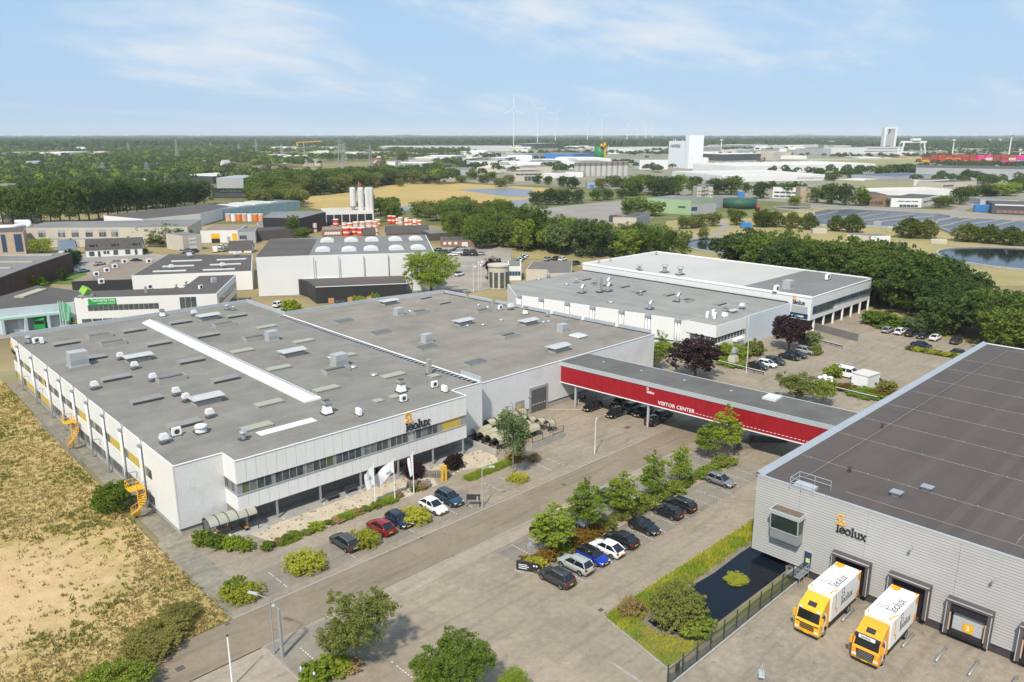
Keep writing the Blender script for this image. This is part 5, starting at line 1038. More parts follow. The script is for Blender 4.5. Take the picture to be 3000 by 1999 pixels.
for _k, _v in PROTO.items():
    _c = np.empty(len(_v[0][0].vertices)*3, np.float32); _v[0][0].vertices.foreach_get('co', _c); _c = _c.reshape(-1, 3)
    PDIM[_k] = (float(np.percentile(_c[:, 0], 98.5)-np.percentile(_c[:, 0], 1.5)), float(np.percentile(_c[:, 2], 99.3)))
def tree(kind, leaf, x, y, h, wf=1.0, label='', group=None, name='tree', cat='tree', bark=None, z=0.0, rz=None):
    """h in metres, wf widens the crown against its height"""
    pr = PROTO[kind]; _tc[0] += 1; cm, tm = pr[_tc[0] % len(pr)]; s = h/10.0
    t = thing(name, label, cat, (x, y, z), random.uniform(0, 6.28) if rz is None else rz, group)
    inst('crown', cm, t, (0, 0, 0), 0, (s*wf, s*wf*random.uniform(.93, 1.07), s), mats=[LF[leaf]])
    if tm: inst('trunk', tm, t, (0, 0, 0), 0, (s*(.6+.4*wf), s*(.6+.4*wf), s), mats=[bark] if bark else None)
    return t
def tree_px(kind, leaf, t, xb, yb, ytop, wpx, label, group=None, name='tree', cat='tree', **kw):
    """stand a tree on the ground point seen at (xb, yb); its top reaches ytop and it is wpx wide in that tile"""
    p = at(t, xb, yb); h = hz(t, xb, ytop, p); dist = (p - Vector((0, 0, CAMH))).length; w_ = wpx/TILES[t][2]*dist/FPX
    hh = h*10/PDIM[kind][1]; return tree(kind, leaf, p.x, p.y, hh, w_/(PDIM[kind][0]*hh/10), label, group, name, cat, **kw)
def bush(kind, leaf, x, y, w_, h, label, group=None, name='bush', cat='shrub', ly=None, rz=None):
    pr = PROTO[kind]; _tc[0] += 1; cm, _ = pr[_tc[0] % len(pr)]; base = PDIM[kind]
    o = inst(name, cm, None, (x, y, 0), random.uniform(0, 6.28) if rz is None else rz, (w_/base[0], (ly or w_)/base[0], h/base[1]), mats=[LF[leaf]])
    return tag(o, label, cat, group)

# young trees on the island, from the signboard towards the bridge
ISL = [('g', 290, 650, 285, 255, 'nearest the black signboard'), ('g', 540, 510, 100, 230, 'second from the black signboard'), ('g', 790, 380, 55, 205, 'third from the black signboard'), ('g', 1005, 265, -85, 165, 'fourth from the black signboard'), ('g', 1200, 155, -145, 150, 'fifth from the black signboard')]
for t, xb, yb, yt, wp, lb in ISL: tree_px('young', 'bright', t, xb, yb, yt, wp, 'bright green young tree, ' + lb, 'young trees on the parking island', 'young_tree')
tree_px('young', 'bright', 'c', 1800, 1510, 1180, 210, 'bright green tree left of the tallest tree before the red bridge', 'young trees on the parking island', 'young_tree')
tree_px('young', 'bright', 'c', 1960, 1500, 1035, 230, 'tallest bright green tree standing before the red bridge', 'young trees on the parking island', 'young_tree')
tree_px('birch', 'willow', 'b', 2360, 1660, 1080, 250, 'slender drooping birch by the bicycle shelters', None, 'birch_tree', bark=M_BARKG)
tree_px('near', 'olive', 'f', 735, 1440, 985, 400, 'broad olive green tree by the street lamps, foreground', bark=M_BARKG)
tree_px('near', 'shrub', 'f', 1470, 1700, 1285, 420, 'dense green tree cut by the bottom edge, centre')
tree_px('near', 'bright', 'f', 1260, 1700, 1400, 220, 'light green tree left of the dense bottom edge tree')
tree_px('near', 'bright', 'g', 10, 1690, 1510, 190, 'low light green tree right of the dense bottom edge tree')
tree_px('weeping', 'purple', 'c', 1680, 775, 400, 400, 'big dark copper beech beside the red bridge')
tree_px('weeping', 'purple', 'd', 190, 520, 210, 260, 'small copper beech by the second office building')
tree_px('round', 'olive', 'd', 260, 1010, 760, 330, 'thin green tree behind the bridge roof, left one'); tree_px('round', 'shrub', 'd', 500, 1030, 780, 200, 'thin green tree behind the bridge roof, right one')
tree_px('near', 'bright', 'j', 1610, 1600, 1200, 430, 'large bright green tree between the two hall groups')
tree_px('round', 'shrub', 'c', 1395, 480, 310, 140, 'small light tree at the end of the rear hall'); tree_px('round', 'olive', 'c', 1310, 690, 540, 210, 'low spreading tree behind the bridge end')
tree_px('wood', 'purple', 'j', 2180, 1480, 1225, 150, 'dark red tree by the small white office')
# shrubs
for t, x, y, w_, h, lf in (('f', 380, 760, 4.3, 1.5, 'yellow'), ('f', 790, 590, 3.5, 1.6, 'yellow'), ('f', 1160, 420, 3.9, 1.5, 'yellow')):
    p = at(t, x, y); bush('upright', lf, p.x, p.y+.7, w_, h, ('yellow-green spiky shrub bed, ' + {380: 'left of the dark grey estate', 790: 'left of the red car', 1160: 'left of the white crossover'}[x]), 'yellow-green shrub beds along the street', ly=w_*.95)
p = at('e', 1745, 960); bush('upright', 'yellow', p.x, p.y+.5, 3.8, 1.3, 'yellow-green shrub bed at the corner by the field', 'yellow-green shrub beds along the street'); bush('bush', 'shrub', p.x-.3, p.y+1.6, 2.2, 1.5, 'green bush in the corner shrub bed')
p = at('g', 55, 125); bush('upright', 'yellow', p.x, p.y+.4, 2.8, .9, 'low yellow shrub under the drooping birch')
p = at('e', 855, 350); bush('thicket', 'shrub', p.x, p.y+1.4, 4.8, 3.6, 'tall green bush beside the nearest spiral stair')
n_ = 1
for x, y, w_, h, lf in ((33.6, 87.6, 2.1, 1.7, 'shrub'), (34.5, 86.0, 2.1, 1.6, 'shrub'), (35.6, 84.4, 2.0, 1.5, 'bright'), (36.5, 82.9, 1.8, 1.2, 'bright')):
    bush('bush', lf, x, y, w_, h, 'green hedge bush at the corner by the shelter', 'bushes at the hall corner')
x = 38.6
while x < 62.5:
    r_ = random.random(); w_ = random.uniform(1.1, 2.0)
    if not (58.6 < x < 60): bush('bush', 'shrub' if r_ < .55 else ('straw' if r_ < .75 else 'bright'), x, 81.3+random.uniform(-.25, .25), w_, random.uniform(.5, 1.0), '%s plant along the pebble bed, number %d from the shelter' % ('green' if r_ < .55 else ('dry' if r_ < .75 else 'light green'), n_), 'low plants along the pebble bed', ly=w_*.8)
    x += w_*.9; n_ += 1
bush('willow_bush', 'purple', 63.6, 85.2, 2.7, 2.5, 'dark purple bush in front of the entrance'); bush('willow_bush', 'purple', 69.6, 83.4, 2.5, 2.3, 'dark purple bush by the yellow entrance marker')
bush('upright', 'gold', 78.6, 79.6, 2.6, .6, 'golden ground plants at the birch'); bush('bush', 'straw', 80.5, 77.6, 2.0, .6, 'dry plants at the birch foot')
x = 58.4; k = 0
while x < 100:
    w_ = random.uniform(1.8, 3.2); lf = 'rust' if x < 73 and random.random() < .75 else ('shrub' if random.random() < .7 else 'olive')
    if not (72.6 < x < 74 or 83.4 < x < 85 or 90 < x < 92): bush('bush', lf, x, 56.2+random.uniform(-.2, .2), w_, random.uniform(.8, 1.5), 'low %s shrub between the two rows of parked cars, number %d from the signboard' % ({'rust': 'rust-brown', 'shrub': 'green', 'olive': 'olive'}[lf], k+1), 'island shrubs', ly=w_*.75); k += 1
    x += w_*.62
bush('bush', 'yellow', 58.6, 55.8, 2.2, 1.2, 'yellow bush behind the black signboard')
for t, x, y, w_, h, nm in (('f', 440, 1560, 2.6, 1.6, 'left'), ('f', 560, 1490, 2.4, 1.5, 'right')): p = at(t, x, y); bush('bush', 'bright', p.x, p.y, w_, h, 'bright green hedge bush under the foreground tree, %s one' % nm)
p = at('f', 640, 1470); bush('bush', 'straw', p.x, p.y, 2.4, .8, 'dry grass clump under the foreground tree')
p = at('e', 890, 1640); bush('thicket', 'shrub', p.x-.6, p.y, 6.0, 2.6, 'large green thicket at the bottom left corner', ly=5)
p = at('e', 1230, 1260); bush('thicket', 'weed', p.x-1, p.y+.5, 5.5, 1.6, 'green nettle patch along the road, middle'); p = at('e', 1130, 1340); bush('thicket', 'weed', p.x-.5, p.y, 4.6, 1.5, 'green nettle patch along the road, lower'); p = at('e', 1340, 1120); bush('thicket', 'weed', p.x-.5, p.y+.6, 4.0, 1.2, 'green nettle patch along the road, upper')
# pond plants
p = at('g', 1235, 1190); bush('thicket', 'olive', p.x+.2, p.y+1.0, 5.2, 4.0, 'broad willow bush growing at the pond edge', ly=5.0); p = at('g', 1330, 1230); bush('bush', 'shrub', p.x, p.y+.4, 3.4, 1.6, 'green bank plants right of the willow bush')
p = at('g', 880, 1090); bush('upright', 'straw', p.x, p.y+.3, 2.4, 1.6, 'pale reeds at the left tip of the pond'); p = at('g', 1608, 835); bush('thicket', 'yellow', p.x, p.y, 2.5, .35, 'round patch of water lilies in the pond', cat='water lilies', name='water_lilies')
# yard behind the bridge
for t, x, y, w_, h, lf, lb in (('d', 600, 770, 3.2, 2.6, 'shrub', 'round green bush left of the white minibus'), ('d', 900, 930, 6.5, .7, 'shrub', 'flat ivy bed round the equipment hut'), ('d', 1060, 930, 4.5, .8, 'rust', 'reddish shrubs right of the equipment hut'), ('d', 700, 880, 4.0, 1.0, 'rust', 'reddish shrubs left of the equipment hut'), ('d', 1090, 890, 3.0, 1.8, 'olive', 'thin shrub behind the reddish shrubs'),
        ('d', 430, 560, 2.6, 2.0, 'olive', 'green bush right of the small copper beech'), ('d', 370, 490, 4.4, 3.4, 'willow', 'pale bush behind the small copper beech'), ('c', 2010, 590, 7.0, 2.8, 'bright', 'clipped round bush behind the sculpture'), ('c', 2210, 570, 4.0, 3.6, 'olive', 'loose shrub right of the sculpture'), ('c', 2040, 650, 6.5, .8, 'shrub', 'low ivy round the sculpture'), ('c', 1410, 520, 6.0, 1.6, 'shrub', 'low green shrubs at the side of the second office'),
        ('d', 1020, 290, 7.5, 3.6, 'shrub', 'dark green shrub left of the far car row'), ('d', 1210, 310, 6.5, 2.6, 'shrub', 'green shrub behind the silver estate'), ('d', 1390, 350, 7.0, 3.2, 'willow', 'pale flowering shrub behind the black cars'), ('d', 1570, 370, 5.0, 3.6, 'olive', 'green shrub behind the white low car'), ('d', 1120, 318, 7.0, 1.0, 'bright', 'light green ground plants behind the silver estate')):
    p = at(t, x, y); bush('bush' if w_ < 6 else 'willow_bush', lf, p.x, p.y, w_, h, lb)
for k in range(11):
    u = k/10; p = at('d', 1310+u*430, 520+u*75); bush('bush', 'yellow' if k % 3 else 'olive', p.x, p.y, 1.8, 1.0, 'piece of the low yellow-green hedge beside the blue car', 'low hedge in the far yard')
for k, x in enumerate((815, 858, 902, 950, 998)): p = at('c', x, 318-12*(k == 0)); bush('column', 'hedge', p.x+4, p.y+4, 1.5, 3.4, 'small dark conifer behind the rear hall roof edge', 'row of small conifers', name='conifer', cat='conifer')
# meadow grass: joined tufts, nobody could count them
def tufts(name, pts, hgt, m, label, seed, blades=5, spread=.16, width=.07, lean=.35):
    rng = np.random.default_rng(seed); P = np.repeat(np.asarray(pts, float), blades, 0); n = len(P); Hh = np.repeat(np.asarray(hgt, float), blades)*rng.uniform(.6, 1.15, n)
    P = P + np.c_[rng.normal(0, spread, (n, 2)), np.zeros(n)]; a = rng.uniform(0, 2*np.pi, n); wv = np.c_[np.cos(a), np.sin(a), np.zeros(n)]*width*(.6+Hh[:, None]); ln = np.c_[rng.normal(0, lean, (n, 2))*Hh[:, None], Hh]
    V = np.stack([P-wv, P+wv, P+ln*.7+wv*.7, P+ln], 1); o = bpy.data.objects.new(name, quads_mesh(name, V, m)); COL.objects.link(o); return tag(o, label, 'grass', None, 'stuff')
def in_poly(P, poly):
    x, y = P[:, 0], P[:, 1]; ins = np.zeros(len(P), bool); n = len(poly); j_ = n-1
    for i_ in range(n):
        xi, yi = poly[i_]; xj, yj = poly[j_]
        c = ((yi > y) != (yj > y)) & (x < (xj-xi)*(y-yi)/((yj-yi) or 1e-9) + xi); ins ^= c; j_ = i_
    return ins
def smooth_noise(P, sc, seed):
    rng = np.random.default_rng(seed); v = np.zeros(len(P))
    for k in range(5):
        a = rng.uniform(0, 6.28, 2); f_ = sc*1.9**k; d = np.array([math.cos(a[0]), math.sin(a[0])]); d2 = np.array([-d[1], d[0]])
        v += (np.sin(P[:, :2]@d*f_ + a[1]) * np.sin(P[:, :2]@d2*f_*1.13 + a[0]*3))/1.5**k
    return v
Pf = np.c_[RNG.uniform(-18, 33, 36000), 60 + 118*RNG.random(36000)**1.6]; Pf = Pf[in_poly(Pf, FIELD)]
rr_ = np.hypot((Pf[:, 0]-6)/21, (Pf[:, 1]-92)/14.5) + smooth_noise(Pf, .35, 3)*.16
keep = (rr_ > 1.0) | (RNG.random(len(Pf)) < np.clip((rr_-.35)*.35, .03, 1)); Pf = Pf[keep]; rr_ = rr_[keep]
nz_ = smooth_noise(Pf, .22, 5) + RNG.normal(0, .35, len(Pf)); P3 = np.c_[Pf, np.zeros(len(Pf))]
g1 = nz_ > .42; 
tufts('dry_grass', P3[~g1], np.full((~g1).sum(), .28), LF['straw'], 'dry straw-coloured grass on the rough field', 1)
tufts('green_grass', P3[g1], .2+.25*RNG.random(g1.sum()), LF['weed'], 'green weeds among the dry grass on the field', 2, width=.11)
Pw = Pf[(nz_ < -.25) & (RNG.random(len(Pf)) < .035)]; M_FLOWER = mat('white_umbels', (0.6, 0.58, 0.5), 0.9, 0.0)
Q = np.c_[Pw, RNG.uniform(.5, .8, len(Pw))]; V_ = leaf_quads(Q, np.tile([0, 0, 1.0], (len(Q), 1)) + RNG.normal(0, .2, (len(Q), 3)), .16, RNG, 1.0); o = bpy.data.objects.new('wild_flowers', quads_mesh('wild_flowers', V_, M_FLOWER)); COL.objects.link(o); tag(o, 'white wild flowers in the field', 'flowers', None, 'stuff')
LAWN = [(56.7, 44.2), (54.8, 35.2), (60, 35.0), (58.4, 38.6), (58.5, 41.0), (60.5, 41.9), (68, 41.7), (78, 41.8), (86, 41.5), (104, 40.5), (104, 44.0)]
Pl = np.c_[RNG.uniform(54, 104, 16000), RNG.uniform(34.8, 44.4, 16000)]; Pl = Pl[in_poly(Pl, LAWN)]; nl_ = smooth_noise(Pl, .5, 9) > .1
tufts('bank_grass', np.c_[Pl, np.zeros(len(Pl))][nl_], np.where(Pl[nl_, 1] > 41.5, .38, .16), LF['bright'], 'fresh green grass on the pond bank', 3, width=.06); tufts('bank_grass', np.c_[Pl, np.zeros(len(Pl))][~nl_], np.where(Pl[~nl_, 1] > 41.5, .42, .16), LF['yellow'], 'yellowing grass on the pond bank', 4, width=.05)
# smooth clumps of ornamental grass by the pebble bed
def grass_bed(x0, x1, y0, y1, n, lb):
    P = np.c_[RNG.uniform(x0, x1, n), RNG.uniform(y0, y1, n), np.zeros(n)]; tufts('ornamental_grass', P, np.full(n, .5), LF['bright'], lb, int(x0*10), width=.04, lean=.5)
grass_bed(55.2, 57.6, 80.8, 81.9, 500, 'tuft of fresh grass by the flagpoles'); grass_bed(48.2, 51.3, 80.9, 82, 600, 'band of fresh grass along the pebble bed'); grass_bed(68.5, 77.0, 78.6, 79.9, 1500, 'band of fresh grass by the bicycle shelters'); grass_bed(40, 42.5, 80.6, 81.6, 500, 'tuft of fresh grass near the shelter')

# ================================================================== NEIGHBOURHOOD
M_TARR = mat('dark_bitumen', (0.075, 0.067, 0.062), 0.85, 0.25, 0.08, fine=0.08, fs=1.5, col2=(0.105, 0.09, 0.08)); M_TARG = mat('grey_bitumen', (0.19, 0.185, 0.175), 0.85, 0.2, 0.06, fine=0.06, fs=1.5); M_GRAV = mat('gravel_roof', (0.27, 0.215, 0.165), 0.95, 0.3, 0.15, fine=0.15, fs=3, col2=(0.20, 0.155, 0.115))
M_BRICKB = brick_mat('brown_brick', (0.105, 0.055, 0.045), (0.085, 0.045, 0.038), (0.10, 0.08, 0.07), bw=.24, bh=.07); M_BRICKR = mat('red_brick', (0.25, 0.145, 0.105), 0.9, 0.2, 0.5, fine=0.15, fs=4); M_SANDB = mat('sand_brick', (0.42, 0.32, 0.23), 0.9, 0.12, 0.4)
M_FW = mat('far_white', (0.68, 0.67, 0.65), 0.6, 0.08, 0.05); M_FG = mat('far_grey', (0.36, 0.365, 0.37), 0.6, 0.12, 0.04); M_FDK = mat('far_dark', (0.07, 0.072, 0.078), 0.6, 0.15, 0.05); M_TEAL = wave_mat('teal_sheet', (0.28, 0.42, 0.45), 0, 6.0, 0.7, 0.6, 0.1, 0.1, width=0.06); M_BEI = mat('beige_wall', (0.50, 0.45, 0.37), 0.8, 0.1, 0.1)
M_OLIVW = mat('olive_wall', (0.36, 0.35, 0.20), 0.7, 0.1, 0.05); M_GREENW = mat('faded_green_sheet', (0.34, 0.46, 0.27), 0.7, 0.15, 0.1, col2=(0.28, 0.38, 0.22)); M_BLUEW = mat('blue_sheet', (0.05, 0.19, 0.46), 0.5, 0.08, 0.1); M_TILE = mat('dark_roof_tile', (0.075, 0.065, 0.062), 0.8, 0.15, 0.5, fine=0.15, fs=4); M_TILER = mat('red_roof_tile', (0.30, 0.10, 0.05), 0.85, 0.2, 0.3); M_BLK = mat('black_cladding', (0.028, 0.028, 0.03), 0.6, 0.1, 0.5); M_WOOD = mat('wood_panel', (0.42, 0.24, 0.11), 0.7, 0.1, 1.0)
M_SOLAR = mat('solar_panels', (0.15, 0.16, 0.19), 0.35, 0.3, 0.05, col2=(0.20, 0.205, 0.225)); M_TAN = mat('dry_lawn', (0.36, 0.275, 0.12), 0.95, 0.4, 0.05, col2=(0.24, 0.22, 0.085), fine=0.15, fs=1.0); M_GOLD = mat('golden_grass', (0.46, 0.31, 0.10), 0.95, 0.3, 0.02, col2=(0.34, 0.25, 0.09), fine=0.15, fs=.4, stretch=(1, 1, 1)); M_ASPH = mat('old_asphalt', (0.27, 0.24, 0.21), 0.95, 0.2, 0.04, fine=0.1, fs=.8); M_COB = mat('worn_lot', (0.31, 0.27, 0.225), 0.95, 0.25, 0.1, fine=0.1, fs=1.5); M_LAWNG = mat('green_lawn', (0.10, 0.16, 0.025), 0.95, 0.2, 0.2, fine=0.15, fs=2)

def polyblk(name, label, tp, h, wall, roof, wins=(), cat='building', group=None, z0=0.0, rim=True):
    """building from the outline of its roof, surveyed at roof height h"""
    W3 = [at(t, x, y, h) for (t, x, y) in tp]; poly = [p.xy for p in W3]; area = sum(poly[k][0]*poly[(k+1) % len(poly)][1]-poly[(k+1) % len(poly)][0]*poly[k][1] for k in range(len(poly)))
    if area < 0: poly = poly[::-1]
    o_ = poly[0]; root = thing(name, label, cat, (o_[0], o_[1], z0), 0, group); loc = [Vector((p[0]-o_[0], p[1]-o_[1])) for p in poly]
    MB().prism(loc, 0, h-z0).build('wall', wall, root)
    c = sum(loc, Vector((0, 0)))/len(loc); ins = [p + (c-p).normalized()*.35 for p in loc] if rim else loc
    MB().prism(ins, h-z0+.002, h-z0+.07).build('roof', roof, root)
    root['_poly'] = [float(v) for p in loc for v in p]; root['_rev'] = 1 if area < 0 else 0
    return root
def edge_wins(root, A, B, rows, proud=.06):
    """windows on the wall between two world points: rows of (u0, u1, z0, z1, n, material)"""
    A = lin(root, (A[0], A[1], 0)); B = lin(root, (B[0], B[1], 0)); d = (B-A); Ln = d.length; d.normalize(); nrm = Vector((d.y, -d.x, 0))
    for (u0, u1, z0, z1, n, m) in rows:
        w_ = (u1-u0)*Ln/n; ang = math.atan2(d.y, d.x)
        for k in range(n):
            c = A + d*(u0*Ln+(k+.5)*w_) + nrm*(proud*.3); o = cube('window', 0, w_*.9, 0, proud*2, 0, z1-z0, m, root); o.location = (c.x, c.y, (z0+z1)/2); o.rotation_euler = (0, 0, ang)
def fb(name, label, t, xl, yl, xr, yr, ytop, depth, wall, roof, wins=(), cat='building', group=None, h=None):
    """building from its front base line (left to right as seen) and the top of its left corner"""
    A = at(t, xl, yl); B = at(t, xr, yr); h = h or hz(t, xl, ytop, A); d = (B-A); w_ = d.length; root = thing(name, label, cat, A, math.atan2(d.y, d.x), group)
    MB().box(0, w_, 0, depth, 0, h).build('wall', wall, root); MB().box(.4, w_-.4, .4, depth-.4, h+.002, h+.1).build('roof', roof, root)
    for (u0, u1, v0, v1, n, m) in wins:
        s = (u1-u0)*w_/n
        for k in range(n): cube('window', u0*w_+k*s+s*.05, u0*w_+(k+1)*s-s*.05, -.08, .05, v0*h, v1*h, m, root)
    return root, w_, h
def gable(name, label, t, xl, yl, xr, yr, yeave, yridge, depth, wall, roof, group=None, wins=(), dorm=0):
    A = at(t, xl, yl); B = at(t, xr, yr); h = hz(t, xl, yeave, A); d = (B-A); w_ = d.length; root = thing(name, label, 'house', A, math.atan2(d.y, d.x), group); hr = max(h+1.5, h + depth*.42)
    MB().box(0, w_, 0, depth, 0, h).add([(0,0,h),(0,depth,h),(0,depth/2,hr-.1)], [(0,2,1)]).add([(w_,0,h),(w_,depth,h),(w_,depth/2,hr-.1)], [(0,1,2)]).build('wall', wall, root)
    o = .3; MB().add([(-o,-o,h-.15),(w_+o,-o,h-.15),(w_+o,depth/2,hr),(-o,depth/2,hr),(-o,depth+o,h-.15),(w_+o,depth+o,h-.15)], [(0,1,2,3),(3,2,5,4)]).build('roof', roof, root)
    for (u0, u1, v0, v1, n, m) in wins:
        s = (u1-u0)*w_/n
        for k in range(n): cube('window', u0*w_+k*s+s*.12, u0*w_+(k+1)*s-s*.12, -.08, .05, v0*h, v1*h, m, root)
    for k in range(dorm):
        x = w_*(.12+.76*k/max(1, dorm-1)); dr = bpy.data.objects.new('dormer', None); link(dr, root)
        MB().box(x-1.3, x+1.3, depth*.12, depth*.4, h+.3, h+1.75).build('dormer_box', wall, dr); MB().box(x-1.6, x+1.6, depth*.06, depth*.45, h+1.75, h+1.9).build('dormer_roof', roof, dr); cube('window', x-1.0, x+1.0, depth*.12-.06, depth*.12+.02, h+.7, h+1.6, M_GLASS, dr)
    MB().box(w_*.75-.35, w_*.75+.35, depth*.5-.35, depth*.5+.35, hr-.6, hr+.6).build('chimney', M_BRICKR, root)
    return root

# ground patches beyond the site
struct('yard', P2('m', (-300, 1700), (1000, 1560), (1060, 1475), (0, 1500), (-300, 1520)), -0.004, M_COB)
struct('yard', [at(*q).xy for q in (('j', 100, 1590), ('j', 1400, 1590), ('j', 1700, 1600), ('j', 2330, 1500), ('j', 2352, 1150), ('j', 2050, 1100), ('j', 1640, 1150), ('j', 1550, 1400), ('j', 40, 1520))], -0.03, M_COB)
struct('lawn', P2('m', (380, 900), (1000, 905), (1210, 750), (860, 760), (560, 880)), -0.02, M_LAWNG)
struct('yard', P2('m', (700, 880), (1230, 760), (2300, 520), (2100, 480), (1050, 640), (850, 760)), -0.04, M_COB)
struct('street', P2('m', (-50, 500), (900, 470), (2353, 500), (2353, 610), (1000, 640), (-50, 620)), -0.05, M_ASPH)
struct('golden_field', P2('j', (380, 760), (390, 690), (850, 640), (1260, 560), (1600, 540), (2200, 575), (2700, 600), (2600, 690), (2352, 720), (1500, 765), (1300, 800), (1080, 800), (600, 800)), -0.06, M_GOLD)
struct('solar_field', P2('j', (1850, 612), (2352, 600), (2550, 618), (2520, 680), (2352, 683), (2080, 650)), -0.05, M_SOLAR); struct('solar_field', P2('k', (-120, 720), (150, 705), (160, 740), (0, 790), (-100, 790)), -0.05, M_SOLAR); struct('solar_field', P2('j', (1290, 770), (1480, 760), (1440, 800), (1300, 810)), -0.05, M_SOLAR)
struct('old_lot', P2('k', (240, 790), (1060, 705), (1400, 740), (1300, 870), (900, 960), (560, 950), (330, 860)), -0.05, M_ASPH)
struct('dry_lawn', [at(*q).xy for q in (('k', 1420, 900), ('k', 1900, 880), ('k', 2350, 870), ('l', 430, 760), ('l', 1700, 800), ('l', 2500, 880), ('l', 2600, 1500), ('l', 2100, 1500), ('k', 1300, 1400))], -0.05, M_TAN)
struct('road', P2('k', (1600, 1090), (1640, 1040), (1850, 1010), (1920, 960), (1880, 900), (1960, 900), (2010, 970), (1930, 1020), (1720, 1060)), -0.04, M_COB)
struct('street', [at(*q).xy for q in (('l', 380, 745), ('l', 1100, 775), ('l', 1680, 820), ('l', 2500, 860), ('l', 2500, 900), ('l', 1650, 845), ('l', 1000, 795), ('l', 400, 775))], -0.04, M_ASPH)
struct('street', P2('l', (1610, 820), (1850, 740), (1960, 740), (1760, 830)), -0.035, M_ASPH)
struct('dry_verge', [at(*q).xy for q in (('d', 950, 120), ('d', 2000, 330), ('d', 2400, 420), ('d', 2400, 520), ('d', 2000, 470), ('d', 1600, 410), ('d', 970, 300), ('d', 900, 180))], -0.01, M_TAN)
struct('verge', [at(*q).xy for q in (('k', 0, 1150), ('k', 500, 1180), ('k', 760, 1230), ('k', 640, 1330), ('k', 300, 1260), ('k', 0, 1240))], -0.02, M_TAN)

struct('works_ground', [at(*q).xy for q in (('j', 1400, 400), ('j', 1400, 330), ('k', 0, 250), ('k', 1400, 235), ('l', 2600, 225), ('l', 2700, 800), ('l', 400, 745), ('k', 1900, 690), ('k', 700, 590), ('k', -300, 560))], -0.09, mat('works_ground', (0.26, 0.235, 0.195), 0.95, 0.4, 0.012, col2=(0.19, 0.18, 0.10), fine=0.15, fs=.1))
# ---- second office and hall of the same firm -------------------------------------
off = thing('second_hall', 'white office wing and halls with grey and cream roofs, firm lettering at its corner', 'factory', (151.4, 90.4, 0), 0)
ZG, ZH = 7.0, 9.0
GP = [(0, 0), (34.6, -.6), (34.6, 68), (1.5, 67.6), (-7.6, 55), (-4.2, 30), (-.7, 6.5)]
MB().prism(GP, 0, ZG-.05).build('wall', M_WHITE2, off); MB().prism([(p[0]*.995+.05, p[1]*.995+.1) for p in GP], ZG-.048, ZG).build('roof', M_ROOFG, off)
MB().prism([(35, -5.8), (72.5, -5.4), (72.8, 67.5), (35, 68.5)], 3.2, ZH-.05).build('wall', M_WHITE2, off); MB().prism([(36.5, -1.5), (72, -1.5), (72.3, 67), (36.5, 68)], 0, 3.2).build('ground_floor', M_GLASS, off)
MB().prism([(35.3, -5.5), (72.2, -5.1), (72.5, 14), (35.3, 14)], ZH-.048, ZH).build('roof', M_ROOFG if False else M_TARG, off); MB().prism([(35.3, 14.02), (72.5, 14.02), (72.5, 67.2), (35.3, 68.2)], ZH-.048, ZH).build('roof', M_ROOFW, off)
MB().bar((35.1, -5.7, ZH+.05), (35.1, 68.4, ZH+.05), .5, .5).bar((72.6, -5.4, ZH+.05), (72.7, 67.4, ZH+.05), .4, .4).bar((35.1, 68.4, ZH+.05), (72.7, 67.4, ZH+.05), .4, .4).bar((35.1, -5.7, ZH+.02), (72.6, -5.4, ZH+.02), .3, .2).build('roof_edge', M_TRIM, off)
MB().bar((34.3, 0, ZG+.1), (34.3, 67.8, ZG+.1), .5, .3).build('gutter', M_DARK, off)
for k in range(24): cube('window', 36.2+k*1.5, 37.5+k*1.5, -5.9, -5.6, 4.6 if k < 8 else 5.4, 6.6, M_GLASS if k % 5 else M_GLASSB, off)
for k in range(7): cube('column', 38.2+k*5.6-.2, 38.2+k*5.6+.2, -5.6, -5.2, 0, 3.2, M_TRIM, off)
cube('banner', 34.92, 34.99, -5.2, -.6, 3.4, 4.7, mat('banner_navy', (0.01, 0.03, 0.09), 0.5, 0.0), off); cube('blind', 34.93, 34.99, -5.0, -.8, 4.9, 6.5, M_FG, off)
o = inst('lettering', text_mesh('ex   trade', .8, .01, M_LETW, bold=.02), off, (34.9, -1.0, 3.75)); o.rotation_euler = (math.pi/2, 0, -math.pi/2); o = inst('lettering', text_mesh('po', .8, .01, mat('sign_cyan', (0.05, 0.4, 0.7), 0.5, 0.0), bold=.02), off, (34.9, -1.8, 3.75)); o.rotation_euler = (math.pi/2, 0, -math.pi/2)
brand_sign(off, (34.9, -1.0, 6.95), R(-90), .62, M_LETO, M_LETB, .1, gap=0)
for (x, y) in ((20, 18), (24, 40), (12, 40)): pass
# office box at the near corner of the grey hall
MB().box(-.9, 12.0, -1.2, 6.6, .6, 2.9).box(-.9, 12.0, -1.2, 6.6, 4.4, ZG+.1).build('office_box', M_WHITE, off); MB().box(-.6, 11.8, -.9, 6.5, 2.9, 4.4).build('office_glass', M_GLASS, off); MB().box(-.5, 11.8, -.8, 6.5, 0, .6).build('office_base', M_GREYT, off); MB().box(-.7, 11.8, -1, 6.4, ZG+.102, ZG+.16).build('roof', M_ROOFG, off)
for k in range(9): cube('mullion', .3+k*1.35, .42+k*1.35, -1.0, -.85, 2.9, 4.4, M_ALU, off)
for k in range(5): cube('mullion', -.7, -.58, .2+k*1.35, .32+k*1.35, 2.9, 4.4, M_ALU, off)
cube('porch', 6.5, 10.5, -2.2, -1.2, 2.3, 2.8, M_WHITE, off)
MB().box(14.0, 34.2, -.75, -.55, 0, ZG).build('gate_wall', mat('pale_blue_wall', (0.55, 0.60, 0.65), 0.5, 0.05), off); cube('gate', 26.5, 32.5, -.85, -.76, 0, 4.4, M_BLK, off); cube('door', 33.0, 33.8, -.86, -.78, 0, 2.4, M_YELLOW, off)
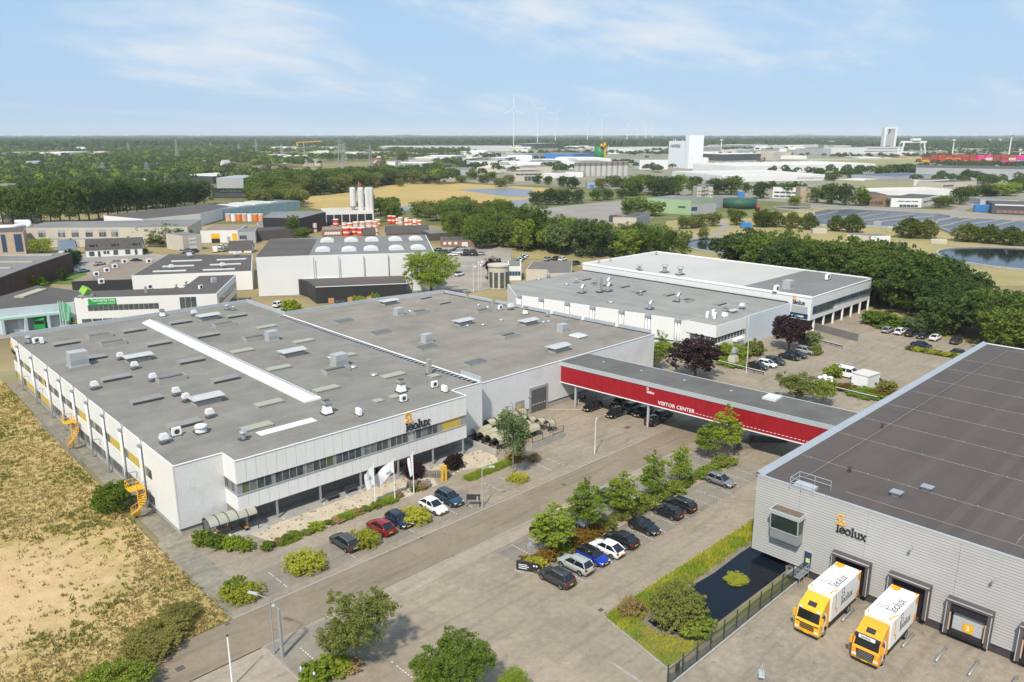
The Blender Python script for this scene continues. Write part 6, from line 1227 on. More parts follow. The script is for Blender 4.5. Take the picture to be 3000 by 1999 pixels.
ce = [(-1.0, 8.5), (-2.1, 16), (-3.1, 23), (-4.3, 31), (-5.2, 38.5), (-6.3, 46.5), (-7.3, 53.5)]
for (x, y) in ce: MB().cyl(x-.55, y+.35, 0, ZG-.3, .25, n=8).cyl(x-.5, y-.35, 0, ZG-.3, .25, n=8).build('downpipe', M_TRIM, off, True); MB().box(x-.9, x-.1, y-.7, y+.7, ZG-.5, ZG+.1).build('pipe_head', M_GREYT, off)
for (x0, y0), (x1, y1) in zip(ce[:-1], ce[1:]): MB().bar((x0-.4, y0+.9, 4.6), (x1-.4, y1-.9, 4.6), .2, 5.2).build('panel', M_WHITE, off)
MB().bar((-3.5, 22.0, 1.2), (-7.0, 52, 1.2), .5, 1.4).build('window_band', M_GLASS, off)
its = [('duct_elbow', DUCT_ME, *q) for q in (('k', 640, 1565, 1.6), ('k', 880, 1500, 1.7), ('k', 880, 1550, 1.7), ('c', 1520, 75, 1.6), ('c', 1265, 145, 1.5))] + [('flue', CHIM_ME, 'k', 805, 1560, 1.8), ('cowl', MUSH_ME, 'k', 590, 1470), ('cowl', MUSH_ME, 'k', 335, 1420), ('vent_dome', DOME_ME, 'k', 245, 1440, 1.5), ('vent_dome', DOME_ME, 'k', 500, 1488, 1.5), ('low_vent', LOWVENT_ME, 'k', 672, 1443, .9), ('low_vent', LOWVENT_ME, 'k', 1025, 1510, .9), ('low_vent', LOWVENT_ME, 'k', 1165, 1560, 1), ('open_vent', OPENV_ME, 'k', 765, 1490, .9), ('open_vent', OPENV_ME, 'c', 1610, 75, .9), ('low_vent', LOWVENT_ME, 'c', 1910, 102, .9), ('low_vent', LOWVENT_ME, 'c', 1440, 18, .9), ('vent_stack', STACK_ME, 'c', 1955, 215, 1), ('hooded_vent', HOODV_ME, 'c', 2025, 178, .6), ('roof_fan', FAN_ME, 'c', 2115, 142, 1), ('cowl', MUSH_ME, 'c', 1180, 15), ('vent_dome', DOME_ME, 'c', 905, 85, 1.6)]
its += [('air_conditioner', AC_ME, 'c', x, y, 1.5, .4) for x, y in ((1795, 225), (1850, 205), (1862, 235))]
roof_items(off, ZG, its)
roof_items(off, ZH, [('flue', MUSH_ME, 'k', 1402, 1375, 1.9), ('flue', MUSH_ME, 'k', 1545, 1395, 1.9), ('cowl', MUSH_ME, 'k', 1172, 1355, 1.3), ('cowl', MUSH_ME, 'k', 1150, 1360, .9), ('vent_pipe', MUSH_ME, 'k', 1530, 1410, .7), ('air_handler', AHU_ME, 'l', 185, 1525, 1.3), ('air_conditioner', AC_ME, 'l', 75, 1555, 1.8), ('air_conditioner', AC_ME, 'l', 545, 1445, 1.8), ('vent_pipe', MUSH_ME, 'k', 1325, 1210, .8), ('vent_pipe', MUSH_ME, 'k', 905, 1272, .7), ('vent_pipe', MUSH_ME, 'k', 797, 1285, .7)])
mb = MB()
for k in range(6): mb.bar((73.5, 2+k*2.2, 0), (73.5, 2+k*2.2, ZH), .12, .12)
for z in (3, 6, 9): mb.bar((73.5, 2, z), (73.5, 13, z), .12, .12)
mb.build('steel_frame', M_GALV, off)
rw = MB().bar((192.2, 89.5, .9), (187.1, 72.7, .9), .35, 1.8).build('ramp_wall', mat('dark_concrete', (0.17, 0.165, 0.155), 0.9, 0.2, 0.5), None); tag(rw, 'long dark concrete ramp wall in front of the second office', 'wall')

# ---- wholesaler on the left --------------------------------------------------------
M_LBLUE = wave_mat('pale_blue_sheet', (0.50, 0.56, 0.60), 0, 0.5, 0.9, 0.6, 0.06, 0.2, width=0.3)
M_GRN = mat('sign_green', (0.01, 0.30, 0.05), 0.5, 0.0)
tu = polyblk('trade_depot', 'white and pale blue depot with green sign, dark roof and dock canopy', (('m', -350, 1290), ('m', 1020, 1152), ('m', 1205, 1012), ('m', 515, 925), ('m', -350, 1180)), 6.2, M_LBLUE, M_TARR, cat='depot')
A = at('m', -350, 1290, 6.2); B = at('m', 1020, 1152, 6.2)
edge_wins(tu, A, B, [(.28, .40, .3, 3.2, 1, M_FG), (.5, .62, .3, 3.2, 1, M_FG), (.92, .965, .1, 2.2, 1, M_FDK)], .08)
d_ = (B-A).normalized(); n_v = Vector((d_.y, -d_.x, 0))
for u in (.24, .47, .70):
    c = lin(tu, A.lerp(B, u) + n_v*.8); MB().box(c.x-.3, c.x+.3, c.y-.9, c.y+1.2, -c.z-6.2+6.2 if False else 0, 4.0).build('canopy_wall', M_LBLUE, tu)
a1 = lin(tu, A.lerp(B, .22)); b1 = lin(tu, A.lerp(B, .84)); nn_ = n_v*.8
MB().add([(a1.x, a1.y, 4.2), (b1.x, b1.y, 4.2), (b1.x+nn_.x*2, b1.y+nn_.y*2, 4.0), (a1.x+nn_.x*2, a1.y+nn_.y*2, 4.0)], [(0, 1, 2, 3), (3, 2, 1, 0)][:1]).bar((a1.x+nn_.x*2, a1.y+nn_.y*2, 3.9), (b1.x+nn_.x*2, b1.y+nn_.y*2, 3.9), .1, .5).build('dock_canopy', mat('pale_green_edge', (0.34, 0.48, 0.42), 0.5, 0.05), tu)
tf = polyblk('depot_office', 'white office front with long window band, green name sign and cube on its roof', (('m', 1020, 1105), ('a', 1990, 3), ('i', 2165, 1398), ('i', 1835, 1408), ('i', 1695, 1518), ('m', 1210, 1010)), 8.0, M_FW, M_TARR, cat='office')
A = at('m', 1020, 1105, 8.0); B = at('a', 1990, 3, 8.0)
edge_wins(tf, A, B, [(.085, .58, 4.7, 6.1, 14, M_GLASS), (.73, .85, 3.6, 7.4, 3, M_GLASS), (.03, .98, .2, 2.6, 13, M_GLASS)], .08); edge_wins(tf, A, B, [(.083, .297, 6.15, 7.75, 1, M_GRN), (.73, .85, 2.7, 3.5, 1, M_GRN)], .1)
C = at('i', 2165, 1398, 8.0); edge_wins(tf, B, C, [(.1, .95, 4.6, 6.2, 8, M_GLASS), (.1, .95, .3, 2.8, 6, M_GLASS)], .08)
ang_ = math.atan2((B-A).y, (B-A).x); n_v = Vector(((B-A).normalized().y, -(B-A).normalized().x, 0))
for txt, sz, u, z in (('Technische Unie', 1.05, .115, 7.0), ('Installatie Elektrotechniek', .5, .155, 6.4)):
    c = lin(tf, A.lerp(B, u) + n_v*.14); o = inst('lettering', text_mesh(txt, sz, .01, M_LETW), tf, (c.x, c.y, z)); o.rotation_euler = (math.pi/2, 0, ang_); o.scale = (.8, 1, 1)
c = lin(tf, A.lerp(B, .07) - n_v*1.5); MB().box(-.9, .9, -.9, .9, -.9, .9).build('roof_cube', mat('cube_green', (0.06, 0.40, 0.06), 0.4, 0.5, 0.9, col2=(0.45, 0.50, 0.05)), tf, False, (c.x, c.y, 9.6)).rotation_euler = (.5, .4, .6)
MB().box(c.x-1.5, c.x+1.5, c.y-1.2, c.y+1.2, 8.05, 8.5).build('cube_stand', M_GALV, tf)
roof_items(tf, 8.0, [('air_conditioner', AC_ME, 'm', 2070, 978, 1.4, 0), ('flue', CHIM_ME, 'm', 2015, 1040, .8), ('air_handler', AHU_ME, 'i', 1965, 1465, .7), ('cowl', MUSH_ME, 'i', 1620, 1515, .8), ('air_conditioner', AC_ME, 'i', 1845, 1530, 1.2, .4), ('cowl', MUSH_ME, 'i', 1712, 1495, 1)]); roof_items(tu, 6.2, [('air_conditioner', AC_ME, 'm', 1400, 905, 1.6, 0)])
p0, p1 = at('m', 260, 1100, 6.2), at('m', 590, 990, 6.2); a1 = lin(tu, p0); b1 = lin(tu, p1); MB().bar((a1.x, a1.y, 6.4), (b1.x, b1.y, 6.4), 2.6, .5).build('barrel_rooflight', mat('aged_rooflight', (0.42, 0.36, 0.26), 0.5, 0.1), tu)
# green lorry and flags
gl = thing('lorry', 'green box lorry with pale roof backed under the depot canopy', 'lorry', at('m', 560, 1545), math.atan2(1, .55)+math.pi)
gm = mat('lorry_green', (0.012, 0.27, 0.05), 0.4, 0.0)
MB().box(-6.8, -1.9, -1.25, 1.25, 1.0, 3.9).build('cargo_box', gm, gl); MB().box(-6.8, -1.9, -1.22, 1.22, 3.902, 3.95).build('box_roof', M_FW, gl); MB().box(-1.8, .3, -1.22, 1.22, .5, 2.9).frust(-1.8, .2, -1.2, 1.2, 2.9, -1.9, -.6, -1.1, 1.1, 3.75).build('cab', gm, gl); MB().box(.25, .34, -1.1, 1.1, 1.7, 2.6).build('windscreen', M_CARGL, gl)
for xx in (-.7, -5.2):
    for s in (-1, 1): wo = inst('wheel', wheel_meshes(.5)[0], gl, (xx, s*1.1, .5), 0, (1, 1.4, 1)); inst('rim', wheel_meshes(.5)[1], wo)
M_FLAGG = mat('flag_green', (0.18, 0.50, 0.30), 0.8, 0.1, 1.0)
def flag(x, y, h, w_, m, label, group, drop=2.4, seed=0, ang=0.0, mark=None, pole=M_TRIM):
    t = thing('flagpole', label, 'flag', (x, y, 0), ang, group); MB().cyl(0, 0, 0, h, .07, .04, 8).cyl(0, 0, h, h+.12, .07, .07, 8).build('pole', pole, t); rng = random.Random(seed); mb = MB(); nx, nz_2 = 8, 8; ph = rng.uniform(0, 3)
    vs = [(.06+w_*i_/nx*(.55+.4*math.cos(j_*.15)), .22*math.sin(i_*1.1+ph+j_*.35)*i_/nx, h-.15-drop*j_/nz_2-w_*.75*(i_/nx)**1.4) for j_ in range(nz_2+1) for i_ in range(nx+1)]
    mb.add(vs, [(j_*(nx+1)+i_, j_*(nx+1)+i_+1, (j_+1)*(nx+1)+i_+1, (j_+1)*(nx+1)+i_) for j_ in range(nz_2) for i_ in range(nx)]); o = mb.build('flag', m, t, True)
    if mark: ob = inst('lettering', text_mesh(mark, .62, .006, M_LETB), t, (.3, -.06, h-1.75)); ob.rotation_euler = (math.pi/2, R(25), 0); ob = inst('lettering', ob.data, t, (.3, .10, h-1.75)); ob.rotation_euler = (math.pi/2, R(25), 0)
    return t
for k, x in enumerate((792, 822, 860)): p = at('m', x, 1550); flag(p.x+1.5, p.y+2, 7.0, 1.6, M_FLAGG, 'pale green flag by the depot docks, ' + ('left', 'middle', 'right')[k] + ' of three', 'green depot flags', 4.5, k)
hd = 'clipped dark hedge blocks'
for k in range(4):
    p = at('m', 840+k*62, 745-k*38); bush('willow_bush', 'hedge', p.x, p.y, 5.0, 5.4, 'dark clipped hedge block along the brick wall', hd, name='hedge', cat='hedge')
for x, y, w_, h, lf, lb in ((610, 850, 4.5, 4.0, 'gold', 'golden yellow bush by the brick wall, right one'), (325, 985, 5, 4.4, 'gold', 'golden yellow bush by the brick wall, left one'), (465, 945, 6.5, 3.2, 'bright', 'clipped green bush between golden bushes'), (1190, 1475, 5.5, 2.2, 'bright', 'round green bush below the office window band'), (875, 860, 2.6, 4, 'dark', 'small dark tree on the depot lawn')): p = at('m', x, y); bush('bush', lf, p.x, p.y, w_, h, lb)
# ---- blocks behind the depot -----------------------------------------------------
bb = polyblk('brick_warehouse', 'long dark brown brick warehouse with grey roof at the left edge', (('m', -500, 1010), ('m', 0, 820), ('m', 490, 640), ('m', 985, 475), ('m', 300, 490), ('m', -500, 520)), 7.0, M_BRICKB, M_TARG)
for x0, y0, x1 in ((0, 512, 730), (0, 605, 460), (-200, 690, 160)):
    a1 = lin(bb, at('m', x0, y0+6, 7.0)); b1 = lin(bb, at('m', x1, y0+3, 7.0)); MB().bar((a1.x, a1.y, 7.2), (b1.x, b1.y, 7.2), 1.4, .35).build('roof_strip_light', MATS['aged_rooflight'], bb)
gv = polyblk('gravel_roof_block', 'low block with brown gravel roof and small white roof vents', (('m', 985, 872), ('m', 1812, 842), ('m', 2170, 588), ('m', 1575, 600)), 4.2, M_BLK, M_GRAV)
roof_items(gv, 4.2, [('air_conditioner', AC_ME, 'm', x, y, 1.7, 0) for x, y in ((1330, 805), (1475, 750), (1585, 695), (1718, 628), (2055, 622))] + [('flue', CHIM_ME, 'm', x, y, .7) for x, y in ((1287, 848), (1380, 775), (1505, 710), (1617, 655))])
sk = polyblk('skylight_block', 'dark flat roofed block with six pale rooflight strips', (('i', 1208, 1405), ('i', 2312, 1362), ('i', 2320, 1215), ('i', 1545, 1208)), 6.0, M_FW, M_TARR)
for (x, y, w_) in ((1715, 1273, 280), (2128, 1260, 270), (1640, 1322, 290), (2072, 1306, 285), (1560, 1368, 305), (2012, 1354, 295)):
    a1 = lin(sk, at('i', x-w_/2, y+5, 6)); b1 = lin(sk, at('i', x+w_/2, y-5, 6)); MB().bar((a1.x, a1.y, 6.2), (b1.x, b1.y, 6.2), 1.3, .3).build('roof_strip_light', M_SKYL, sk)
roof_items(sk, 6.0, [('roof_fan', FAN_ME, 'i', x, y, 1.2) for x, y in ((1745, 1240), (1578, 1352), (2172, 1228), (2048, 1335))])
wl = polyblk('white_hall', 'big white windowless hall with domed rooflights behind the factory', (('j', 0, 1238), ('j', 485, 1220), ('j', 1640, 1190), ('j', 1560, 1032), ('j', 610, 1055), ('j', 130, 1068)), 12.0, M_FW, M_TARG)
a_ = at('j', 0, 1238, 12.0); b_ = at('j', 1640, 1190, 12)
q4 = [lin(wl, at(*q)) for q in (('j', 0, 1234, 12), ('j', 485, 1217, 12), ('j', 560, 1070, 12), ('j', 130, 1072, 12))]; MB().prism(ccw([p.xy for p in q4]), 12.08, 12.14).build('dark_roof', M_TARR, wl)
for (x, y) in ((615, 1178), (855, 1175), (1058, 1168), (1290, 1163), (1490, 1158), (655, 1092), (875, 1088), (1065, 1085), (1280, 1080), (1468, 1075)):
    p = lin(wl, at('j', x, y, 12)); s = 1.25; mb = MB(); n = 8
    dr = lin(wl, b_) - lin(wl, a_); an = math.atan2(dr.y, dr.x); vs = [(s*1.9*math.cos(math.pi*k/n), yy, .05+1.0*math.sin(math.pi*k/n)) for yy in (-3.2, 3.2) for k in range(n+1)]
    mb.add(vs, [(k, k+1, n+2+k, n+1+k) for k in range(n)] + [tuple(range(n+1)), tuple(reversed(range(n+1, 2*n+2)))]); o = mb.build('domed_rooflight', M_SKYL, wl, False, (p.x, p.y, 12.07)); o.rotation_euler = (0, 0, an)
for u in (.31, .45, .59, .73, .86): c = lin(wl, a_.lerp(b_, u)); MB().cyl(c.x, c.y-.15, 0, 11.6, .12, n=6).build('downpipe', M_GREYT, wl)
bk = polyblk('black_office', 'low black office building with timber panels and dark flat roof', (('j', 437, 1437), ('j', 1368, 1402), ('j', 1388, 1478), ('j', 545, 1512)), 4.8, M_BLK, M_TARR)
q4 = [lin(bk, at(*q)).xy for q in (('j', 360, 1568), ('j', 437, 1437), ('j', 545, 1512), ('j', 480, 1600))]; MB().prism(ccw(q4), 0, 4.78).build('wing', M_BLK, bk); MB().prism(ccw(q4), 4.79, 4.85).build('roof', M_TARR, bk)
q4 = [lin(bk, at(*q)).xy for q in (('j', 550, 1530), ('j', 1380, 1490), ('b', 1375, 5), ('b', 540, 40))]; MB().prism(ccw(q4), 0, 3.4).build('front_wing', M_BLK, bk); MB().prism(ccw(q4), 3.41, 3.47).build('roof', M_TARR, bk)
mb = MB(); ed = [lin(bk, at('j', *q, 4.8)) for q in ((437, 1437), (1368, 1402), (1388, 1478), (545, 1512))]
for k in range(3): mb.bar((ed[k].x, ed[k].y, 4.86), (ed[k+1].x, ed[k+1].y, 4.86), .25, .12)
mb.build('roof_edge', M_TRIM, bk)
A = at('b', 540, 40, 3.4); B = at('b', 1375, 5, 3.4); edge_wins(bk, A, B, [(.14, .21, 1.7, 3.1, 1, M_WOOD), (.35, .41, 1.7, 3.1, 1, M_WOOD), (.56, .62, 1.7, 3.1, 1, M_WOOD), (.64, .70, .6, 3.0, 1, M_GLASS), (.22, .33, .4, 2.4, 3, M_GLASS)], .1)
for t, x, y, w_, h, lb in (('b', 330, 170, 4.2, 3.6, 'round green tree in front of the black office, left'), ('b', 940, 120, 3.8, 3.0, 'round green bush before the black office, middle'), ('b', 1080, 85, 3.2, 2.6, 'round green bush before the black office, right')): p = at(t, x, y); bush('bush', 'bright', p.x, p.y, w_, h, lb)
p = at('b', 210, 120); car('suv', 'white', p.x, p.y, .5, 'white car beside the black office, rear one', 'cars by the black office', False); p = at('b', 230, 185); car('hatch', 'silver', p.x, p.y, .5, 'silver car beside the black office, front one', 'cars by the black office', False)
lw = polyblk('loading_works', 'long pale works with upper window bays and loading doors', (('i', 210, 968), ('i', 1070, 962), ('i', 1310, 962), ('i', 1720, 955), ('i', 1845, 888), ('i', 415, 912)), 8.5, M_BEI, M_TARG)
A = at('i', 210, 968, 8.5); B = at('i', 1070, 962, 8.5)
edge_wins(lw, A, B, [(u, u+.085, 4.6, 7.6, 1, M_FG) for u in (.15, .36, .505, .655, .80, .93)] + [(u+.005, u+.08, 4.6, 6.4, 3, M_GLASS) for u in (.15, .36, .505, .655, .80, .93)] + [(.05, .98, 3.6, 4.0, 1, M_FG), (.36, .44, .2, 2.9, 1, M_FG), (.5, .58, .2, 2.9, 1, M_FG), (.64, .75, .1, 3.0, 1, M_FDK), (.82, .88, .1, 3.0, 1, M_FDK)], .1)
C = at('i', 1720, 955, 8.5); edge_wins(lw, B, C, [(.2, .45, 5.2, 7.2, 4, M_GLASS)], .1)
sb = polyblk('sand_brick_office', 'sand coloured brick office with tall blue windows at left edge', (('i', -80, 1012), ('i', 212, 1004), ('i', 235, 962), ('i', -80, 968)), 9.0, M_SANDB, M_TARR)
A = at('i', -80, 1012, 9); B = at('i', 212, 1004, 9); edge_wins(sb, A, B, [(.27, .42, 1, 8.2, 2, M_GLASSB), (.68, .93, 1, 8.2, 3, M_GLASSB)], .1)
gable('row_house', 'white cottage row with dark roof and dormers by the street', 'i', 795, 1238, 1310, 1215, 1168, 1080, 9, M_FW, M_TILE, None, [(.04, .16, .15, .75, 1, M_GLASS), (.2, .26, .05, .75, 1, M_FDK), (.3, .42, .35, .75, 2, M_GLASS), (.47, .58, .2, .8, 1, M_GLASS), (.68, .8, .2, .8, 1, M_GLASS), (.86, .92, .1, .8, 1, M_GLASS)], 3)
gable('garage_house', 'white gabled garage with blue-grey roof left of the cottage row', 'i', 545, 1225, 690, 1218, 1165, 1100, 8, M_FW, mat('slate_blue_roof', (0.12, 0.15, 0.19), 0.7, 0.1, 0.3), None, [(.15, .85, .05, .6, 1, M_FDK)])
gable('gable_house', 'small white house with steep dark roof before the skylight block', 'i', 2105, 1200, 2310, 1195, 1170, 1070, 8, M_FW, M_TILE, None, [(.3, .42, .2, .7, 1, M_GLASS), (.55, .67, .2, .7, 1, M_GLASS)])
fb('shutter_office', 'pale grey office with white sun screens', 'i', 1690, 1185, 1860, 1165, 1042, 14, M_BEI, M_TARG, [(.3, .75, .1, .3, 1, M_FW), (.3, .75, .45, .6, 1, M_FW), (.3, .75, .7, .85, 1, M_FW)])
fb('workshop', 'white workshop with yellow shutters and brown roof', 'i', 1850, 1105, 2190, 1100, 992, 22, M_FW, M_GRAV, [(.27, .52, .35, .75, 1, M_YSTEEL), (.27, .52, 0, .35, 1, M_BLK), (.7, .8, .1, .5, 1, M_FG), (.84, .98, .05, .75, 1, M_YSTEEL)])
fb('grey_annex', 'small grey annex right of the workshop', 'i', 2190, 1110, 2352, 1105, 1005, 15, M_FG, M_TARG, [(.1, .5, .4, .7, 3, M_GLASS)])
polyblk('wide_flat_block', 'very wide dark flat roof with white rooflights before the tall trees', (('i', 950, 852), ('i', 1310, 885), ('i', 1840, 835), ('i', 2120, 765), ('i', 1890, 742)), 6.5, M_FW, M_TARR)
tl = fb('teal_shed', 'pale teal industrial shed with white rooflights', 'i', 1850, 915, 2760, 795, 822, 26, M_TEAL, M_TARG); 
for k in range(5): MB().box(6+k*14, 14+k*14, 3, 24, tl[2]+.1, tl[2]+.6).build('rooflight', M_SKYL, tl[0])
fb('grey_tank_hall', 'grey hall with silver pipes at left edge', 'i', -60, 910, 260, 905, 850, 20, M_FG, M_TARG)
tk = thing('insulated_pipe', 'fat white insulated pipe lying over the left roofs', 'pipe', at('i', 0, 975)); o_ = tk.location
MB().tube([at('i', -40, 965, 9)-o_, at('i', 120, 960, 9)-o_, at('i', 180, 945, 9)-o_, at('i', 270, 940, 9)-o_], 1.1, 8).build('pipe', M_FW, tk, True); MB().tube([at('i', 140, 915, 9)-o_, at('i', 265, 912, 9)-o_, at('i', 265, 945, 9)-o_], 1.1, 8).build('pipe', M_FW, tk, True)
fb('dark_tile_barn', 'grey-brown steep roofed barn left of the white hall', 'j', -120, 1090, 385, 1065, 1000, 14, M_TILE, M_TILE)
os_ = polyblk('open_shed', 'open sided shed with grey lean-to roof and dark mouth', (('j', 60, 872), ('j', 400, 880), ('j', 640, 820), ('j', 610, 812), ('j', 140, 818)), 8.5, M_BLK, M_TARG)  # closed block: black wall colour paints the shade inside the open mouth
fb('flat_store', 'low grey store with ribbed roof beside the open shed', 'j', 20, 985, 290, 975, 945, 16, M_FG, M_TARG)
fb('brick_depot', 'red brick flat building at the painted tanks', 'j', 608, 1045, 795, 1040, 985, 14, M_BRICKR, M_GRAV, [(.12, .9, .25, .65, 6, M_FW)])
gable('brick_gable', 'brick house with brown roof behind the domed rooflights', 'j', 990, 1062, 1100, 1058, 1030, 970, 7, M_BRICKR, M_TILE); gable('brick_gable', 'wide brown brick house right of painted tanks', 'j', 1200, 1060, 1590, 1050, 1020, 955, 8, M_BRICKR, M_TILE)
fb('brick_bungalow', 'low brown brick bungalow by the far car park', 'j', 1705, 1145, 2010, 1140, 1085, 14, M_BRICKR, M_TARR, [(.05, .15, .4, .8, 1, M_FW), (.2, .3, .4, .8, 1, M_FW), (.38, .48, .4, .8, 1, M_FW), (.6, .8, .05, .75, 1, M_FW)]); fb('brick_bungalow', 'dark flat annex behind the brick bungalow', 'j', 1600, 1085, 1790, 1075, 1020, 14, M_TARR, M_TARG)
fb('mixing_hall', 'white flat hall carrying the tall silos', 'j', 640, 950, 1085, 935, 822, 24, M_FW, M_BEI, [(.02, .98, .05, .8, 6, M_BLK)])
for k, (x, yb, yt) in enumerate(((893, 815, 605), (965, 812, 610), (1030, 812, 605), (1058, 812, 612))):
    p = at('j', x, 935); z0 = 7.0; zt = 19.3; t = thing('silo', 'tall white silo, %s of four' % ('leftmost', 'second', 'third', 'rightmost')[k], 'silo', (p.x+2, p.y+2, 0), 0, 'white silos'); r_ = 1.7 if k != 3 else 1.35
    MB().cyl(0, 0, z0+(3 if k == 0 else 0), zt, r_, n=18).dome(0, 0, zt, r_, r_, .8, 18, 2).build('shell', mat('silo_white', (0.60, 0.59, 0.57), 0.5, 0.12, 0.4, stretch=(2, 2, .2)), t); MB().cyl(0, 0, z0 if k == 0 else z0-1, z0+3, .5, r_*.98, 12).build('hopper', M_GALV, t)
    mb = MB()
    for q in range(8): a0 = q*math.pi/4; mb.bar((r_*math.cos(a0), r_*math.sin(a0), zt+.3), (r_*math.cos(a0), r_*math.sin(a0), zt+1.5), .08, .08)
    mb.build('guard_rail', M_GALV, t)
p = at('j', 950, 935); flag(p.x+2, p.y+2, 23, 1.6, mat('flag_red', (0.6, 0.07, 0.04), 0.8, 0.0), 'small red flag on top of the silos', None, 1.6, 5)
# painted tanks
TC = {'r': mat('tank_red', (0.62, 0.05, 0.02), 0.5, 0.12, 0.4), 'o': mat('tank_orange', (0.70, 0.20, 0.03), 0.5, 0.15, 0.4), 'w': mat('tank_white', (0.72, 0.70, 0.66), 0.5, 0.06, 0.4), 'p': mat('tank_pale_red', (0.60, 0.22, 0.15), 0.5, 0.2, 0.4, col2=(0.68, 0.45, 0.38))}
tanks = [(830,1035,965,'r',70),(900,1025,965,'r',60),(970,1035,965,'r',70),(735,955,890,'r',48),(812,965,920,'w',44),(862,965,925,'o',50),(920,962,915,'p',56),(980,965,912,'p',52),(1045,975,905,'p',60),(1095,975,910,'p',44),(1120,950,893,'o',50),(893,925,878,'o',54),(1050,915,880,'o',40),(1100,1030,980,'w',52),(1230,925,858,'r',38),(1268,925,860,'r',36),(1298,930,880,'w',26),(1330,948,872,'p',42),(1385,945,878,'w',40),(1420,955,895,'o',34),(1460,955,888,'w',38),(1502,955,900,'o',44),(690,820,785,'w',30),(725,825,800,'o',24),(770,835,800,'p',22),(435,975,928,'r',26),(485,1005,945,'w',40),(537,1005,928,'w',48)]
for k, (x, yb, yt, c, wz) in enumerate(tanks):
    p = at('j', x, yb); h = hz('j', x, yt, p); r_ = wz/3.136*(p-Vector((0,0,CAMH))).length/FPX/2; t = thing('tank', '%s storage tank in the painted tank yard behind the white hall' % {'r': 'bright red', 'o': 'orange', 'w': 'white', 'p': 'red and white'}[c], 'tank', (p.x, p.y, 0), 0, 'painted tanks, ' + {'r': 'red', 'o': 'orange', 'w': 'white', 'p': 'mixed'}[c])
    MB().cyl(0, 0, 0, h, r_, r_*1.04, 14).build('shell', TC[c], t); MB().cyl(0, 0, h, h+.3, r_*1.08, r_*1.0, 14).build('lid', TC['w'] if c != 'w' else TC['p'], t); MB().cyl(0, 0, h*.35, h*.55, r_*1.035, r_*1.045, 14, cap=False).build('band', TC['w'] if c != 'w' else TC['r'], t)
for k in range(7): p = at('i', 2100+k*50, 905); t = thing('tank', 'small red and white tank before the teal shed', 'tank', (p.x, p.y, 0), 0, 'tanks by the teal shed'); MB().cyl(0, 0, 0, 4, 1.5, n=12).build('shell', TC['pwo'[k % 3]], t); MB().cyl(0, 0, 4, 4.2, 1.55, n=12).build('lid', TC['w'], t)
# small office with rotunda, low sheds, far car park
fb('small_office', 'small white office with blue glass band and grey roof', 'k', -40, 1450, 85, 1450, 1320, 12, M_FW, M_TARG, [(.1, .95, .35, .65, 4, M_GLASSB)]); ro = thing('rotunda', 'round beige entrance tower of the small office', 'tower', at('j', 2230, 1515)); MB().cyl(0, 0, 0, 7.2, 3.4, n=20).cyl(0, 0, 7.2, 7.6, 3.7, n=20).build('wall', M_BEI, ro, False)
for k in range(5): a0 = R(180+k*32); o = cube('window', -.6, .6, -.1, .1, .6, 5.5, M_GLASS, ro); o.location = (3.42*math.cos(a0), 3.42*math.sin(a0), 3); o.rotation_euler = (0, 0, a0+math.pi/2)
polyblk('low_shed', 'low shed with dark ribbed roof left of the second hall', (('k', 130, 1345), ('k', 320, 1350), ('k', 350, 1385), ('k', 545, 1380), ('k', 555, 1270), ('k', 190, 1275)), 4.0, M_BEI, wave_mat('ribbed_dark_roof', (0.16, 0.145, 0.13), 0, 0.9, 0.7, 0.85, 0.1, 0.2, width=0.12))
fb('blue_tower_unit', 'pale blue louvred plant box beside the low shed', 'k', 330, 1395, 410, 1390, 1330, 4, M_LBLUE, M_LBLUE)
cl_ = ['black', 'white', 'black', 'dark', 'silver', 'navy']
for k, (x, y) in enumerate(((1665,1180),(1690,1205),(1722,1195),(1790,1200),(1808,1222),(1852,1205),(1915,1195),(1928,1222),(1982,1195),(1990,1222),(2058,1215),(1895,1168),(1850,1168))):
    p = at('j', x, y); car('suv' if k % 2 else 'hatch', ['black','navy','dark','navy','white','white','black','black','dark','black','silver','silver','dark'][k], p.x, p.y, 2.3+.1*(k % 3), '%s car in the far car park by the brick bungalow' % ['black','blue','dark grey','blue','white','white','black','black','dark grey','black','silver','silver','dark grey'][k], 'cars in the bungalow car park', False)
p = at('j', 1868, 1405); car('suv', 'white', p.x, p.y, .2, 'black and white car alone near the tall flagpoles', None, False, roofcol='black')
for k in range(7): p = at('k', 18+k*19, 1312-k*14); car('suv' if k % 2 else 'hatch', ['white', 'lblue', 'silver', 'white', 'lblue', 'white', 'white'][k], p.x, p.y, .75, 'pale car in the tight row behind the small office', 'row of pale cars', False)
for k, (x, y, c) in enumerate(((330, 1265, 'silver'), (465, 1268, 'white'), (410, 1262, 'dark'), (590, 1305, 'dark'))): p = at('k', x, y); car('suv', c, p.x, p.y, .2, ['silver pickup behind the low shed', 'white car behind the low shed', 'dark car between pickup and white car behind the low shed', 'dark car right of the low shed'][k], None, False)
for k, (x, y, c) in enumerate(((1150,710,'lblue'),(1375,610,'silver'),(1615,590,'grey'),(1880,565,'navy'))): p = at('m', x, y+35); car('sedan', c, p.x, p.y, .3, ['light blue car by the depot lawn', 'silver car on the street by the cottages, left', 'grey car on the street by the cottages', 'dark blue car before the cottage row'][k], None, False)
for k, (x, y, c) in enumerate(((1690,1195,'silver'),(1730,1185,'dark'),(1790,1190,'black'),(1750,1205,'silver'),(2040,1150,'white'),(2090,1160,'silver'),(2130,1135,'grey'),(2060,1180,'silver'))): p = at('i', x, y); car('hatch' if k % 2 else 'suv', c, p.x, p.y, .6, '%s car crowded between the workshops' % {'silver':'silver','dark':'dark grey','black':'black','white':'white','grey':'grey'}[c], 'cars between the workshops', False)
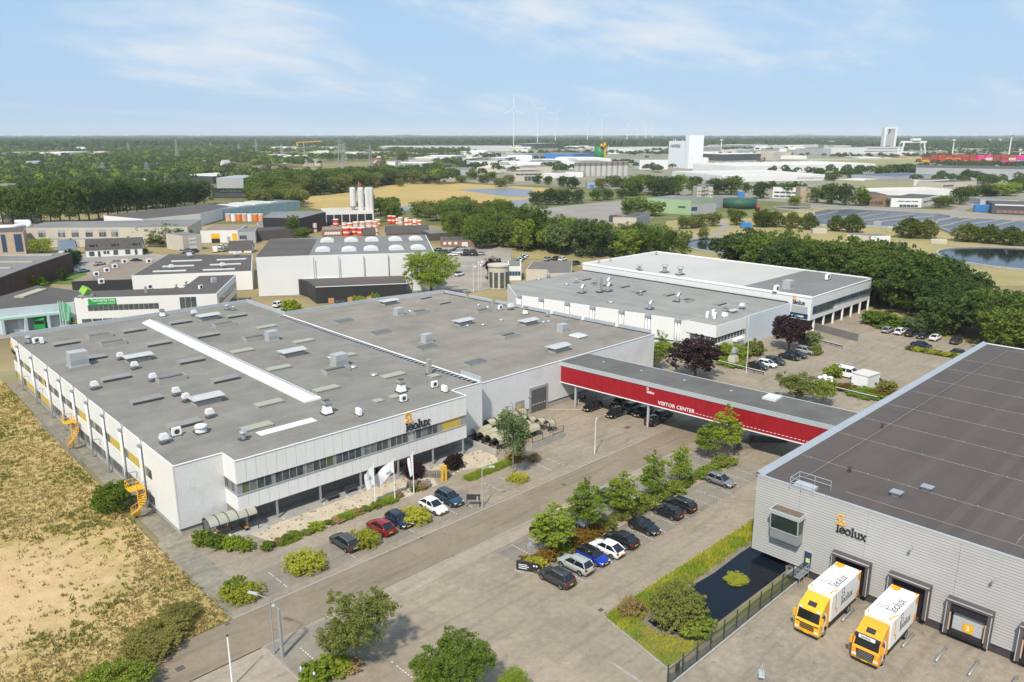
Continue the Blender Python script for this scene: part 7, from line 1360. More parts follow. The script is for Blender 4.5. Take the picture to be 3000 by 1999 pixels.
p = at('i', 1975, 1185); van(p.x, p.y, 1.2, 'white', 'white van between the workshops')
for k, x in enumerate((1998, 2045, 2068)): p = at('j', x, (1560, 1530, 1510)[k]); flag(p.x, p.y, 9, 1.2, M_LETW, 'white flagpole by the small office, ' + ('left', 'middle', 'right')[k], 'flagpoles by the small office', .5, k)

# ================================================================== WATER WORKS AND FAR LAND
def ring_basin(t, xc, yc, xe, ye, label, bridge=True):
    c = at(t, xc, yc); e_ = at(t, xe, ye); r_ = (e_.xy-c.xy).length; root = thing('settling_basin', label, 'basin', (c.x, c.y, 0)); n = 48
    vs = [(q*math.cos(2*math.pi*k/n), q*math.sin(2*math.pi*k/n), z) for (q, z) in ((r_, -.02), (r_, .9), (r_-.7, .9), (r_-.7, .3)) for k in range(n)]
    MB().add(vs, [(q*n+k, q*n+(k+1) % n, (q+1)*n+(k+1) % n, (q+1)*n+k) for q in range(3) for k in range(n)]).build('rim', M_CONC, root)
    MB().add([((r_-.5)*math.cos(2*math.pi*k/n), (r_-.5)*math.sin(2*math.pi*k/n), .35) for k in range(n)], [tuple(range(n))]).build('water', M_WATER, root)
    if bridge: MB().bar((0, 0, 1.2), (r_*.72, -r_*.7, 1.2), 1.2, .3).build('scraper_bridge', M_GALV, root); MB().cyl(0, 0, .2, 2, 1.5, n=12).build('hub', M_CONC, root)
    return root
ring_basin('k', 2180, 1140, 1600, 1150, 'round dark water basin behind the second hall'); ring_basin('l', 2420, 1260, 1640, 1260, 'round dark water basin at the right edge behind the wood', False)
def lanes(pts, label, n):
    """long basin with rounded far end and partition walls"""
    P = [at(*q) for q in pts]; o_ = P[0]; root = thing('aeration_tank', label, 'basin', (o_.x, o_.y, 0)); L_ = [(p.x-o_.x, p.y-o_.y) for p in P]; m_ = len(L_)
    MB().prism(ccw(L_), 0, .5).build('water', mat('grey_water', (0.10, 0.10, 0.105), 0.3, 0.4, 0.05, spec=0.25, col2=(0.05, 0.052, 0.058)), root); mb = MB()
    for k in range(m_): mb.bar((*L_[k], .6), (*L_[(k+1) % m_], .6), .8, 1.2)
    mb.build('rim', M_CONC, root); a0, b0, c0, d0 = [Vector((*q, .75)) for q in (L_[0], L_[1], L_[-2], L_[-1])]
    return root
t1 = lanes([('l', 420, 950), ('l', 420, 835), ('l', 560, 805), ('l', 760, 800), ('l', 1230, 825), ('l', 1560, 850), ('l', 1690, 872), ('l', 1680, 895), ('l', 1510, 925), ('l', 1480, 1000), ('l', 900, 960)], 'long aeration tank with partition walls, left one', 4)
t2 = lanes([('l', 1530, 960), ('l', 1570, 905), ('l', 1740, 880), ('l', 2000, 890), ('l', 2352, 915), ('l', 2600, 940), ('l', 2600, 1010), ('l', 2300, 1010), ('l', 1700, 1030)], 'long aeration tank with partition walls, right one', 4)
for root, segs_ in ((t1, ((450, 870, 640, 825), (560, 905, 920, 835), (850, 885, 1080, 840), (880, 915, 1350, 850), (1000, 925, 1520, 870), (1180, 960, 1520, 905))), (t2, ((1680, 940, 1930, 890), (1850, 950, 2160, 900), (2090, 960, 2300, 912), (1540, 975, 1700, 945)))):
    for (x0, y0, x1, y1) in segs_: a1 = lin(root, at('l', x0, y0)); b1 = lin(root, at('l', x1, y1)); MB().bar((a1.x, a1.y, .6), (b1.x, b1.y, .6), .7, 1.0).build('partition', M_CONC, root)
fb('pump_house', 'small pale concrete pump house with flat roof', 'l', 720, 1080, 930, 1100, 1022, 7, M_BEI, M_TARG); fb('pump_house', 'taller pale kiosk with mast beside the pump house', 'l', 930, 1100, 1120, 1095, 1042, 8, M_FW, M_TARG, [(.35, .45, 0, .7, 1, M_FDK)]); fb('concrete_block', 'low concrete bunker with a round black opening', 'l', 410, 1018, 540, 1020, 978, 4, M_BEI, M_BEI); fb('concrete_block', 'low concrete bunker with two round black openings', 'l', 1495, 1110, 1640, 1118, 1075, 4, M_BEI, M_BEI); fb('pale_cabinet', 'pale yellow cabinet by the aeration tanks', 'l', 1090, 1005, 1150, 1008, 960, 3, M_OLIVW, M_FW); fb('steel_cabinet', 'grey steel cabinet on the aeration tank edge', 'l', 965, 960, 1035, 965, 905, 3, M_FG, M_FG)
ring_basin('l', 230, 790, 400, 790, 'small round clarifier with pale walls', False)
cg = 'clipped trees at the water works'
for k, (x, yb, yt, w_) in enumerate(((60, 955, 812, 170), (220, 965, 818, 150), (372, 980, 828, 150), (622, 995, 848, 135), (772, 1005, 838, 175), (1292, 1055, 870, 215), (1452, 1062, 885, 160), (1828, 1088, 925, 215), (2028, 1105, 935, 190), (2218, 1122, 950, 185), (2350, 1130, 985, 120), (-60, 950, 812, 150))):
    tree_px('clipped', 'clip', 'l', x, yb, yt, w_, 'onion-shaped clipped tree, number %d from the right of the row at the water works' % (12-k if k < 11 else 12), cg, 'clipped_tree')
bs_ = 'row of broad trees at the old lot'
fb('green_factory', 'faded green windowless factory block with grey roof', 'k', 1235, 820, 1640, 850, 690, 30, M_GREENW, M_TARG, [(.72, .88, .45, .58, 4, M_GLASS)]); fb('green_annex', 'grey and green annex right of the green factory', 'k', 1640, 850, 1870, 835, 752, 16, M_FG, M_TARG, [(.02, .25, .4, .75, 3, M_GLASSB)])
fb('rusty_wing', 'faded green wing with rust streaks', 'k', 1575, 800, 1720, 795, 702, 25, M_GREENW, M_TARG)
ct, w_, h_ = fb('concrete_tower', 'pale ribbed concrete tower with steel stairs and railings', 'k', 1690, 790, 1835, 790, 590, 12, M_BEI, M_TARG)
for k in range(6): MB().box(k*w_/6, k*w_/6+.7, -.5, 0, 0, h_).build('rib', M_BEI, ct)
for k in range(5): MB().box(-.3, w_+.3, -.7, -.502, h_*(k+1)/6, h_*(k+1)/6+.5).build('ring_beam', M_BEI, ct)
mb = MB()
for k in range(12): x = w_*k/11; mb.bar((x, 0, h_), (x, 0, h_+1.6), .12, .12)
mb.bar((0, 0, h_+1.6), (w_, 0, h_+1.6), .14, .14); mb.bar((w_*.6, 6, h_), (w_*.6, 6, h_+9), .2, .2)
for k in range(7): mb.bar((w_*.25, -1.5, 2+k*2.6), (w_*.7, -1.5, 3.5+k*2.6), .8, .15)
mb.build('stair_and_railing', M_GALV, ct)
fb('grey_silo_block', 'grey block behind the concrete tower', 'k', 1835, 790, 1930, 780, 690, 12, M_FG, M_TARG); fb('substation', 'low grey substation with pale door panels', 'k', 925, 950, 1140, 960, 868, 10, M_BEI, M_TARR, [(.05, .95, .05, .35, 6, M_SANDB)]); fb('substation', 'grey sheet annex of the substation', 'k', 1140, 960, 1265, 910, 870, 8, M_FG, M_TARR); fb('dark_box', 'dark cabinet left of the substation', 'k', 890, 910, 928, 915, 852, 5, M_FDK, M_FDK)
def container(t, x, yb, wpx, hpx, m, label, group, ang=None, zst=0):
    p = at(t, x, yb); d = (p-Vector((0,0,CAMH))).length; w_ = wpx/TILES[t][2]*d/FPX; h = hpx/TILES[t][2]*d/FPX; r = thing('container', label, 'container', (p.x, p.y, zst*h), math.atan2(RT.y, RT.x) if ang is None else ang, group)
    MB().box(0, w_, 0, 2.5, 0, h*.97).build('body', m, r); mb = MB()
    for k in range(max(3, int(w_/1.0))): mb.box(k*w_/max(3, int(w_/1.0))+.1, k*w_/max(3, int(w_/1.0))+.35, -.06, 0, .15, h*.85)
    mb.build('corrugation', m, r); return r
container('k', 2105, 970, 90, 50, M_BLUEW, 'blue skip container on the water works road', None); container('k', 1965, 765, 130, 55, M_BLUEW, 'long blue container by the green tanks', None); container('l', 1900, 822, 185, 58, M_BLUEW, 'long blue container before the right edge hall', None); container('k', 2075, 680, 60, 40, M_BLUEW, 'small blue container left of the far roofs', None)
ox = thing('tank_hall', 'dark green round tank behind the blue container', 'tank', at('k', 2090, 780)); MB().cyl(0, 0, 0, 6, 11, n=28).build('shell', mat('dark_green_sheet', (0.03, 0.09, 0.06), 0.6, 0.1), ox, True)
rt = thing('tanker_lorry', 'red tanker lorry at the water works', 'lorry', at('k', 2260, 815), .6); MB().tube([(0, 0, 2.2), (9, 0, 2.2)], 1.25, 12).build('tank', PT['red'], rt, True); MB().box(9.3, 11.3, -1.2, 1.2, .5, 3.2).build('cab', PT['red'], rt); MB().box(0, 11, -1, 1, .5, 1.0).build('chassis', M_TRIMB, rt)
# halls on the right beyond the water works ------------------------------------------
T_, G_, D_K, W_F = M_TARG, M_FG, M_TARR, M_FW
M_CREAM = mat('cream_roof', (0.60, 0.57, 0.50), 0.7, 0.1, 0.02)
FAR = [  # name, label, tile, xl, yl, xr, yr, ytop, depth, wall, roof, windows
 ('white_works', 'white works office with dark window bands by the street', 'l', 1125, 775, 1405, 780, 692, 26, W_F, D_K, [(.2, .9, .62, .72, 3, M_GLASS), (.28, .9, .05, .3, 5, M_GLASSB)]),
 ('white_works', 'right wing of the white works office', 'l', 1405, 780, 1560, 740, 700, 20, W_F, D_K, [(.1, .9, .5, .65, 3, M_GLASS)]),
 ('brick_shop', 'reddish fronted works left of the white works', 'l', 925, 760, 1085, 762, 660, 30, M_BRICKR, D_K, [(.3, .8, .1, .4, 3, M_GLASS)]),
 ('long_white_hall', 'long white roofed hall behind the white works', 'l', 920, 690, 1690, 670, 628, 30, W_F, M_CREAM, []),
 ('olive_hall', 'olive sided hall with flat roof', 'l', 1140, 605, 1335, 595, 540, 30, M_OLIVW, T_, []),
 ('white_hall_far', 'white roofed hall left of the olive hall', 'l', 615, 560, 1140, 590, 520, 40, M_OLIVW, M_CREAM, []),
 ('blue_roof_hall', 'dark blue-grey roofed hall', 'l', 1150, 545, 1650, 520, 495, 50, G_, mat('blue_grey_roof', (0.11, 0.13, 0.16), 0.7, 0.1), []),
 ('white_store', 'small white store right of the olive hall', 'l', 1475, 590, 1650, 580, 528, 16, W_F, D_K, []),
 ('beige_store', 'beige store with dark flat roof', 'l', 1600, 600, 1935, 585, 548, 26, M_BEI, D_K, [(.02, .3, .2, .5, 3, M_GLASS)]),
 ('big_grey_hall', 'very large grey hall with dark roof at right', 'l', 1350, 520, 2500, 545, 412, 90, G_, D_K, []),
 ('roofed_yard', 'grey hall with open canopy and red racks at right edge', 'l', 2050, 835, 2500, 850, 745, 30, M_FDK, D_K, [(.0, 1.0, .86, .98, 1, W_F), (.1, .8, .1, .4, 6, M_BRICKR)]),
 ('grey_wing', 'grey wing with plant on the roof left of the open canopy', 'l', 1945, 755, 2300, 760, 705, 26, G_, T_, []),
 ('white_tower_office', 'low white office with brown tower behind street trees', 'l', 40, 690, 290, 700, 590, 26, W_F, D_K, [(.05, .9, .45, .6, 4, M_GLASS), (.05, .9, .1, .25, 4, M_GLASS)]),
 ('brown_block', 'brown brick stair tower behind the street trees', 'l', 290, 725, 370, 725, 590, 10, M_SANDB, D_K, []),
 ('steel_works', 'huge white sawtooth works with lettering on its side', 'l', -420, 545, 520, 530, 490, 120, W_F, M_CREAM, []),
 ('steel_works', 'second huge white works hall behind the lettered one', 'l', -300, 470, 980, 440, 400, 90, W_F, M_CREAM, []),
 ('grey_shed', 'grey low hall in front of the white works', 'k', 1150, 545, 1715, 540, 505, 30, G_, T_, []),
 ('dark_shed', 'dark olive field of sheds behind the white works', 'l', 330, 395, 1400, 380, 345, 60, M_OLIVW, M_OLIVW, []),
 ('quay_hall', 'pale hall beside the harbour cranes', 'l', 430, 290, 690, 285, 240, 60, G_, T_, []), ('quay_hall', 'long grey white hall with window bands near the gantry', 'l', 690, 290, 1240, 280, 228, 60, W_F, T_, [(.3, 1, .3, .4, 1, M_FDK), (.35, 1, .7, .8, 1, M_FDK)]), ('arched_hall', 'pale arched hall left of the quay', 'l', 40, 345, 210, 340, 270, 40, M_BEI, M_BEI, []),
 ('far_hall', 'thin white hall at the left of the harbour', 'l', 0, 235, 460, 225, 208, 50, W_F, T_, []), ('far_hall', 'white greenhouse near the horizon at right', 'l', 1820, 185, 2500, 180, 158, 100, W_F, W_F, []), ('far_hall', 'white cluster near the horizon centre right', 'l', 440, 200, 640, 195, 172, 50, W_F, W_F, []),
 ('hip_office', 'pale office with wide dark hipped roof', 'k', 20, 540, 285, 535, 450, 30, M_BEI, D_K, [(.05, .95, .62, .78, 6, M_GLASS), (.35, .7, .05, .5, 3, M_GLASS)]),
 ('trailer_park', 'white lorry trailers before the concrete silos', 'k', 300, 510, 520, 505, 468, 10, W_F, W_F, []), ('blue_door_shed', 'grey shed with blue door', 'k', 690, 605, 760, 605, 545, 16, G_, T_, [(.3, .95, 0, .6, 1, M_BLUEW)]),
 ('mill_annex', 'white annex at the foot of the tall feed mill', 'k', 1170, 430, 1430, 430, 340, 50, W_F, T_, [(.08, .7, .1, .25, 6, M_FDK), (.15, .7, .5, .55, 1, M_FDK)]), ('small_mill', 'small white tower right of the feed mill', 'k', 1730, 420, 1800, 420, 322, 12, W_F, W_F, []),
 ('blue_hall', 'bright blue hall front behind the silos', 'k', 562, 350, 760, 335, 288, 60, M_BLUEW, T_, []), ('grey_arch_hall', 'grey hall with dark opening left of the blue hall', 'k', 115, 345, 390, 335, 290, 60, G_, T_, []), ('dark_hall', 'dark grey hall beside the blue hall', 'k', 385, 330, 565, 328, 280, 60, M_FDK, T_, []), ('long_strip', 'long white roof strip before the silos', 'k', -100, 368, 430, 362, 345, 40, W_F, M_CREAM, []),
 ('white_shed', 'white hall below the wind turbines', 'k', 165, 235, 425, 230, 192, 60, M_FDK, W_F, []), ('white_shed', 'pale long hall at the harbour centre', 'k', 940, 270, 1430, 262, 225, 60, W_F, T_, []), ('white_shed', 'dark grey works hall with white roof at the gravel yard', 'k', 1950, 350, 2352, 340, 290, 70, M_FDK, W_F, []), ('white_shed', 'far pale hall right of the feed mill', 'k', 1650, 275, 1920, 268, 222, 60, G_, W_F, []), ('white_shed', 'far grey hall with white roof right of the feed mill', 'k', 1930, 235, 2352, 225, 205, 60, G_, W_F, []),
 ('logistics_hall', 'very long grey logistics hall on the centre horizon', 'j', 1135, 262, 1520, 262, 218, 120, G_, W_F, []), ('logistics_hall', 'very long pale logistics hall right of centre', 'j', 1520, 262, 2352, 262, 212, 120, mat('far_pale_grey', (0.5, 0.5, 0.5), 0.6, 0.05), T_, []), ('white_sheds', 'white shed group below the logistics hall', 'j', 1155, 322, 1310, 318, 285, 30, W_F, W_F, []), ('white_sheds', 'white box building with beige top', 'j', 1385, 330, 1485, 328, 278, 26, W_F, M_BEI, []), ('brick_hall', 'long reddish brick hall in the centre', 'j', 1640, 325, 1860, 318, 285, 40, M_BRICKR, T_, []), ('white_sheds', 'long low white hall right of the brick hall', 'j', 1970, 312, 2400, 305, 285, 40, W_F, W_F, []), ('white_sheds', 'white shed behind trees left of centre', 'j', 930, 335, 1040, 330, 272, 30, W_F, W_F, []),
 ('car_dealer', 'grey glass fronted dealer with blue-grey roof', 'j', 1480, 410, 1640, 405, 368, 40, G_, W_F, [(.1, .9, .1, .6, 5, M_GLASSB)]), ('car_dealer', 'dark dealer building with canopy', 'j', 1650, 440, 1830, 435, 385, 40, M_FDK, T_, [(.1, .9, .1, .5, 6, M_GLASS)]), ('white_sheds', 'white flat hall behind the dealers', 'j', 1500, 372, 1815, 365, 348, 40, W_F, T_, []), ('yellow_hall', 'dark hall with yellow frame edge', 'j', 2015, 390, 2400, 385, 350, 40, M_FDK, M_OLIVW, []), ('beige_hut', 'beige block at the edge of the golden field', 'j', 1740, 545, 1830, 542, 500, 12, M_BEI, M_BEI, []), ('white_sheds', 'small white roof among trees left of centre', 'j', 0, 480, 100, 475, 452, 20, W_F, W_F, []),
 ('showroom', 'dark glass showroom ground floor under a grey box', 'i', 1955, 690, 2260, 690, 600, 40, M_BLK, D_K, [(.03, .97, .05, .5, 8, M_GLASS)]), ('showroom', 'low dark wing with white roof left of the showroom', 'i', 1600, 545, 1960, 560, 480, 60, M_FDK, M_CREAM, []),
 ('curved_roof_hall', 'dark hall with curved grey roof at left', 'i', 190, 680, 480, 640, 590, 40, M_FDK, T_, []), ('left_white_hall', 'white roofed hall at the left edge', 'i', -60, 680, 170, 660, 620, 30, M_FDK, W_F, []), ('left_white_hall', 'pale hall with big roof at far left', 'i', -80, 470, 100, 465, 400, 30, M_BEI, W_F, []),
 ('greenhouse', 'white glasshouses among the left woods', 'i', 560, 320, 840, 305, 276, 60, W_F, W_F, []), ('greenhouse', 'small white roof among the left woods', 'i', 140, 305, 255, 300, 278, 30, W_F, W_F, []), ('timber_hall', 'long hall with exposed timber trusses', 'i', 370, 430, 1150, 400, 392, 30, M_SANDB, mat('timber_roof', (0.36, 0.27, 0.17), 0.8, 0.2), []), ('timber_hall', 'low house with orange tiled roof', 'i', 640, 500, 755, 500, 462, 14, M_BEI, M_TILER, []), ('timber_hall', 'brown roofed house at the far left', 'i', 110, 520, 215, 518, 480, 14, M_BRICKR, M_TILE, []), ('flat_roof', 'white flat roof behind the tall trees', 'i', 1250, 520, 1430, 515, 500, 20, W_F, W_F, [])]
FO = {}
for f_ in FAR:
    r_ = fb(f_[0], f_[1], *f_[2:11], wins=f_[11]); FO.setdefault(f_[0], []).append(r_)
r_, w_, h_ = FO['steel_works'][0]; tm = text_mesh('GEURTS-JANSSEN STAAL', h_*.42, .05, mat('sign_grey', (0.2, 0.19, 0.18), 0.6, 0.0)); o = inst('lettering', tm, r_, (w_*.72, -.1, h_*.3)); o.rotation_euler = (math.pi/2, 0, 0); xs = max(v.co.x for v in tm.vertices); o.scale = (w_*.26/xs, 1, 1)
for r_, w_, h_ in FO['steel_works']:
    for k in range(14): MB().box(w_*k/14+1, w_*k/14+w_/14*.35, 3, 110 if h_ > 9 else 80, h_+.1, h_+.7).build('roof_strip_light', M_FW, r_)
r_, w_, h_ = FO['showroom'][0]; MB().box(w_*.2, w_*1.0, -3, 40, h_, h_*2.0).box(w_*.2, w_, -3.0, 40, h_*2.0, h_*2.05).build('upper_box', M_FG, r_); o = inst('lettering', text_mesh('OOSTENDORP', 3.0, .05, M_LETW, bold=.05), r_, (w_*.24, -.15, h_*.58)); o.rotation_euler = (math.pi/2, 0, 0); o.scale = (.9, 1, 1)
p_ = at('k', 1430, 410); fm, w_, h_ = fb('feed_mill', 'tall white feed mill tower with dark name near its top', 'k', 1432, 408, 1592, 420, 168, 26, mat('mill_white', (0.76, 0.77, 0.78), 0.5, 0.04), W_F, h=None); MB().box(w_, w_+10, -2, 22, 0, h_*1.22).build('lift_tower', MATS['mill_white'], fm); o = inst('lettering', text_mesh('HAVENS', 6.5, .05, mat('sign_slate', (0.06, 0.07, 0.10), 0.6, 0.0), bold=.12), fm, (w_*.10, -.2, h_*.76)); o.rotation_euler = (math.pi/2, 0, 0)
xs = max(v.co.x for v in o.data.vertices); o.scale = (w_*.56/xs, 1, 1)
for u in (.12, .24, .62): MB().cyl(u*w_, 4, h_, h_+3.5, .8, n=8).build('roof_cowl', M_FG, fm)
for k in range(10): cube('window', w_+1, w_+2.2, -2.1, -1.9, h_*(.2+.09*k), h_*(.2+.09*k)+1.5, M_FG, fm)
M_SILO = mat('silo_concrete', (0.46, 0.44, 0.41), 0.8, 0.12, 0.1); M_SILOT = mat('silo_cap', (0.20, 0.18, 0.17), 0.8, 0.15, 0.1)
for k in range(10):
    x = 596+k*49.5; p = at('k', x, 492-k*.6); d = (p-Vector((0,0,CAMH))).length; rr = 25.5/3.136*d/FPX; h = hz('k', x, 362-k*1.0, p); t = thing('silo', 'round concrete silo with dark cap, number %d from the left of the row' % (k+1), 'silo', (p.x, p.y, 0), 0, 'row of concrete silos'); MB().cyl(0, 0, 0, h*.72, rr, n=16).build('shell', M_SILO, t); MB().cyl(0, 0, h*.72, h*.95, rr*1.02, n=16).dome(0, 0, h*.95, rr*1.02, rr*1.02, h*.06, 16, 2).build('cap', M_SILOT, t)
t = thing('green_tank', 'dark green round tank with yellow jib behind the concrete silos', 'tank', at('k', 808, 358)); d = (t.location-Vector((0,0,CAMH))).length; rr = 52/3.136*d/FPX; MB().cyl(0, 0, 0, 27, rr, n=20).build('shell', mat('tank_green', (0.02, 0.17, 0.06), 0.5, 0.1), t, True); MB().bar((0, -rr, 8), (0, -rr, 34), 3, 3).bar((-rr, -rr, 30), (rr*.6, -rr, 24), 3, 4).build('jib', M_YSTEEL, t)
# containers at the harbour
CC = [mat('box_%d' % k, c, 0.6, 0.12, 0.1) for k, c in enumerate(((0.42, 0.06, 0.04), (0.60, 0.05, 0.22), (0.55, 0.33, 0.06), (0.62, 0.16, 0.03), (0.30, 0.05, 0.04), (0.22, 0.45, 0.60), (0.55, 0.50, 0.46), (0.05, 0.15, 0.35)))]; CN = ['rust red', 'magenta', 'ochre', 'orange', 'dark red', 'pale blue', 'off-white', 'navy']
rows = [[1, 1, 2, 2, 0, 2, 2, 0, 0, 0, 0, 3, 0, 0, 0, 0, 1, 1, 5, 5, 3], [1, 6, 4, 3, 2, 2, 0, 4, 0, 3, 3, 4, 0, 1, 6, 4, 4, 6, 1, 5, 2], [-1, -1, -1, -1, -1, -1, -1, 4, 0, 4, 4, 0, 4, 1, 1, 4, 0, 0, 1, 5, 3]]
for lev, row in enumerate(rows):
    for k, c in enumerate(row):
        if c >= 0: container('l', 985+k*72, 362+k*.5, 70, 20, CC[c], '%s container in the long harbour stack, row %s' % (CN[c], ('bottom', 'middle', 'top')[lev]), 'harbour containers', None, lev)
for k in range(22): c = [0, 6, 3, 0, 6, 2, 6, 7, 6, 6, 3, 6, 5, 0, 3, 6, 0, 3, 6, 6, 0, 6][k]; container('k', 445+k*45, 226, 42, 20, CC[c], '%s container far behind the wind turbines' % CN[c], 'far containers')
gc = thing('gantry_crane', 'white harbour gantry crane behind the containers', 'crane', at('l', 1325, 330)); d = (gc.location-Vector((0,0,CAMH))).length; u = d/FPX/3.136; gc.rotation_euler = (0, 0, math.atan2(RT.y, RT.x)); mb = MB()
for s in (-1, 1):
    for yy in (0, 15): MB().bar((s*105*u, yy, 0), (s*80*u, yy, 125*u), 10*u, 10*u).build('leg', M_FW, gc)
MB().bar((-95*u, 7, 130*u), (110*u, 7, 130*u), 20*u, 14*u).build('girder', M_FW, gc); MB().box(-10*u, 55*u, 2, 12, 140*u, 158*u).build('trolley_house', M_FW, gc)
tw = thing('office_tower', 'white frame-shaped office tower on the horizon', 'tower', at('l', 1110, 240)); d = (tw.location-Vector((0,0,CAMH))).length; u = d/FPX/3.136; tw.rotation_euler = (0, 0, math.atan2(RT.y, RT.x)); zt = hz('l', 1110, 42, tw.location)
MB().box(-50*u, -32*u, 0, 20, 0, zt).box(35*u, 52*u, 0, 20, 0, zt).box(-32*u, 35*u, 0, 20, zt-12*u, zt).build('frame', M_FW, tw); MB().box(-31*u, 34*u, 2, 18, 0, zt*.68).build('floors', M_FG, tw); MB().box(0, 34*u, 2, 18, zt*.68+.1, zt*.93).build('upper_floors', G_, tw)
def lattice(t, x, yb, ytop, label, arms=3, wtop=1.2, wb=7.0, m=M_GALV, group='power pylons'):
    p = at(t, x, yb); h = hz(t, x, ytop, p); r = thing('pylon', label, 'pylon', p, YAW, group); mb = MB(); n = 7; d = (p-Vector((0,0,CAMH))).length; th = max(.25, d*.00022)
    for k in range(n):
        z0, z1 = h*k/n, h*(k+1)/n; w0 = wb+(wtop-wb)*(k/n)**.7; w1 = wb+(wtop-wb)*((k+1)/n)**.7
        for sx in (-1, 1):
            for sy in (-1, 1): mb.bar((sx*w0/2, sy*w0/2, z0), (sx*w1/2, sy*w1/2, z1), th, th)
            mb.bar((sx*w0/2, -w0/2, z0), (sx*w1/2, w1/2, z1), th*.6, th*.6); mb.bar((-sx*w0/2, sx*w0/2, z0), (sx*w1/2, sx*w1/2, z1), th*.6, th*.6)
    mb.build('lattice', m, r)
    for k in range(arms): z = h*(.62+.15*k); L_ = h*.22*(1-.18*k); MB().bar((0, -L_, z), (0, L_, z), th*1.2, th*1.2).bar((0, -L_, z), (0, 0, z+h*.05), th*.7, th*.7).bar((0, L_, z), (0, 0, z+h*.05), th*.7, th*.7).build('cross_arm', m, r)
for k, (t, x, yb, yt, ar, lb) in enumerate((('i', 960, 545, 365, 3, 'rising above the left tree row'), ('i', 1360, 520, 362, 3, 'right of the first one on the left'), ('i', 1633, 360, 148, 0, 'slim lattice radio mast'), ('i', 1186, 285, 185, 2, 'in the left woods'), ('i', 1935, 240, 180, 2, 'small one in the left distance'), ('i', 2200, 280, 198, 2, 'left of the yellow crane'), ('j', 10, 310, 150, 2, 'near the yellow crane'), ('j', 240, 330, 200, 2, 'beside the yellow crane'), ('j', 778, 420, 150, 3, 'tallest in the centre'), ('j', 818, 410, 180, 3, 'beside the tallest'), ('j', 1055, 420, 208, 2, 'right of the tallest pair'), ('j', 1275, 215, 150, 2, 'on the centre horizon'))): lattice(t, x, yb, yt, 'grey lattice pylon, ' + lb if ar else 'slim lattice radio mast in the left woods', ar, wb=9 if ar == 3 else 6)
yc_ = thing('tower_crane', 'yellow tower crane among the woods', 'crane', at('j', 450, 370)); d = (yc_.location-Vector((0,0,CAMH))).length; u = d/FPX/3.136; yc_.rotation_euler = (0, 0, math.atan2(RT.y, RT.x)); MB().bar((0, 0, 0), (0, 0, 175*u), 7*u, 7*u).build('mast', M_GALV, yc_); MB().bar((-62*u, 0, 172*u), (165*u, 0, 185*u), 5*u, 6*u).bar((-58*u, 0, 170*u), (-55*u, 0, 140*u), 9*u, 9*u).build('jib', M_YSTEEL, yc_)
M_TURB = mat('turbine_white', (0.74, 0.76, 0.78), 0.5, 0.0)
for k, (x, yh, yb) in enumerate(((1180, 250, 329), (1235, 252, 329), (1276, 262, 329), (1350, 268, 322), (1383, 268, 319), (1441, 276, 315), (1464, 276, 315), (1484, 281, 314), (1499, 283, 314))):
    dist = 2900 + 300*k; d = _ray('D', x, yb); d = Vector((d.x, d.y, 0)).normalized(); p = d*dist; zh = hz('D', x, yh, p); t = thing('wind_turbine', 'white wind turbine on the horizon, number %d from the left' % (k+1), 'wind turbine', (p.x, p.y, 0), YAW, 'wind turbines'); th = dist*.0006
    MB().cyl(0, 0, 0, zh, th*.75, th*.4, 8).build('tower', M_TURB, t); MB().box(-6, 3, -2, 2, zh-1.5, zh+2.5).build('nacelle', M_TURB, t); a0 = k*.7
    for b_ in range(3): an = a0+b_*2.094; MB().bar((-6.5, 0, zh+.5), (-6.5, 36*math.sin(an), zh+.5+36*math.cos(an)), th*.5, 1.0).build('blade', M_TURB, t)
for k, (t, x, yb, yt) in enumerate((('l', 1690, 320, 165), ('l', 2205, 345, 112), ('k', 1920, 260, 165), ('l', 2310, 330, 255))): p = at(t, x, yb); h = hz(t, x, yt, p); r = thing('light_mast', 'tall thin floodlight mast, %s' % ('behind the red containers', 'tallest, above the red containers', 'right of the feed mill', 'at the right edge')[k], 'mast', p); th = (p.length)*.0005; MB().cyl(0, 0, 0, h, th*1.6, th, 6).build('pole', M_FW, r); MB().box(-th*4, th*4, -th*2, th*2, h, h+th*3).build('lamp_head', M_FW, r)
gp = thing('gravel_conveyor', 'rusty gravel conveyor with pale sand heap', 'machine', at('l', 60, 395)); d = gp.location.length; u = d/FPX/3.136; gp.rotation_euler = (0, 0, math.atan2(RT.y, RT.x)); MB().bar((-190*u, 0, 10*u), (-90*u, 0, 70*u), 6*u, 6*u).bar((-90*u, 0, 0), (-90*u, 0, 70*u), 12*u, 12*u).box(-150*u, -100*u, -3, 3, 0, 45*u).build('frame', mat('rusty_steel', (0.16, 0.10, 0.06), 0.8, 0.2), gp)
for k in range(3): MB().cyl((-330+k*95)*u, 8, 0, (26+6*(k % 2))*u, 70*u, 10*u, 16).build('sand_heap', mat('sand_heap', (0.50, 0.42, 0.30), 0.95, 0.1), gp, True)

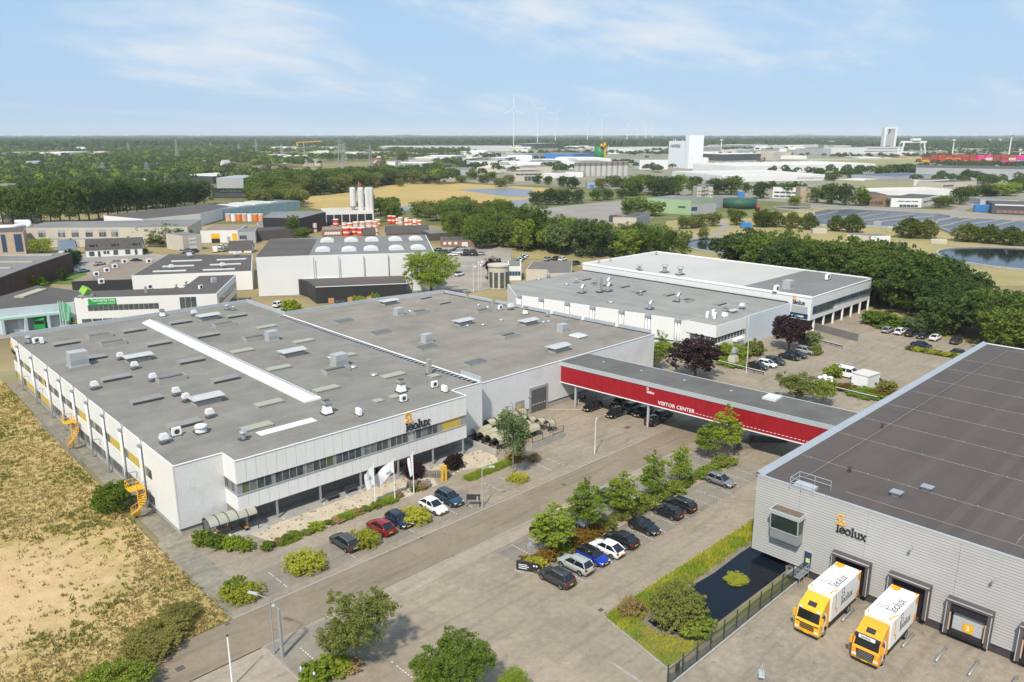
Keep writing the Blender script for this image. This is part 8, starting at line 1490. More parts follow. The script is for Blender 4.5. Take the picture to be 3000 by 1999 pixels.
# ---- trees in the middle distance -----------------------------------------------------
def grove(pts, n, hr, kinds, leaves, label, group, wf=(.95, 1.25), seed=0, avoid=None, mind=5.0):
    W2 = ccw([at(*q).xy for q in pts]); a = np.array([[p[0], p[1]] for p in W2]); rng = np.random.default_rng(seed); got = []; tr_ = 0
    lo, hi = a.min(0), a.max(0)
    while len(got) < n and tr_ < 60*n:
        tr_ += 1; q = rng.uniform(lo, hi)
        if not in_poly(q[None], [tuple(v) for v in a])[0]: continue
        if avoid and avoid(*q): continue
        if any((q[0]-g_[0])**2+(q[1]-g_[1])**2 < mind**2 for g_ in got): continue
        got.append(q); lf = leaves[rng.integers(len(leaves))]; h = rng.uniform(*hr); sz = int(3*(h-hr[0])/(hr[1]-hr[0]+.01)); tree(kinds[rng.integers(len(kinds))], lf, q[0], q[1], h, rng.uniform(*wf), ('low ', 'mid-height ', 'tall ')[sz] + {'dark': 'dark ', 'oak': 'deep ', 'olive': 'olive ', 'shrub': 'fresh ', 'bright': 'light '}[lf] + label, group)
grove([('D', 1665, 640), ('D', 1850, 655), ('D', 2060, 668), ('D', 2150, 700), ('D', 2230, 742), ('D', 2300, 775), ('D', 2420, 810), ('D', 2420, 860), ('D', 2300, 815), ('D', 2150, 768), ('D', 2010, 735), ('D', 1960, 710)], 80, (14, 19.5), ['wood', 'round', 'wood'], ['dark', 'oak', 'dark', 'dark', 'oak', 'dark'], 'green tree in the dense wood on the right', 'wood at right', (1.0, 1.3), 1, lambda x, y: x < 230 and y < 168 and x > 140)
grove([('D', 2140, 728), ('D', 2300, 762), ('D', 2500, 805), ('D', 2500, 850), ('D', 2330, 812), ('D', 2150, 768)], 24, (10, 13.5), ['wood', 'round'], ['dark', 'oak', 'dark'], 'green tree at the right-hand end of the wood', 'wood at right end', (1.1, 1.4), 12)
grove([('D', 1660, 612), ('D', 1990, 640), ('D', 2130, 660), ('D', 2060, 690), ('D', 1800, 665)], 26, (11, 14), ['wood', 'round'], ['dark', 'oak'], 'green tree behind the cream roofed hall', 'trees behind the cream roof', (1.0, 1.3), 2, lambda x, y: x < 230 and y < 168)
grove([('D', 1010, 520), ('D', 1180, 530), ('D', 1330, 565), ('D', 1560, 588), ('D', 1580, 612), ('D', 1440, 600), ('D', 1300, 585), ('D', 1130, 575), ('D', 1040, 562)], 62, (10.5, 15), ['wood', 'round', 'tall'], ['oak', 'dark', 'oak', 'shrub'], 'green tree in the belt behind the halls', 'tree belt behind the halls', (.95, 1.2), 3)
for x, yb, yt, w_, lf, k in ((440, 1210, 935, 250, 'willow', 'left'), (990, 1215, 945, 330, 'willow', 'right'), (700, 1230, 905, 330, 'dark', ''), (1300, 1200, 930, 300, 'oak', ''), (150, 1140, 735, 330, 'oak', '')): tree_px('weeping' if lf == 'willow' else 'wood', lf, 'k', x, yb, yt, w_, {'willow': 'pale grey-green willow in front of the tree belt, %s one' % k, 'dark': 'darkest tree between the two willows', 'oak': 'broad green tree at the %s of the tree belt' % ('right end' if x > 1000 else 'left')}[lf], 'tree belt behind the halls')
grove([('j', 880, 800), ('j', 1120, 800), ('j', 1320, 850), ('j', 1330, 900), ('j', 1120, 900)], 8, (9, 13), ['round', 'wood'], ['oak'], 'green tree beside the silos', 'trees by the silos', seed=4)
grove([('j', 1450, 860), ('j', 1800, 820), ('j', 2350, 860), ('j', 2352, 960), ('j', 1900, 960), ('j', 1560, 950)], 30, (9.5, 13), ['wood', 'round'], ['oak', 'oak', 'shrub', 'olive'], 'green tree behind the painted tanks', 'trees behind the tanks', seed=5)
for k in range(22): tree_px('tall', 'dark' if k > 8 else 'oak', 'i', 30+k*88, 925-max(0, k-7)*12, 590-(k > 5)*55+random.uniform(-15, 20), 165, 'tall dark tree in the front of the long street row, number %d from the left' % (k+1), 'tall street trees at left', 'street_tree')
for k in range(16): tree_px('tall', 'dark', 'i', 300+k*100, 835-max(0, k-4)*7, 540+random.uniform(-20, 15), 165, 'tall dark tree in the back of the long street row, number %d from the left' % (k+1), 'tall street trees at left', 'street_tree')
grove([('j', -50, 800), ('j', 300, 715), ('j', 420, 745), ('j', 400, 790), ('j', 100, 800)], 12, (12, 16), ['wood', 'round'], ['oak', 'olive'], 'green tree behind the teal shed', 'trees by the teal shed', seed=6)
GW = [('i', 2270, 790), ('j', 300, 700), ('j', 850, 640), ('j', 1250, 570), ('j', 1250, 545), ('j', 850, 605), ('j', 300, 655), ('i', 2280, 740)]
grove(GW, 40, (14, 20), ['wood', 'round', 'wood'], ['oak', 'dark', 'oak', 'olive'], 'green tree in the wood along the golden field', 'wood along the golden field', (1.0, 1.25), 7)
for x, yb, yt, w_ in ((1325, 585, 510, 75), (1450, 560, 440, 110), (1560, 555, 470, 90), (1640, 540, 440, 90), (1700, 535, 450, 70), (1890, 550, 480, 95), (1840, 500, 430, 80), (1970, 520, 440, 90), (2010, 520, 450, 60), (2090, 555, 470, 110), (2160, 530, 450, 110), (2250, 590, 500, 130), (2330, 560, 470, 90), (1355, 540, 440, 110), (1340, 360, 255, 110), (1545, 345, 285, 110), (1740, 350, 300, 130), (1400, 470, 380, 130)): tree_px('wood', random.choice(['oak', 'olive', 'oak']), 'j', x, yb, yt, w_, 'scattered green tree beyond the golden field', 'trees beyond the golden field')
for x, yb, yt, w_ in ((225, 755, 620, 130), (335, 755, 605, 140), (420, 750, 615, 120), (490, 745, 605, 120), (600, 740, 615, 140), (770, 715, 600, 115), (870, 705, 600, 120), (1010, 695, 600, 110), (930, 590, 480, 120), (820, 600, 505, 130), (460, 590, 490, 90), (555, 605, 490, 120), (235, 560, 478, 80), (330, 570, 490, 80), (75, 535, 460, 100)): tree_px('wood', 'dark' if x < 700 else 'oak', 'k', x, yb, yt, w_, 'round dark tree along the old lot and its street', bs_, 'street_tree')
grove([('k', 980, 690), ('k', 1220, 685), ('k', 1690, 670), ('k', 1700, 610), ('k', 1400, 590), ('k', 1050, 610)], 22, (12, 17), ['wood', 'round'], ['oak', 'dark', 'bright', 'oak'], 'green tree behind the green factory', 'trees behind the green factory', seed=8)
for x, yb, yt, w_, lf in ((1120, 845, 690, 220, 'shrub'), (1285, 855, 715, 210, 'shrub'), (1060, 830, 720, 110, 'olive'), (1570, 975, 860, 110, 'olive'), (1655, 970, 860, 110, 'olive'), (1720, 960, 830, 150, 'olive'), (1850, 950, 825, 130, 'olive'), (1755, 1080, 955, 95, 'olive'), (2065, 940, 795, 140, 'clip'), (2290, 960, 800, 150, 'clip'), (2010, 860, 780, 70, 'olive'), (1860, 660, 500, 190, 'dark'), (2010, 660, 490, 210, 'oak'), (2150, 640, 545, 80, 'oak'), (2280, 695, 535, 150, 'dark')): tree_px('wood', lf, 'k', x, yb, yt, w_, 'separate green tree round the green factory', 'trees round the green factory')
for x, yb, yt, w_, lf in ((215, 690, 545, 210, 'oak'), (440, 735, 580, 140, 'oak'), (580, 745, 545, 170, 'oak'), (700, 760, 560, 110, 'dark'), (840, 760, 585, 160, 'shrub'), (240, 760, 665, 105, 'shrub'), (1050, 500, 400, 150, 'oak'), (1230, 490, 375, 170, 'dark'), (1310, 480, 410, 80, 'dark'), (1760, 750, 590, 140, 'oak'), (1855, 720, 570, 120, 'oak'), (1980, 690, 560, 130, 'dark'), (2040, 690, 615, 110, 'purple'), (2160, 670, 550, 200, 'bright'), (2240, 650, 540, 120, 'bright'), (2310, 640, 530, 150, 'oak'), (1970, 560, 480, 90, 'oak'), (2050, 570, 465, 90, 'oak'), (1570, 780, 680, 110, 'olive'), (1640, 770, 660, 110, 'olive'), (590, 530, 470, 130, 'oak'), (780, 505, 460, 100, 'oak'), (40, 610, 530, 80, 'oak'), (1100, 770, 690, 45, 'oak'), (910, 740, 690, 60, 'yellow')): tree_px('wood', lf, 'l', x, yb, yt, w_, '%s street tree among the works on the right' % {'oak': 'deep green', 'dark': 'dark', 'shrub': 'fresh green', 'purple': 'dark red', 'bright': 'light green', 'olive': 'olive', 'yellow': 'yellow'}[lf], 'street trees on the right', 'street_tree')
for x, y, w_, lf in ((1510, 1120, 390, 'oak'),): tree_px('wood', lf, 'i', x, y, 930, w_, 'big dark tree before the loading works', None)
tree_px('wood', 'bright', 'i', 385, 1195, 1055, 165, 'bright green young tree left of the garage'); tree_px('tall', 'oak', 'j', 345, 1060, 855, 110, 'tall green tree at the painted tanks'); tree_px('wood', 'olive', 'i', 1330, 1200, 1150, 60, 'small tree right of the cottage row'); tree_px('wood', 'oak', 'j', 430, 1065, 960, 150, 'round green tree before the white tanks')
hs_ = 'houses in the left woods'
for x, yb, w_, rf, lb in ((1030, 470, 95, M_TILE, 'brown gabled house'), (1140, 465, 90, M_TILER, 'red roofed house'), (1265, 485, 80, M_TILER, 'red roofed house with pale gable'), (1145, 505, 60, M_TILE, 'small brown house'), (1710, 470, 90, M_FG, 'white house with grey roof'), (1815, 470, 85, M_FG, 'second white house with grey roof'), (1935, 468, 60, M_FG, 'third white house with grey roof'), (2205, 445, 70, M_FG, 'fourth white house with grey roof'), (1460, 450, 40, M_FW, 'small white gable')): gable('house', lb + ' in the left middle distance', 'i', x, yb, x+w_, yb-2, yb-18, yb-40, 10, M_FW if rf in (M_FG, M_FW) else M_BRICKR, rf, hs_)

# ---- far woods: one mass ----------------------------------------------------------------
def far_wood(name, label, pts_fn, seed, leaf, nq, size):
    rng = np.random.default_rng(seed); P, Hh, Wd = pts_fn(rng); n = len(P); d = unit(rng.normal(size=(n, nq, 3)) + np.array([0, 0, .45])); d[..., 2] = np.abs(d[..., 2])*.9 - .12
    C = np.c_[P, Hh*.52][:, None, :] + d*np.stack([Wd*.5, Wd*.5, Hh*.46], -1)[:, None, :]*rng.uniform(.75, 1.05, (n, nq, 1)); nn = unit(d + rng.normal(size=d.shape)*.16); s = np.repeat(Wd*size, nq)
    c = C.reshape(-1, 3); q = leaf_quads(c, nn.reshape(-1, 3), 1.0, rng, .8); q = c[:, None, :] + (q-c[:, None, :])*s[:, None, None]; o = bpy.data.objects.new(name, quads_mesh(name, q, LF[leaf])); COL.objects.link(o); return tag(o, label, 'wood', None, 'stuff')
fdir = math.degrees(YAW)
def polar(rng, n, a0, a1, r0, r1):
    a = np.radians(rng.uniform(a0, a1, n)); r_ = np.sqrt(rng.uniform(r0**2, r1**2, n)); return np.c_[np.cos(a)*r_, np.sin(a)*r_]
def built(P):
    """keep woods off the surveyed buildings, fields and lots"""
    bad = np.zeros(len(P), bool)
    for o in bpy.data.objects:
        if o.parent is None and o.type == 'EMPTY' and o.get('category') in ('building', 'house', 'crane', 'silo', 'depot', 'office', 'tank'):
            for c in o.children:
                if c.name.startswith('wall') or c.name.startswith('shell'):
                    bbx = [o.location + Matrix.Rotation(o.rotation_euler.z, 3, 'Z') @ Vector(v) for v in c.bound_box]; poly = [bbx[k].xy for k in (0, 4, 7, 3)]; cc_ = sum(poly, Vector((0, 0)))/4; poly = [tuple(cc_ + (p-cc_)*(1+9/max(9, (p-cc_).length))) for p in poly]; bad |= in_poly(P, poly)
                    break
    # open ground in front of the big right-hand works
    return ~bad
A0, A1 = fdir+36, fdir-36
def woods_gold(rng):
    W2 = [tuple(at(*q).xy) for q in (('i', 2280, 740), ('j', 300, 655), ('j', 850, 605), ('j', 1250, 545), ('j', 1250, 520), ('j', 600, 580), ('j', 0, 620), ('i', 2290, 700))]; a = np.array(W2); P = rng.uniform(a.min(0), a.max(0), (6000, 2)); P = P[in_poly(P, W2)][:220]; return P, rng.uniform(14, 20, len(P)), rng.uniform(10, 14, len(P))
def woods_left(rng, kk=0):
    P = np.concatenate([polar(rng, 3600, fdir+4, A0, 640, 1500), polar(rng, 3800, fdir+3, A0, 1500, 3000)]); P = P[rng.permutation(len(P))]; nz = smooth_noise(P, .006, 21); dd = np.hypot(P[:, 0], P[:, 1]); keep = (nz > -.15) & built(P)
    W2 = [at(*q).xy for q in (('j', 380, 760), ('j', 390, 640), ('j', 1260, 560), ('j', 2352, 590), ('j', 2352, 720), ('j', 1100, 800))]; keep &= ~in_poly(P, [tuple(v) for v in W2]); P = P[keep]; return P, rng.uniform(10, 17, len(P)), rng.uniform(9, 14, len(P))
def woods_right(rng):
    P = np.concatenate([polar(rng, 1500, A1, fdir+6, 700, 1400), polar(rng, 4200, A1, fdir+4, 1400, 3200)]); nz = smooth_noise(P, .0055, 33); keep = (nz > .4) & built(P); P = P[keep]; return P, rng.uniform(8, 14, len(P)), rng.uniform(9, 14, len(P))
def woods_horizon(rng):
    P = np.concatenate([polar(rng, 9000, A1-1, A0+1, 3000, 6000), polar(rng, 6000, A1-1, A0+1, 6000, 14000)]); dd = np.hypot(P[:, 0], P[:, 1]); nz = smooth_noise(P, .0016, 44); ang = np.degrees(np.arctan2(P[:, 1], P[:, 0])); keep = nz > np.where(ang > fdir+4, -.6, -.25); P = P[keep]; dd = dd[keep]; return P, rng.uniform(14, 22, len(P))*(1+dd/20000), rng.uniform(26, 52, len(P))
# hundreds of small works in the far plain are read as pale roofs: one by one
rng = np.random.default_rng(5); k = 0
for (x, y) in np.concatenate([polar(rng, 85, A1, fdir+8, 1500, 3600), polar(rng, 24, fdir+8, A0, 1300, 3800), polar(rng, 26, fdir-6, fdir+7, 950, 1500)]):
    w_, dp, h = rng.uniform(25, 90), rng.uniform(20, 60), rng.uniform(6, 11); m = [M_FW, M_FW, M_FG, M_BEI][rng.integers(4)]; t = thing('far_works', '%s flat roofed works hall in the far plain' % {M_FW: 'white', M_FG: 'grey', M_BEI: 'beige'}[m], 'building', (x, y, 0), YAW+rng.uniform(-.3, .3), 'far plain works, ' + m.name); MB().box(-w_/2, w_/2, -dp/2, dp/2, 0, h).build('wall', m, t); MB().box(-w_/2+.5, w_/2-.5, -dp/2+.5, dp/2-.5, h+.01, h+.2).build('roof', [M_FW, M_TARG, M_CREAM][rng.integers(3)], t)
k = 0
for (x, y) in polar(rng, 46, fdir+9, A0, 700, 1500):
    w_, dp, h = rng.uniform(9, 22), rng.uniform(8, 11), rng.uniform(3.5, 6); rf = [M_TILER, M_TILE, M_TILE, M_FG][rng.integers(4)]; wl_ = [M_FW, M_BRICKR, M_BEI][rng.integers(3)]; t = thing('town_house', '%s roofed house among the trees of the left town' % {M_TILER: 'red', M_TILE: 'dark', M_FG: 'grey'}[rf], 'house', (x, y, 0), YAW+rng.uniform(-.8, .8), 'town houses, ' + rf.name); hr = h+dp*.45
    MB().box(-w_/2, w_/2, 0, dp, 0, h).add([(-w_/2,0,h),(-w_/2,dp,h),(-w_/2,dp/2,hr-.1)], [(0,2,1)]).add([(w_/2,0,h),(w_/2,dp,h),(w_/2,dp/2,hr-.1)], [(0,1,2)]).build('wall', wl_, t); MB().add([(-w_/2-.4,-.4,h-.2),(w_/2+.4,-.4,h-.2),(w_/2+.4,dp/2,hr),(-w_/2-.4,dp/2,hr),(-w_/2-.4,dp+.4,h-.2),(w_/2+.4,dp+.4,h-.2)], [(0,1,2,3),(3,2,5,4)]).build('roof', rf, t)
far_wood('far_wood', 'deep part of the wood along the golden field', woods_gold, 4, 'oak', 160, .14)
for _k, (_l, _lb, _n) in enumerate((('far', 'dark green woods filling the left distance', 1.0), ('olive', 'lighter olive trees mixed into the left woods', .2), ('shrub', 'fresh green trees mixed into the left woods', .22))):
    far_wood('far_wood', _lb, lambda rng, f=_n, kk=_k: (lambda a: tuple(v[:int(len(v)*f)] for v in a))(woods_left(rng, kk)), 1+_k*7, 'far' if _l == 'far' else _l, 84, .19)
far_wood('far_wood', 'patches of wood between the works on the right', woods_right, 2, 'far', 84, .19); far_wood('far_wood', 'continuous woods along the horizon', woods_horizon, 3, 'far', 30, .34)
# low hills on the horizon
def hills(name, r0, hmax, seed, m):
    rng = np.random.default_rng(seed); mb = MB(); n = 160; vs = []
    for k in range(n+1):
        a = R(A1-4+(A0-A1+8)*k/n); x = k/n*40; h = hmax*(.45+.3*math.sin(x*.9+seed)+.2*math.sin(x*2.3+seed*2)+.12*math.sin(x*5.1)); h = max(h, hmax*.1)
        for (q, z) in ((r0-900, -1), (r0, h), (r0+900, -1)): vs.append((q*math.cos(a), q*math.sin(a), z))
    mb.add(vs, [(3*k+j_, 3*(k+1)+j_, 3*(k+1)+j_+1, 3*k+j_+1) for k in range(n) for j_ in range(2)]); o = mb.build(name, m, None, True); o['kind'] = 'structure'
M_HILL = mat('wooded_hill', (0.040, 0.060, 0.026), 0.95, 0.35, 0.006, fine=0.3, fs=.02)
hills('hills', 12500, 30, 3, M_HILL); hills('hills', 16500, 46, 5, M_HILL)

# ================================================================== SMALL THINGS NEAR BY
def spiral(x, y, h, label, out=-1):
    t = thing('spiral_stair', label, 'stair', (x, y, 0), 0, 'yellow fire stairs'); MB().cyl(0, 0, 0, h+1.1, .08, n=8).build('pole', M_YSTEEL, t); n = 16; st = MB().add([(.08, -.05, 0), (1.0, -.2, 0), (1.0, .2, 0), (.08, .05, 0), (.08, -.05, .05), (1.0, -.2, .05), (1.0, .2, .05), (.08, .05, .05)], [(3,2,1,0),(4,5,6,7),(0,1,5,4),(1,2,6,5),(2,3,7,6),(3,0,4,7)]).mesh('step', M_YSTEEL); rail = []
    for k in range(n):
        a = 2.2+k*.36; z = .2+k*(h-.2)/n; inst('step', st, t, (0, 0, z), a); rail.append((math.cos(a)*1.0, math.sin(a)*1.0, z+1.0)); MB().bar((math.cos(a), math.sin(a), z), (math.cos(a), math.sin(a), z+1.0), .035, .035).build('baluster', M_YSTEEL, t)
    MB().tube(rail, .035, 6).build('handrail', M_YSTEEL, t, True); MB().box(-.9, .95, -.1, 1.5, h-.08, h).build('platform', M_YSTEEL, t); mb = MB()
    for z in (.5, 1.05): mb.bar((-.9, -.1, h+z), (-.9, 1.5, h+z), .05, .05).bar((-.9, 1.5, h+z), (.9, 1.5, h+z), .05, .05)
    for q in ((-.9, -.1), (-.9, .7), (-.9, 1.5), (0, 1.5), (.9, 1.5)): mb.bar((*q, h), (*q, h+1.05), .05, .05)
    mb.build('platform_rail', M_YSTEEL, t)
p = at('e', 1045, 380); spiral(p.x-.5, p.y+.3, 3.9, 'yellow spiral fire stair nearest the hall corner'); p = at('a', 715, 1430); spiral(p.x-.4, p.y+.3, 4.4, 'yellow spiral fire stair further along the side wall')
def lamp(x, y, h, label, arm=1.6, ang=0.0, r=.06, thick=False, m=M_GALV):
    t = thing('street_lamp', label, 'lamp', (x, y, 0), ang, 'street lamps'); MB().cyl(0, 0, 0, h, r*1.5, r, 8).build('pole', m, t); MB().bar((0, 0, h), (arm*.75, 0, h+.25), .07, .07).build('arm', m, t); MB().frust(arm*.7, arm*1.3, -.14, .14, h+.2, arm*.72, arm*1.25, -.09, .09, h+.36).build('lamp_head', M_ALU, t)
lamp(29.45, 62.5, 5.9, 'slender street lamp with bent arm at the street corner', 1.9, R(115)); lamp(29.75, 61.5, 5.2, 'thick grey lamp post right of the slender one', .5, R(115), .13); lamp(64.3, 71.3, 5.5, 'lamp by the dark sign frame', 1.3, R(-40), m=M_ALU); p = at('c', 760, 1475); lamp(p.x, p.y, 5.3, 'white lamp post on the open lot before the bridge', 1.0, R(30), m=M_FW); p = at('c', 2150, 740); lamp(p.x, p.y, 7, 'white lamp post behind the sculpture', 1.2, R(10), m=M_FW); p = at('e', 1672, 1600); MB_ = thing('street_lamp', 'white flag mast cut by the bottom edge', 'mast', p); MB().cyl(0, 0, 0, 5.2, .09, .07, 8).cyl(0, 0, 5.2, 5.35, .1, .1, 8, 1).build('pole', [M_TRIM, M_DARK], MB_)
for k, (t_, x, y) in enumerate((('f', 330, 1555), ('f', 425, 1600))): p = at(t_, x, y); o = MB().cyl(0, 0, 0, 1.5, .15, .13, 10).dome(0, 0, 1.5, .13, .13, .08, 10, 2).build('bollard', M_GALV, None, True, p); tag(o, ('tall grey bollard by the bottom bush', 'second grey bollard at the bottom edge')[k], 'bollard')
M_FLAGW = mat('flag_white', (0.74, 0.74, 0.76), 0.8, 0.05, 2.0)
for k, (x, y) in enumerate(((54.1, 81.2), (57.0, 80.8), (60.2, 80.8))): flag(x, y, 6.1, (1.3, 2.8, .7)[k], M_FLAGW, 'white firm flag on a white pole, ' + ('left of three, hanging slack', 'middle of three, blowing out', 'right of three, hanging limp')[k], 'firm flags', (2.6, 1.7, 3.0)[k], k+3, R((165, 150, 170)[k]), 'leo' if k < 2 else None)
# glazed smoking shelter
sh = thing('shelter', 'arched glass smoking shelter with wooden benches at the hall corner', 'shelter', (34.4, 88.9, 0), R(-4)); M_CLEAR = mat('smoked_acrylic', (0.34, 0.33, 0.27), 0.15, 0.1, 1.0); n = 8; ln = 6.0; rr = 1.35
for k in range(5):
    x0, x1 = k*ln/5, (k+1)*ln/5; vs = [(x, -.6+rr*math.cos(math.pi*q/n)*.95, 2.05+.72*math.sin(math.pi*q/n)) for x in (x0+.05, x1-.05) for q in range(n+1)]; MB().add(vs, [(q, q+1, n+2+q, n+1+q) for q in range(n)]).build('roof_pane', M_CLEAR, sh, True)
for k in range(6): x = k*ln/5; MB().tube([(x, -.6+rr*math.cos(math.pi*q/n)*.95, 2.07+.74*math.sin(math.pi*q/n)) for q in range(n+1)], .045, 6).build('roof_arch', M_DARK, sh)
for x in (0.03, ln-.03):
    for y in (-1.85, .65): MB().bar((x, y, 0), (x, y, 2.1), .08, .08).build('post', M_DARK, sh)
MB().bar((0, -1.85, 2.08), (ln, -1.85, 2.08), .07, .07).bar((0, .65, 2.08), (ln, .65, 2.08), .07, .07).build('eave_bar', M_DARK, sh); cube('floor_slab', -.3, ln+1.2, -2.6, .8, .004, .03, M_CONC, sh)
for k in range(4): cube('back_pane', k*ln/4+.06, (k+1)*ln/4-.06, .66, .69, .3, 1.95, mat('clear_pane', (0.25, 0.26, 0.25), 0.1, 0.1), sh)
M_BENCH = mat('bench_wood', (0.48, 0.22, 0.05), 0.6, 0.1, 2.0)
for (x0, x1, y0, y1) in ((1.4, 3.4, -.1, .35), (4.4, 4.85, -1.6, .2)): MB().box(x0, x1, y0, y1, .42, .48, 0).box(x0+.05, x0+.12, y0, y1, 0, .42, 1).box(x1-.12, x1-.05, y0, y1, 0, .42, 1).build('bench', [M_BENCH, M_DARK], sh)
lb_ = thing('litter_bin', 'white litter bin with dark slot before the shelter', 'bin', (36.6, 86.1, 0)); MB().box(-.32, .32, -.25, .25, 0, 1.0).build('body', M_TRIM, lb_); MB().box(-.33, .33, -.26, .26, 1.0, 1.05).box(-.2, .2, -.262, -.2, .72, .82).build('lid', M_DARK, lb_)
# bicycle shelters: rows of small barrel roofs inside a low wall
M_BSH = mat('weathered_acrylic', (0.38, 0.34, 0.23), 0.5, 0.2, 0.6)
def barrel(x, y, w_, ln_, label):
    t = thing('bicycle_shelter', label, 'shelter', (x, y, 0), 0, 'bicycle shelters'); n = 8; vs = [(xx, yy_, zz_) for (yy_, zz_) in [(-(w_/2)*math.cos(math.pi*q/n), 1.1+.85*math.sin(math.pi*q/n)) for q in range(n+1)] for xx in (0, ln_)]
    MB().add(vs, [(2*q, 2*q+1, 2*q+3, 2*q+2) for q in range(n)]).build('roof', M_BSH, t, True)
    for xx in (.02, ln_-.02): MB().tube([(xx, -(w_/2)*math.cos(math.pi*q/n), 1.1+.88*math.sin(math.pi*q/n)) for q in range(n+1)], .05, 5).bar((xx, -w_/2, 0), (xx, -w_/2, 1.1), .07, .07).bar((xx, w_/2, 0), (xx, w_/2, 1.1), .07, .07).build('arch', M_DARK, t)
    MB().box(.2, ln_-.2, -.05, .05, .1, .9).build('rack', M_DARK, t)
for k in range(4): barrel(79.0, 89.6-k*1.75, 1.7, 3.6, 'bicycle shelter roof in the left row, number %d from the hall' % (k+1))
for k in range(3): barrel(84.2, 88.4-k*1.9, 1.85, 4.4, 'bicycle shelter roof in the middle row, number %d from the hall' % (k+1))
for k in range(5): barrel(83.4+k*1.8, 91.2, 1.7, 1.6, 'bicycle shelter roof along the hall wall, number %d from the left' % (k+1))
for k in range(4): barrel(88.6+k*.6, 88.8-k*1.6, 1.5, 1.4, 'small bicycle shelter roof in the right row, number %d from the hall' % (k+1))
bw = thing('low_wall', 'low pale concrete wall with dark railing round the bicycle shelters', 'wall', (77.6, 82.5, 0)); MB().bar((0, 7.2, .45), (.1, .2, .45), .25, .9).build('wall', M_CONC, bw); MB().bar((5.6, -1.9, .45), (13.2, -1.9, .45), .25, .9).build('wall', M_CONC, bw); mb = MB()
for x in (5.8, 8.2, 10.6, 13.1): mb.bar((x, -1.9, .9), (x, -1.9, 2.1), .07, .07)
for z in (1.2, 1.6, 2.05): mb.bar((10.6, -1.9, z), (13.1, -1.9, z), .05, .05)
mb.bar((5.8, -1.9, 1.0), (13.1, -1.9, 1.0), .06, .06).build('railing', M_DARK, bw)
# green bar fence between lot and truck yard
fe = thing('bar_fence', 'dark green steel bar fence between pond and truck yard', 'fence', (52.4, 33.5, 0)); M_FEN = mat('fence_green', (0.045, 0.060, 0.050), 0.5, 0.1); L_ = 26.0; nf = 11; MB().box(0, L_, -.16, .16, 0, .18).build('fence_base', M_CONC, fe)
bars = MB()
for q in range(16): x = q*(L_/nf)/16; bars.box(x-.017, x+.017, -.012, .012, .2, 1.95)
bars.box(0, L_/nf, -.02, .02, .32, .37).box(0, L_/nf, -.02, .02, 1.78, 1.83); bm_ = bars.mesh('fence_panel', M_FEN)
for k in range(nf): inst('fence_panel', bm_, fe, (k*L_/nf, 0, 0)); MB().box(k*L_/nf-.05, k*L_/nf+.05, .022, .12, 0, 2.35).build('post', M_FEN, fe)
cube('notice_board', 1.0, 1.7, -.06, -.025, 1.0, 1.75, M_LETB, fe); MB().bar((L_+.05, 0, 0), (L_+.05, 0, 3.2), .1, .1).build('post', M_FEN, fe)
ld = thing('door_landing', 'grey steel landing with railing at the warehouse door', 'landing', (76.3, 33.9, 0)); MB().box(0, 2.1, -1.0, .6, .85, .95).build('grating', M_GALV, ld); mb = MB()
for z in (1.4, 1.9): mb.bar((0, -1, z), (2.1, -1, z), .05, .05).bar((0, -1, z), (0, .6, z), .05, .05)
for q in ((0, -1), (1, -1), (2.1, -1), (0, .6)): mb.bar((*q, 0), (*q, 1.9), .05, .05)
mb.build('railing', M_GALV, ld)
# signs
p = at('g', 105, 760); sg = thing('signboard', 'black entrance signboard with white lines on a pale kerb', 'sign', (57.0, 55.6, 0), R(-62)); MB().box(-1.4, 1.4, -.06, .06, .25, 1.35).build('board', M_LETB, sg); MB().box(-1.6, 1.6, -.3, .3, 0, .2).build('base', M_KERB, sg)
for k in range(3): cube('text_line', -1.1, -.1+.2*(k % 2), -.075, -.062, .5+k*.22, .58+k*.22, M_LETW, sg)
for x in (.7, 1.0): cube('arrow_mark', x-.09, x+.09, -.075, -.062, .95, 1.13, M_LETW, sg)
sp = thing('sign_post', 'thin pale post with a small blue parking sign', 'sign', (58.6, 57.0, 0)); MB().cyl(0, 0, 0, 2.6, .04, n=6).build('post', M_ALU, sp); MB().box(-.3, .3, -.05, -.02, 2.1, 2.6).build('plate', M_LBLUE, sp)
fr_ = thing('direction_sign', 'dark three-bar direction sign by the street lamp', 'sign', (63.5, 72.2, 0), R(-45)); 
for x in (-.85, .85): MB().bar((x, 0, 0), (x, 0, 1.85), .09, .09).build('post', M_LETB, fr_)
for k in range(3): cube('sign_bar', -.8, .8, -.05, .05, 1.05+k*.27, 1.25+k*.27, M_LETB, fr_)
for k in range(2): cube('text_mark', .45, .65, -.06, -.052, 1.1+k*.27, 1.2+k*.27, M_LETW, fr_)
em = thing('entrance_marker', 'yellow arch-shaped entrance marker by the gabion wall', 'sign', (65.9, 81.2, 0), R(-20)); MB().box(-.42, -.14, -.1, .1, 0, 1.9).build('leg', M_YSTEEL, em); MB().box(.14, .42, -.1, .1, 0, 1.9).build('leg', M_YSTEEL, em); MB().box(-.42, .42, -.1, .1, 1.9, 2.35).build('head', M_YSTEEL, em)
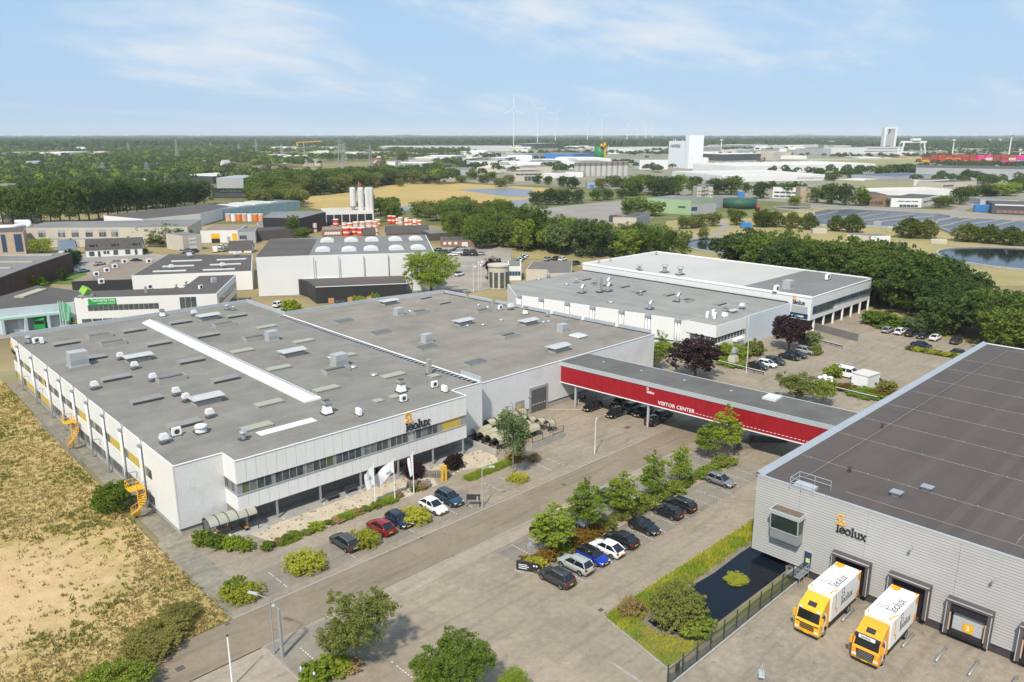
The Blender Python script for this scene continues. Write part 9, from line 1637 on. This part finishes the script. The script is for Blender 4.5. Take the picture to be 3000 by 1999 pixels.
def gabion(x0, y0, x1, y1, h, label):
    t = thing('gabion_wall', label, 'wall', (x0, y0, 0)); d = Vector((x1-x0, y1-y0, 0)); mb = MB(); rng = random.Random(int(x0*7)); n = int(d.length/.34); u = d.normalized(); s = Vector((-u.y, u.x, 0))
    for k in range(n):
        for r_ in range(int(h/.28)):
            for w_ in (-.28, .0, .28): c = u*(k*.34+.17)+s*(w_+rng.uniform(-.05, .05)); z = r_*.28; q = [rng.uniform(.11, .17) for _ in range(3)]; mb.frust(c.x-q[0], c.x+q[0], c.y-q[1], c.y+q[1], z, c.x-q[0]*.7, c.x+q[0]*.7, c.y-q[1]*.7, c.y+q[1]*.7, z+.27)
    o = mb.build('stones', mat('gabion_stone', (0.27, 0.235, 0.20), 0.95, 0.4, 3.0, col2=(0.15, 0.13, 0.115)), t); o['kind'] = 'stuff'
gabion(64.6, 84.6, 67.5, 81.6, 1.1, 'stone filled gabion wall by the yellow marker'); gabion(60.9, 83.4, 63.4, 80.9, 1.1, 'stone filled gabion wall by the right flagpole'); p = at('c', 2120, 1420); gabion(p.x-1.5, p.y+1, p.x+1.5, p.y-1.2, 1.0, 'stone filled gabion under the bridge near trees'); p = at('c', 2330, 1350); gabion(p.x-2, p.y+2, p.x+2, p.y-3, 1.1, 'long stone filled gabion in the shade of the bridge')
for k, (x, y) in enumerate(((51.4, 87.2), (54.4, 87.4))): o = MB().box(-.9, .9, -.25, .25, .42, .5).box(-.8, -.7, -.25, .25, 0, .42).box(.7, .8, -.25, .25, 0, .42).box(-.9, .9, .22, .28, .5, .95).build('bench', M_DARK, None, False, (x, y, 0)); tag(o, 'dark bench under the overhang, ' + ('left', 'right') [k] + ' of two', 'bench')
# stones on the pebble bed: too small to pick apart
mb = MB(); rng = random.Random(3)
for k in range(420): x, y, s = rng.uniform(39, 77), rng.uniform(81.2, 87), rng.choice([.05, .07, .1, .16]); mb.frust(x-s, x+s, y-s, y+s, 0, x-s*.5, x+s*.5, y-s*.5, y+s*.5, s*1.1, rng.randint(0, 1))
o = mb.build('pebbles', [mat('pale_pebble', (0.52, 0.44, 0.33), 0.9, 0.2, 3.0), mat('dark_pebble', (0.27, 0.225, 0.17), 0.9, 0.2, 3.0)]); tag(o, 'loose pebbles strewn over the pebble bed', 'pebbles', None, 'stuff')
# yard behind the bridge
p = at('d', 865, 870); hu = thing('equipment_hut', 'pale equipment hut with double doors in the ivy bed', 'hut', (p.x, p.y, 0), R(-8)); MB().box(0, 4.2, -1.0, 2.4, 0, 2.5).build('wall', M_FW, hu); MB().box(-.1, 4.3, -1.1, 2.5, 2.5, 2.62).build('roof', mat('hut_roof', (0.58, 0.54, 0.49), 0.7, 0.05), hu)
for k in range(2): cube('door', -.04, 0, -.8+k*1.55, .7+k*1.55, .1, 2.3, M_LETW, hu)
def rail_run(t_, pts, label):
    P = [at(t_, *q) for q in pts]; r = thing('guard_rail', label, 'rail', P[0]); mb = MB(); a, b_ = Vector((0, 0, .55)), P[1]-P[0]+Vector((0, 0, .55)); MB().bar(a, b_, .12, .3).build('rail', M_DARK, r); mb = MB()
    for k in range(6): c = a.lerp(b_, k/5); mb.bar((c.x, c.y, 0), (c.x, c.y, .7), .1, .1)
    mb.build('rail_post', M_DARK, r); MB().bar(a+Vector((0, 0, .18)), b_+Vector((0, 0, .18)), .16, .06).build('rail_cap', M_FW, r)
rail_run('d', ((610, 890), (1000, 985)), 'black and white guard rail by the equipment hut'); rail_run('c', ((1895, 645), (2310, 750)), 'black and white guard rail below the sculpture'); rail_run('d', ((430, 440), (680, 505)), 'low pale barrier rail with yellow end in front of the ramp wall')
p = at('c', 2030, 650); sc_ = thing('sculpture', 'grey abstract bust on a tall pale plinth', 'sculpture', p); MB().frust(-.9, .9, -.9, .9, 0, -.75, .75, -.75, .75, 1.9).build('plinth', M_BEI, sc_); MB().frust(-.6, .6, -.5, .5, 1.9, -.25, .3, -.2, .3, 2.7).dome(.0, 0, 2.6, .75, .55, 1.3, 10, 3).box(-.15, .7, -.6, .1, 2.7, 3.5).build('figure', mat('grey_stone', (0.3, 0.3, 0.29), 0.8, 0.2, 1.0), sc_)
p = at('d', 520, 800); mb = MB(); rng = random.Random(9)
for k in range(14): mb.dome(rng.uniform(-2.6, 2.6), rng.uniform(-1.2, 1.2), 0, rng.uniform(.5, .9), rng.uniform(.5, .8), rng.uniform(.5, 1.0), 8, 3)
o = mb.build('bag_heap', M_LETW, None, True, p); tag(o, 'heap of white bags left of the minibus', 'bags', None, 'stuff')
mc = thing('motorcycle', 'dark motorcycle parked under the left end of the bridge', 'motorcycle', (107.4, 90.4, 0), R(200)); 
for x in (-.7, .7): wo = inst('wheel', wheel_meshes(.31)[0], mc, (x, 0, .31), 0, (1, .6, 1)); inst('rim', wheel_meshes(.31)[1], wo)
MB().tube([(-.8, 0, .75), (-.2, 0, .8), (.25, 0, .95), (.55, 0, .85)], .17, 8).build('seat_and_tank', PT['black'], mc, True); MB().box(-.25, .3, -.16, .16, .28, .7).build('engine', M_TRIMB, mc); MB().bar((.7, 0, .31), (.45, 0, 1.1), .1, .08).build('fork', M_GALV, mc); MB().bar((.45, -.35, 1.1), (.45, .35, 1.1), .05, .05).build('handlebar', M_TRIMB, mc); MB().dome(.62, 0, .82, .14, .12, .2, 8, 3).build('headlight', M_HEAD, mc)
p = at('g', 1790, 1535); tp = thing('measuring_stand', 'small silver stand in the truck yard at the bottom', 'stand', p); MB().bar((-.5, -.3, .4), (.5, .3, .4), .5, .08).build('tray', M_ALU, tp)
for a in range(3): MB().bar((0, 0, 1.3), (.5*math.cos(a*2.1), .5*math.sin(a*2.1), 0), .04, .04).build('leg', M_ALU, tp)
mf = thing('mesh_fence', 'thin wire mesh fence in the field beside the hall', 'fence', at('a', 330, 1190)); P = [at('a', 330, 1190)-mf.location, at('a', 520, 1350)-mf.location, at('a', 750, 1590)-mf.location]; mb = MB()
for k in range(13): c = P[0].lerp(P[2], k/12); MB().bar((c.x, c.y, 0), (c.x, c.y, 1.9), .06, .06).build('post', M_GALV, mf)
for k in range(9): mb.bar(P[0]+Vector((0, 0, .2+k*.2)), P[2]+Vector((0, 0, .2+k*.2)), .02, .02)
mb.build('wires', M_GALV, mf)
for k in range(5): x = 61.9+6.65*k; o = MB().bar((-.7, -.9, .55), (.7, -.9, .55), .06, .16).bar((-.6, -.9, 0), (-.6, -.9, .6), .09, .09).bar((.6, -.9, 0), (.6, -.9, .6), .09, .09).build('tree_tie', mat('grey_wood', (0.30, 0.25, 0.19), 0.9, 0.15, 2.0), None, False, (x, 56.5, 0)); tag(o, 'low wooden rail at the foot of young tree number %d from the signboard' % (k+1), 'rail', 'tree rails')

# ================================================================== AIR
hz_m = bpy.data.materials.new('haze'); hz_m.use_nodes = True; ntt = hz_m.node_tree; ntt.nodes.clear(); ho = ntt.nodes.new('ShaderNodeOutputMaterial'); pv = ntt.nodes.new('ShaderNodeVolumePrincipled')
pv.inputs['Color'].default_value = (0.90, 0.965, 1.0, 1); pv.inputs['Density'].default_value = 0.00006; pv.inputs['Anisotropy'].default_value = -0.15; ntt.links.new(pv.outputs[0], ho.inputs['Volume'])
hb = MB().box(-21000, 21000, -21000, 21000, -1.5, 215).build('haze', hz_m); tag(hb, 'thin blue summer haze over the plain', 'haze', None, 'stuff')
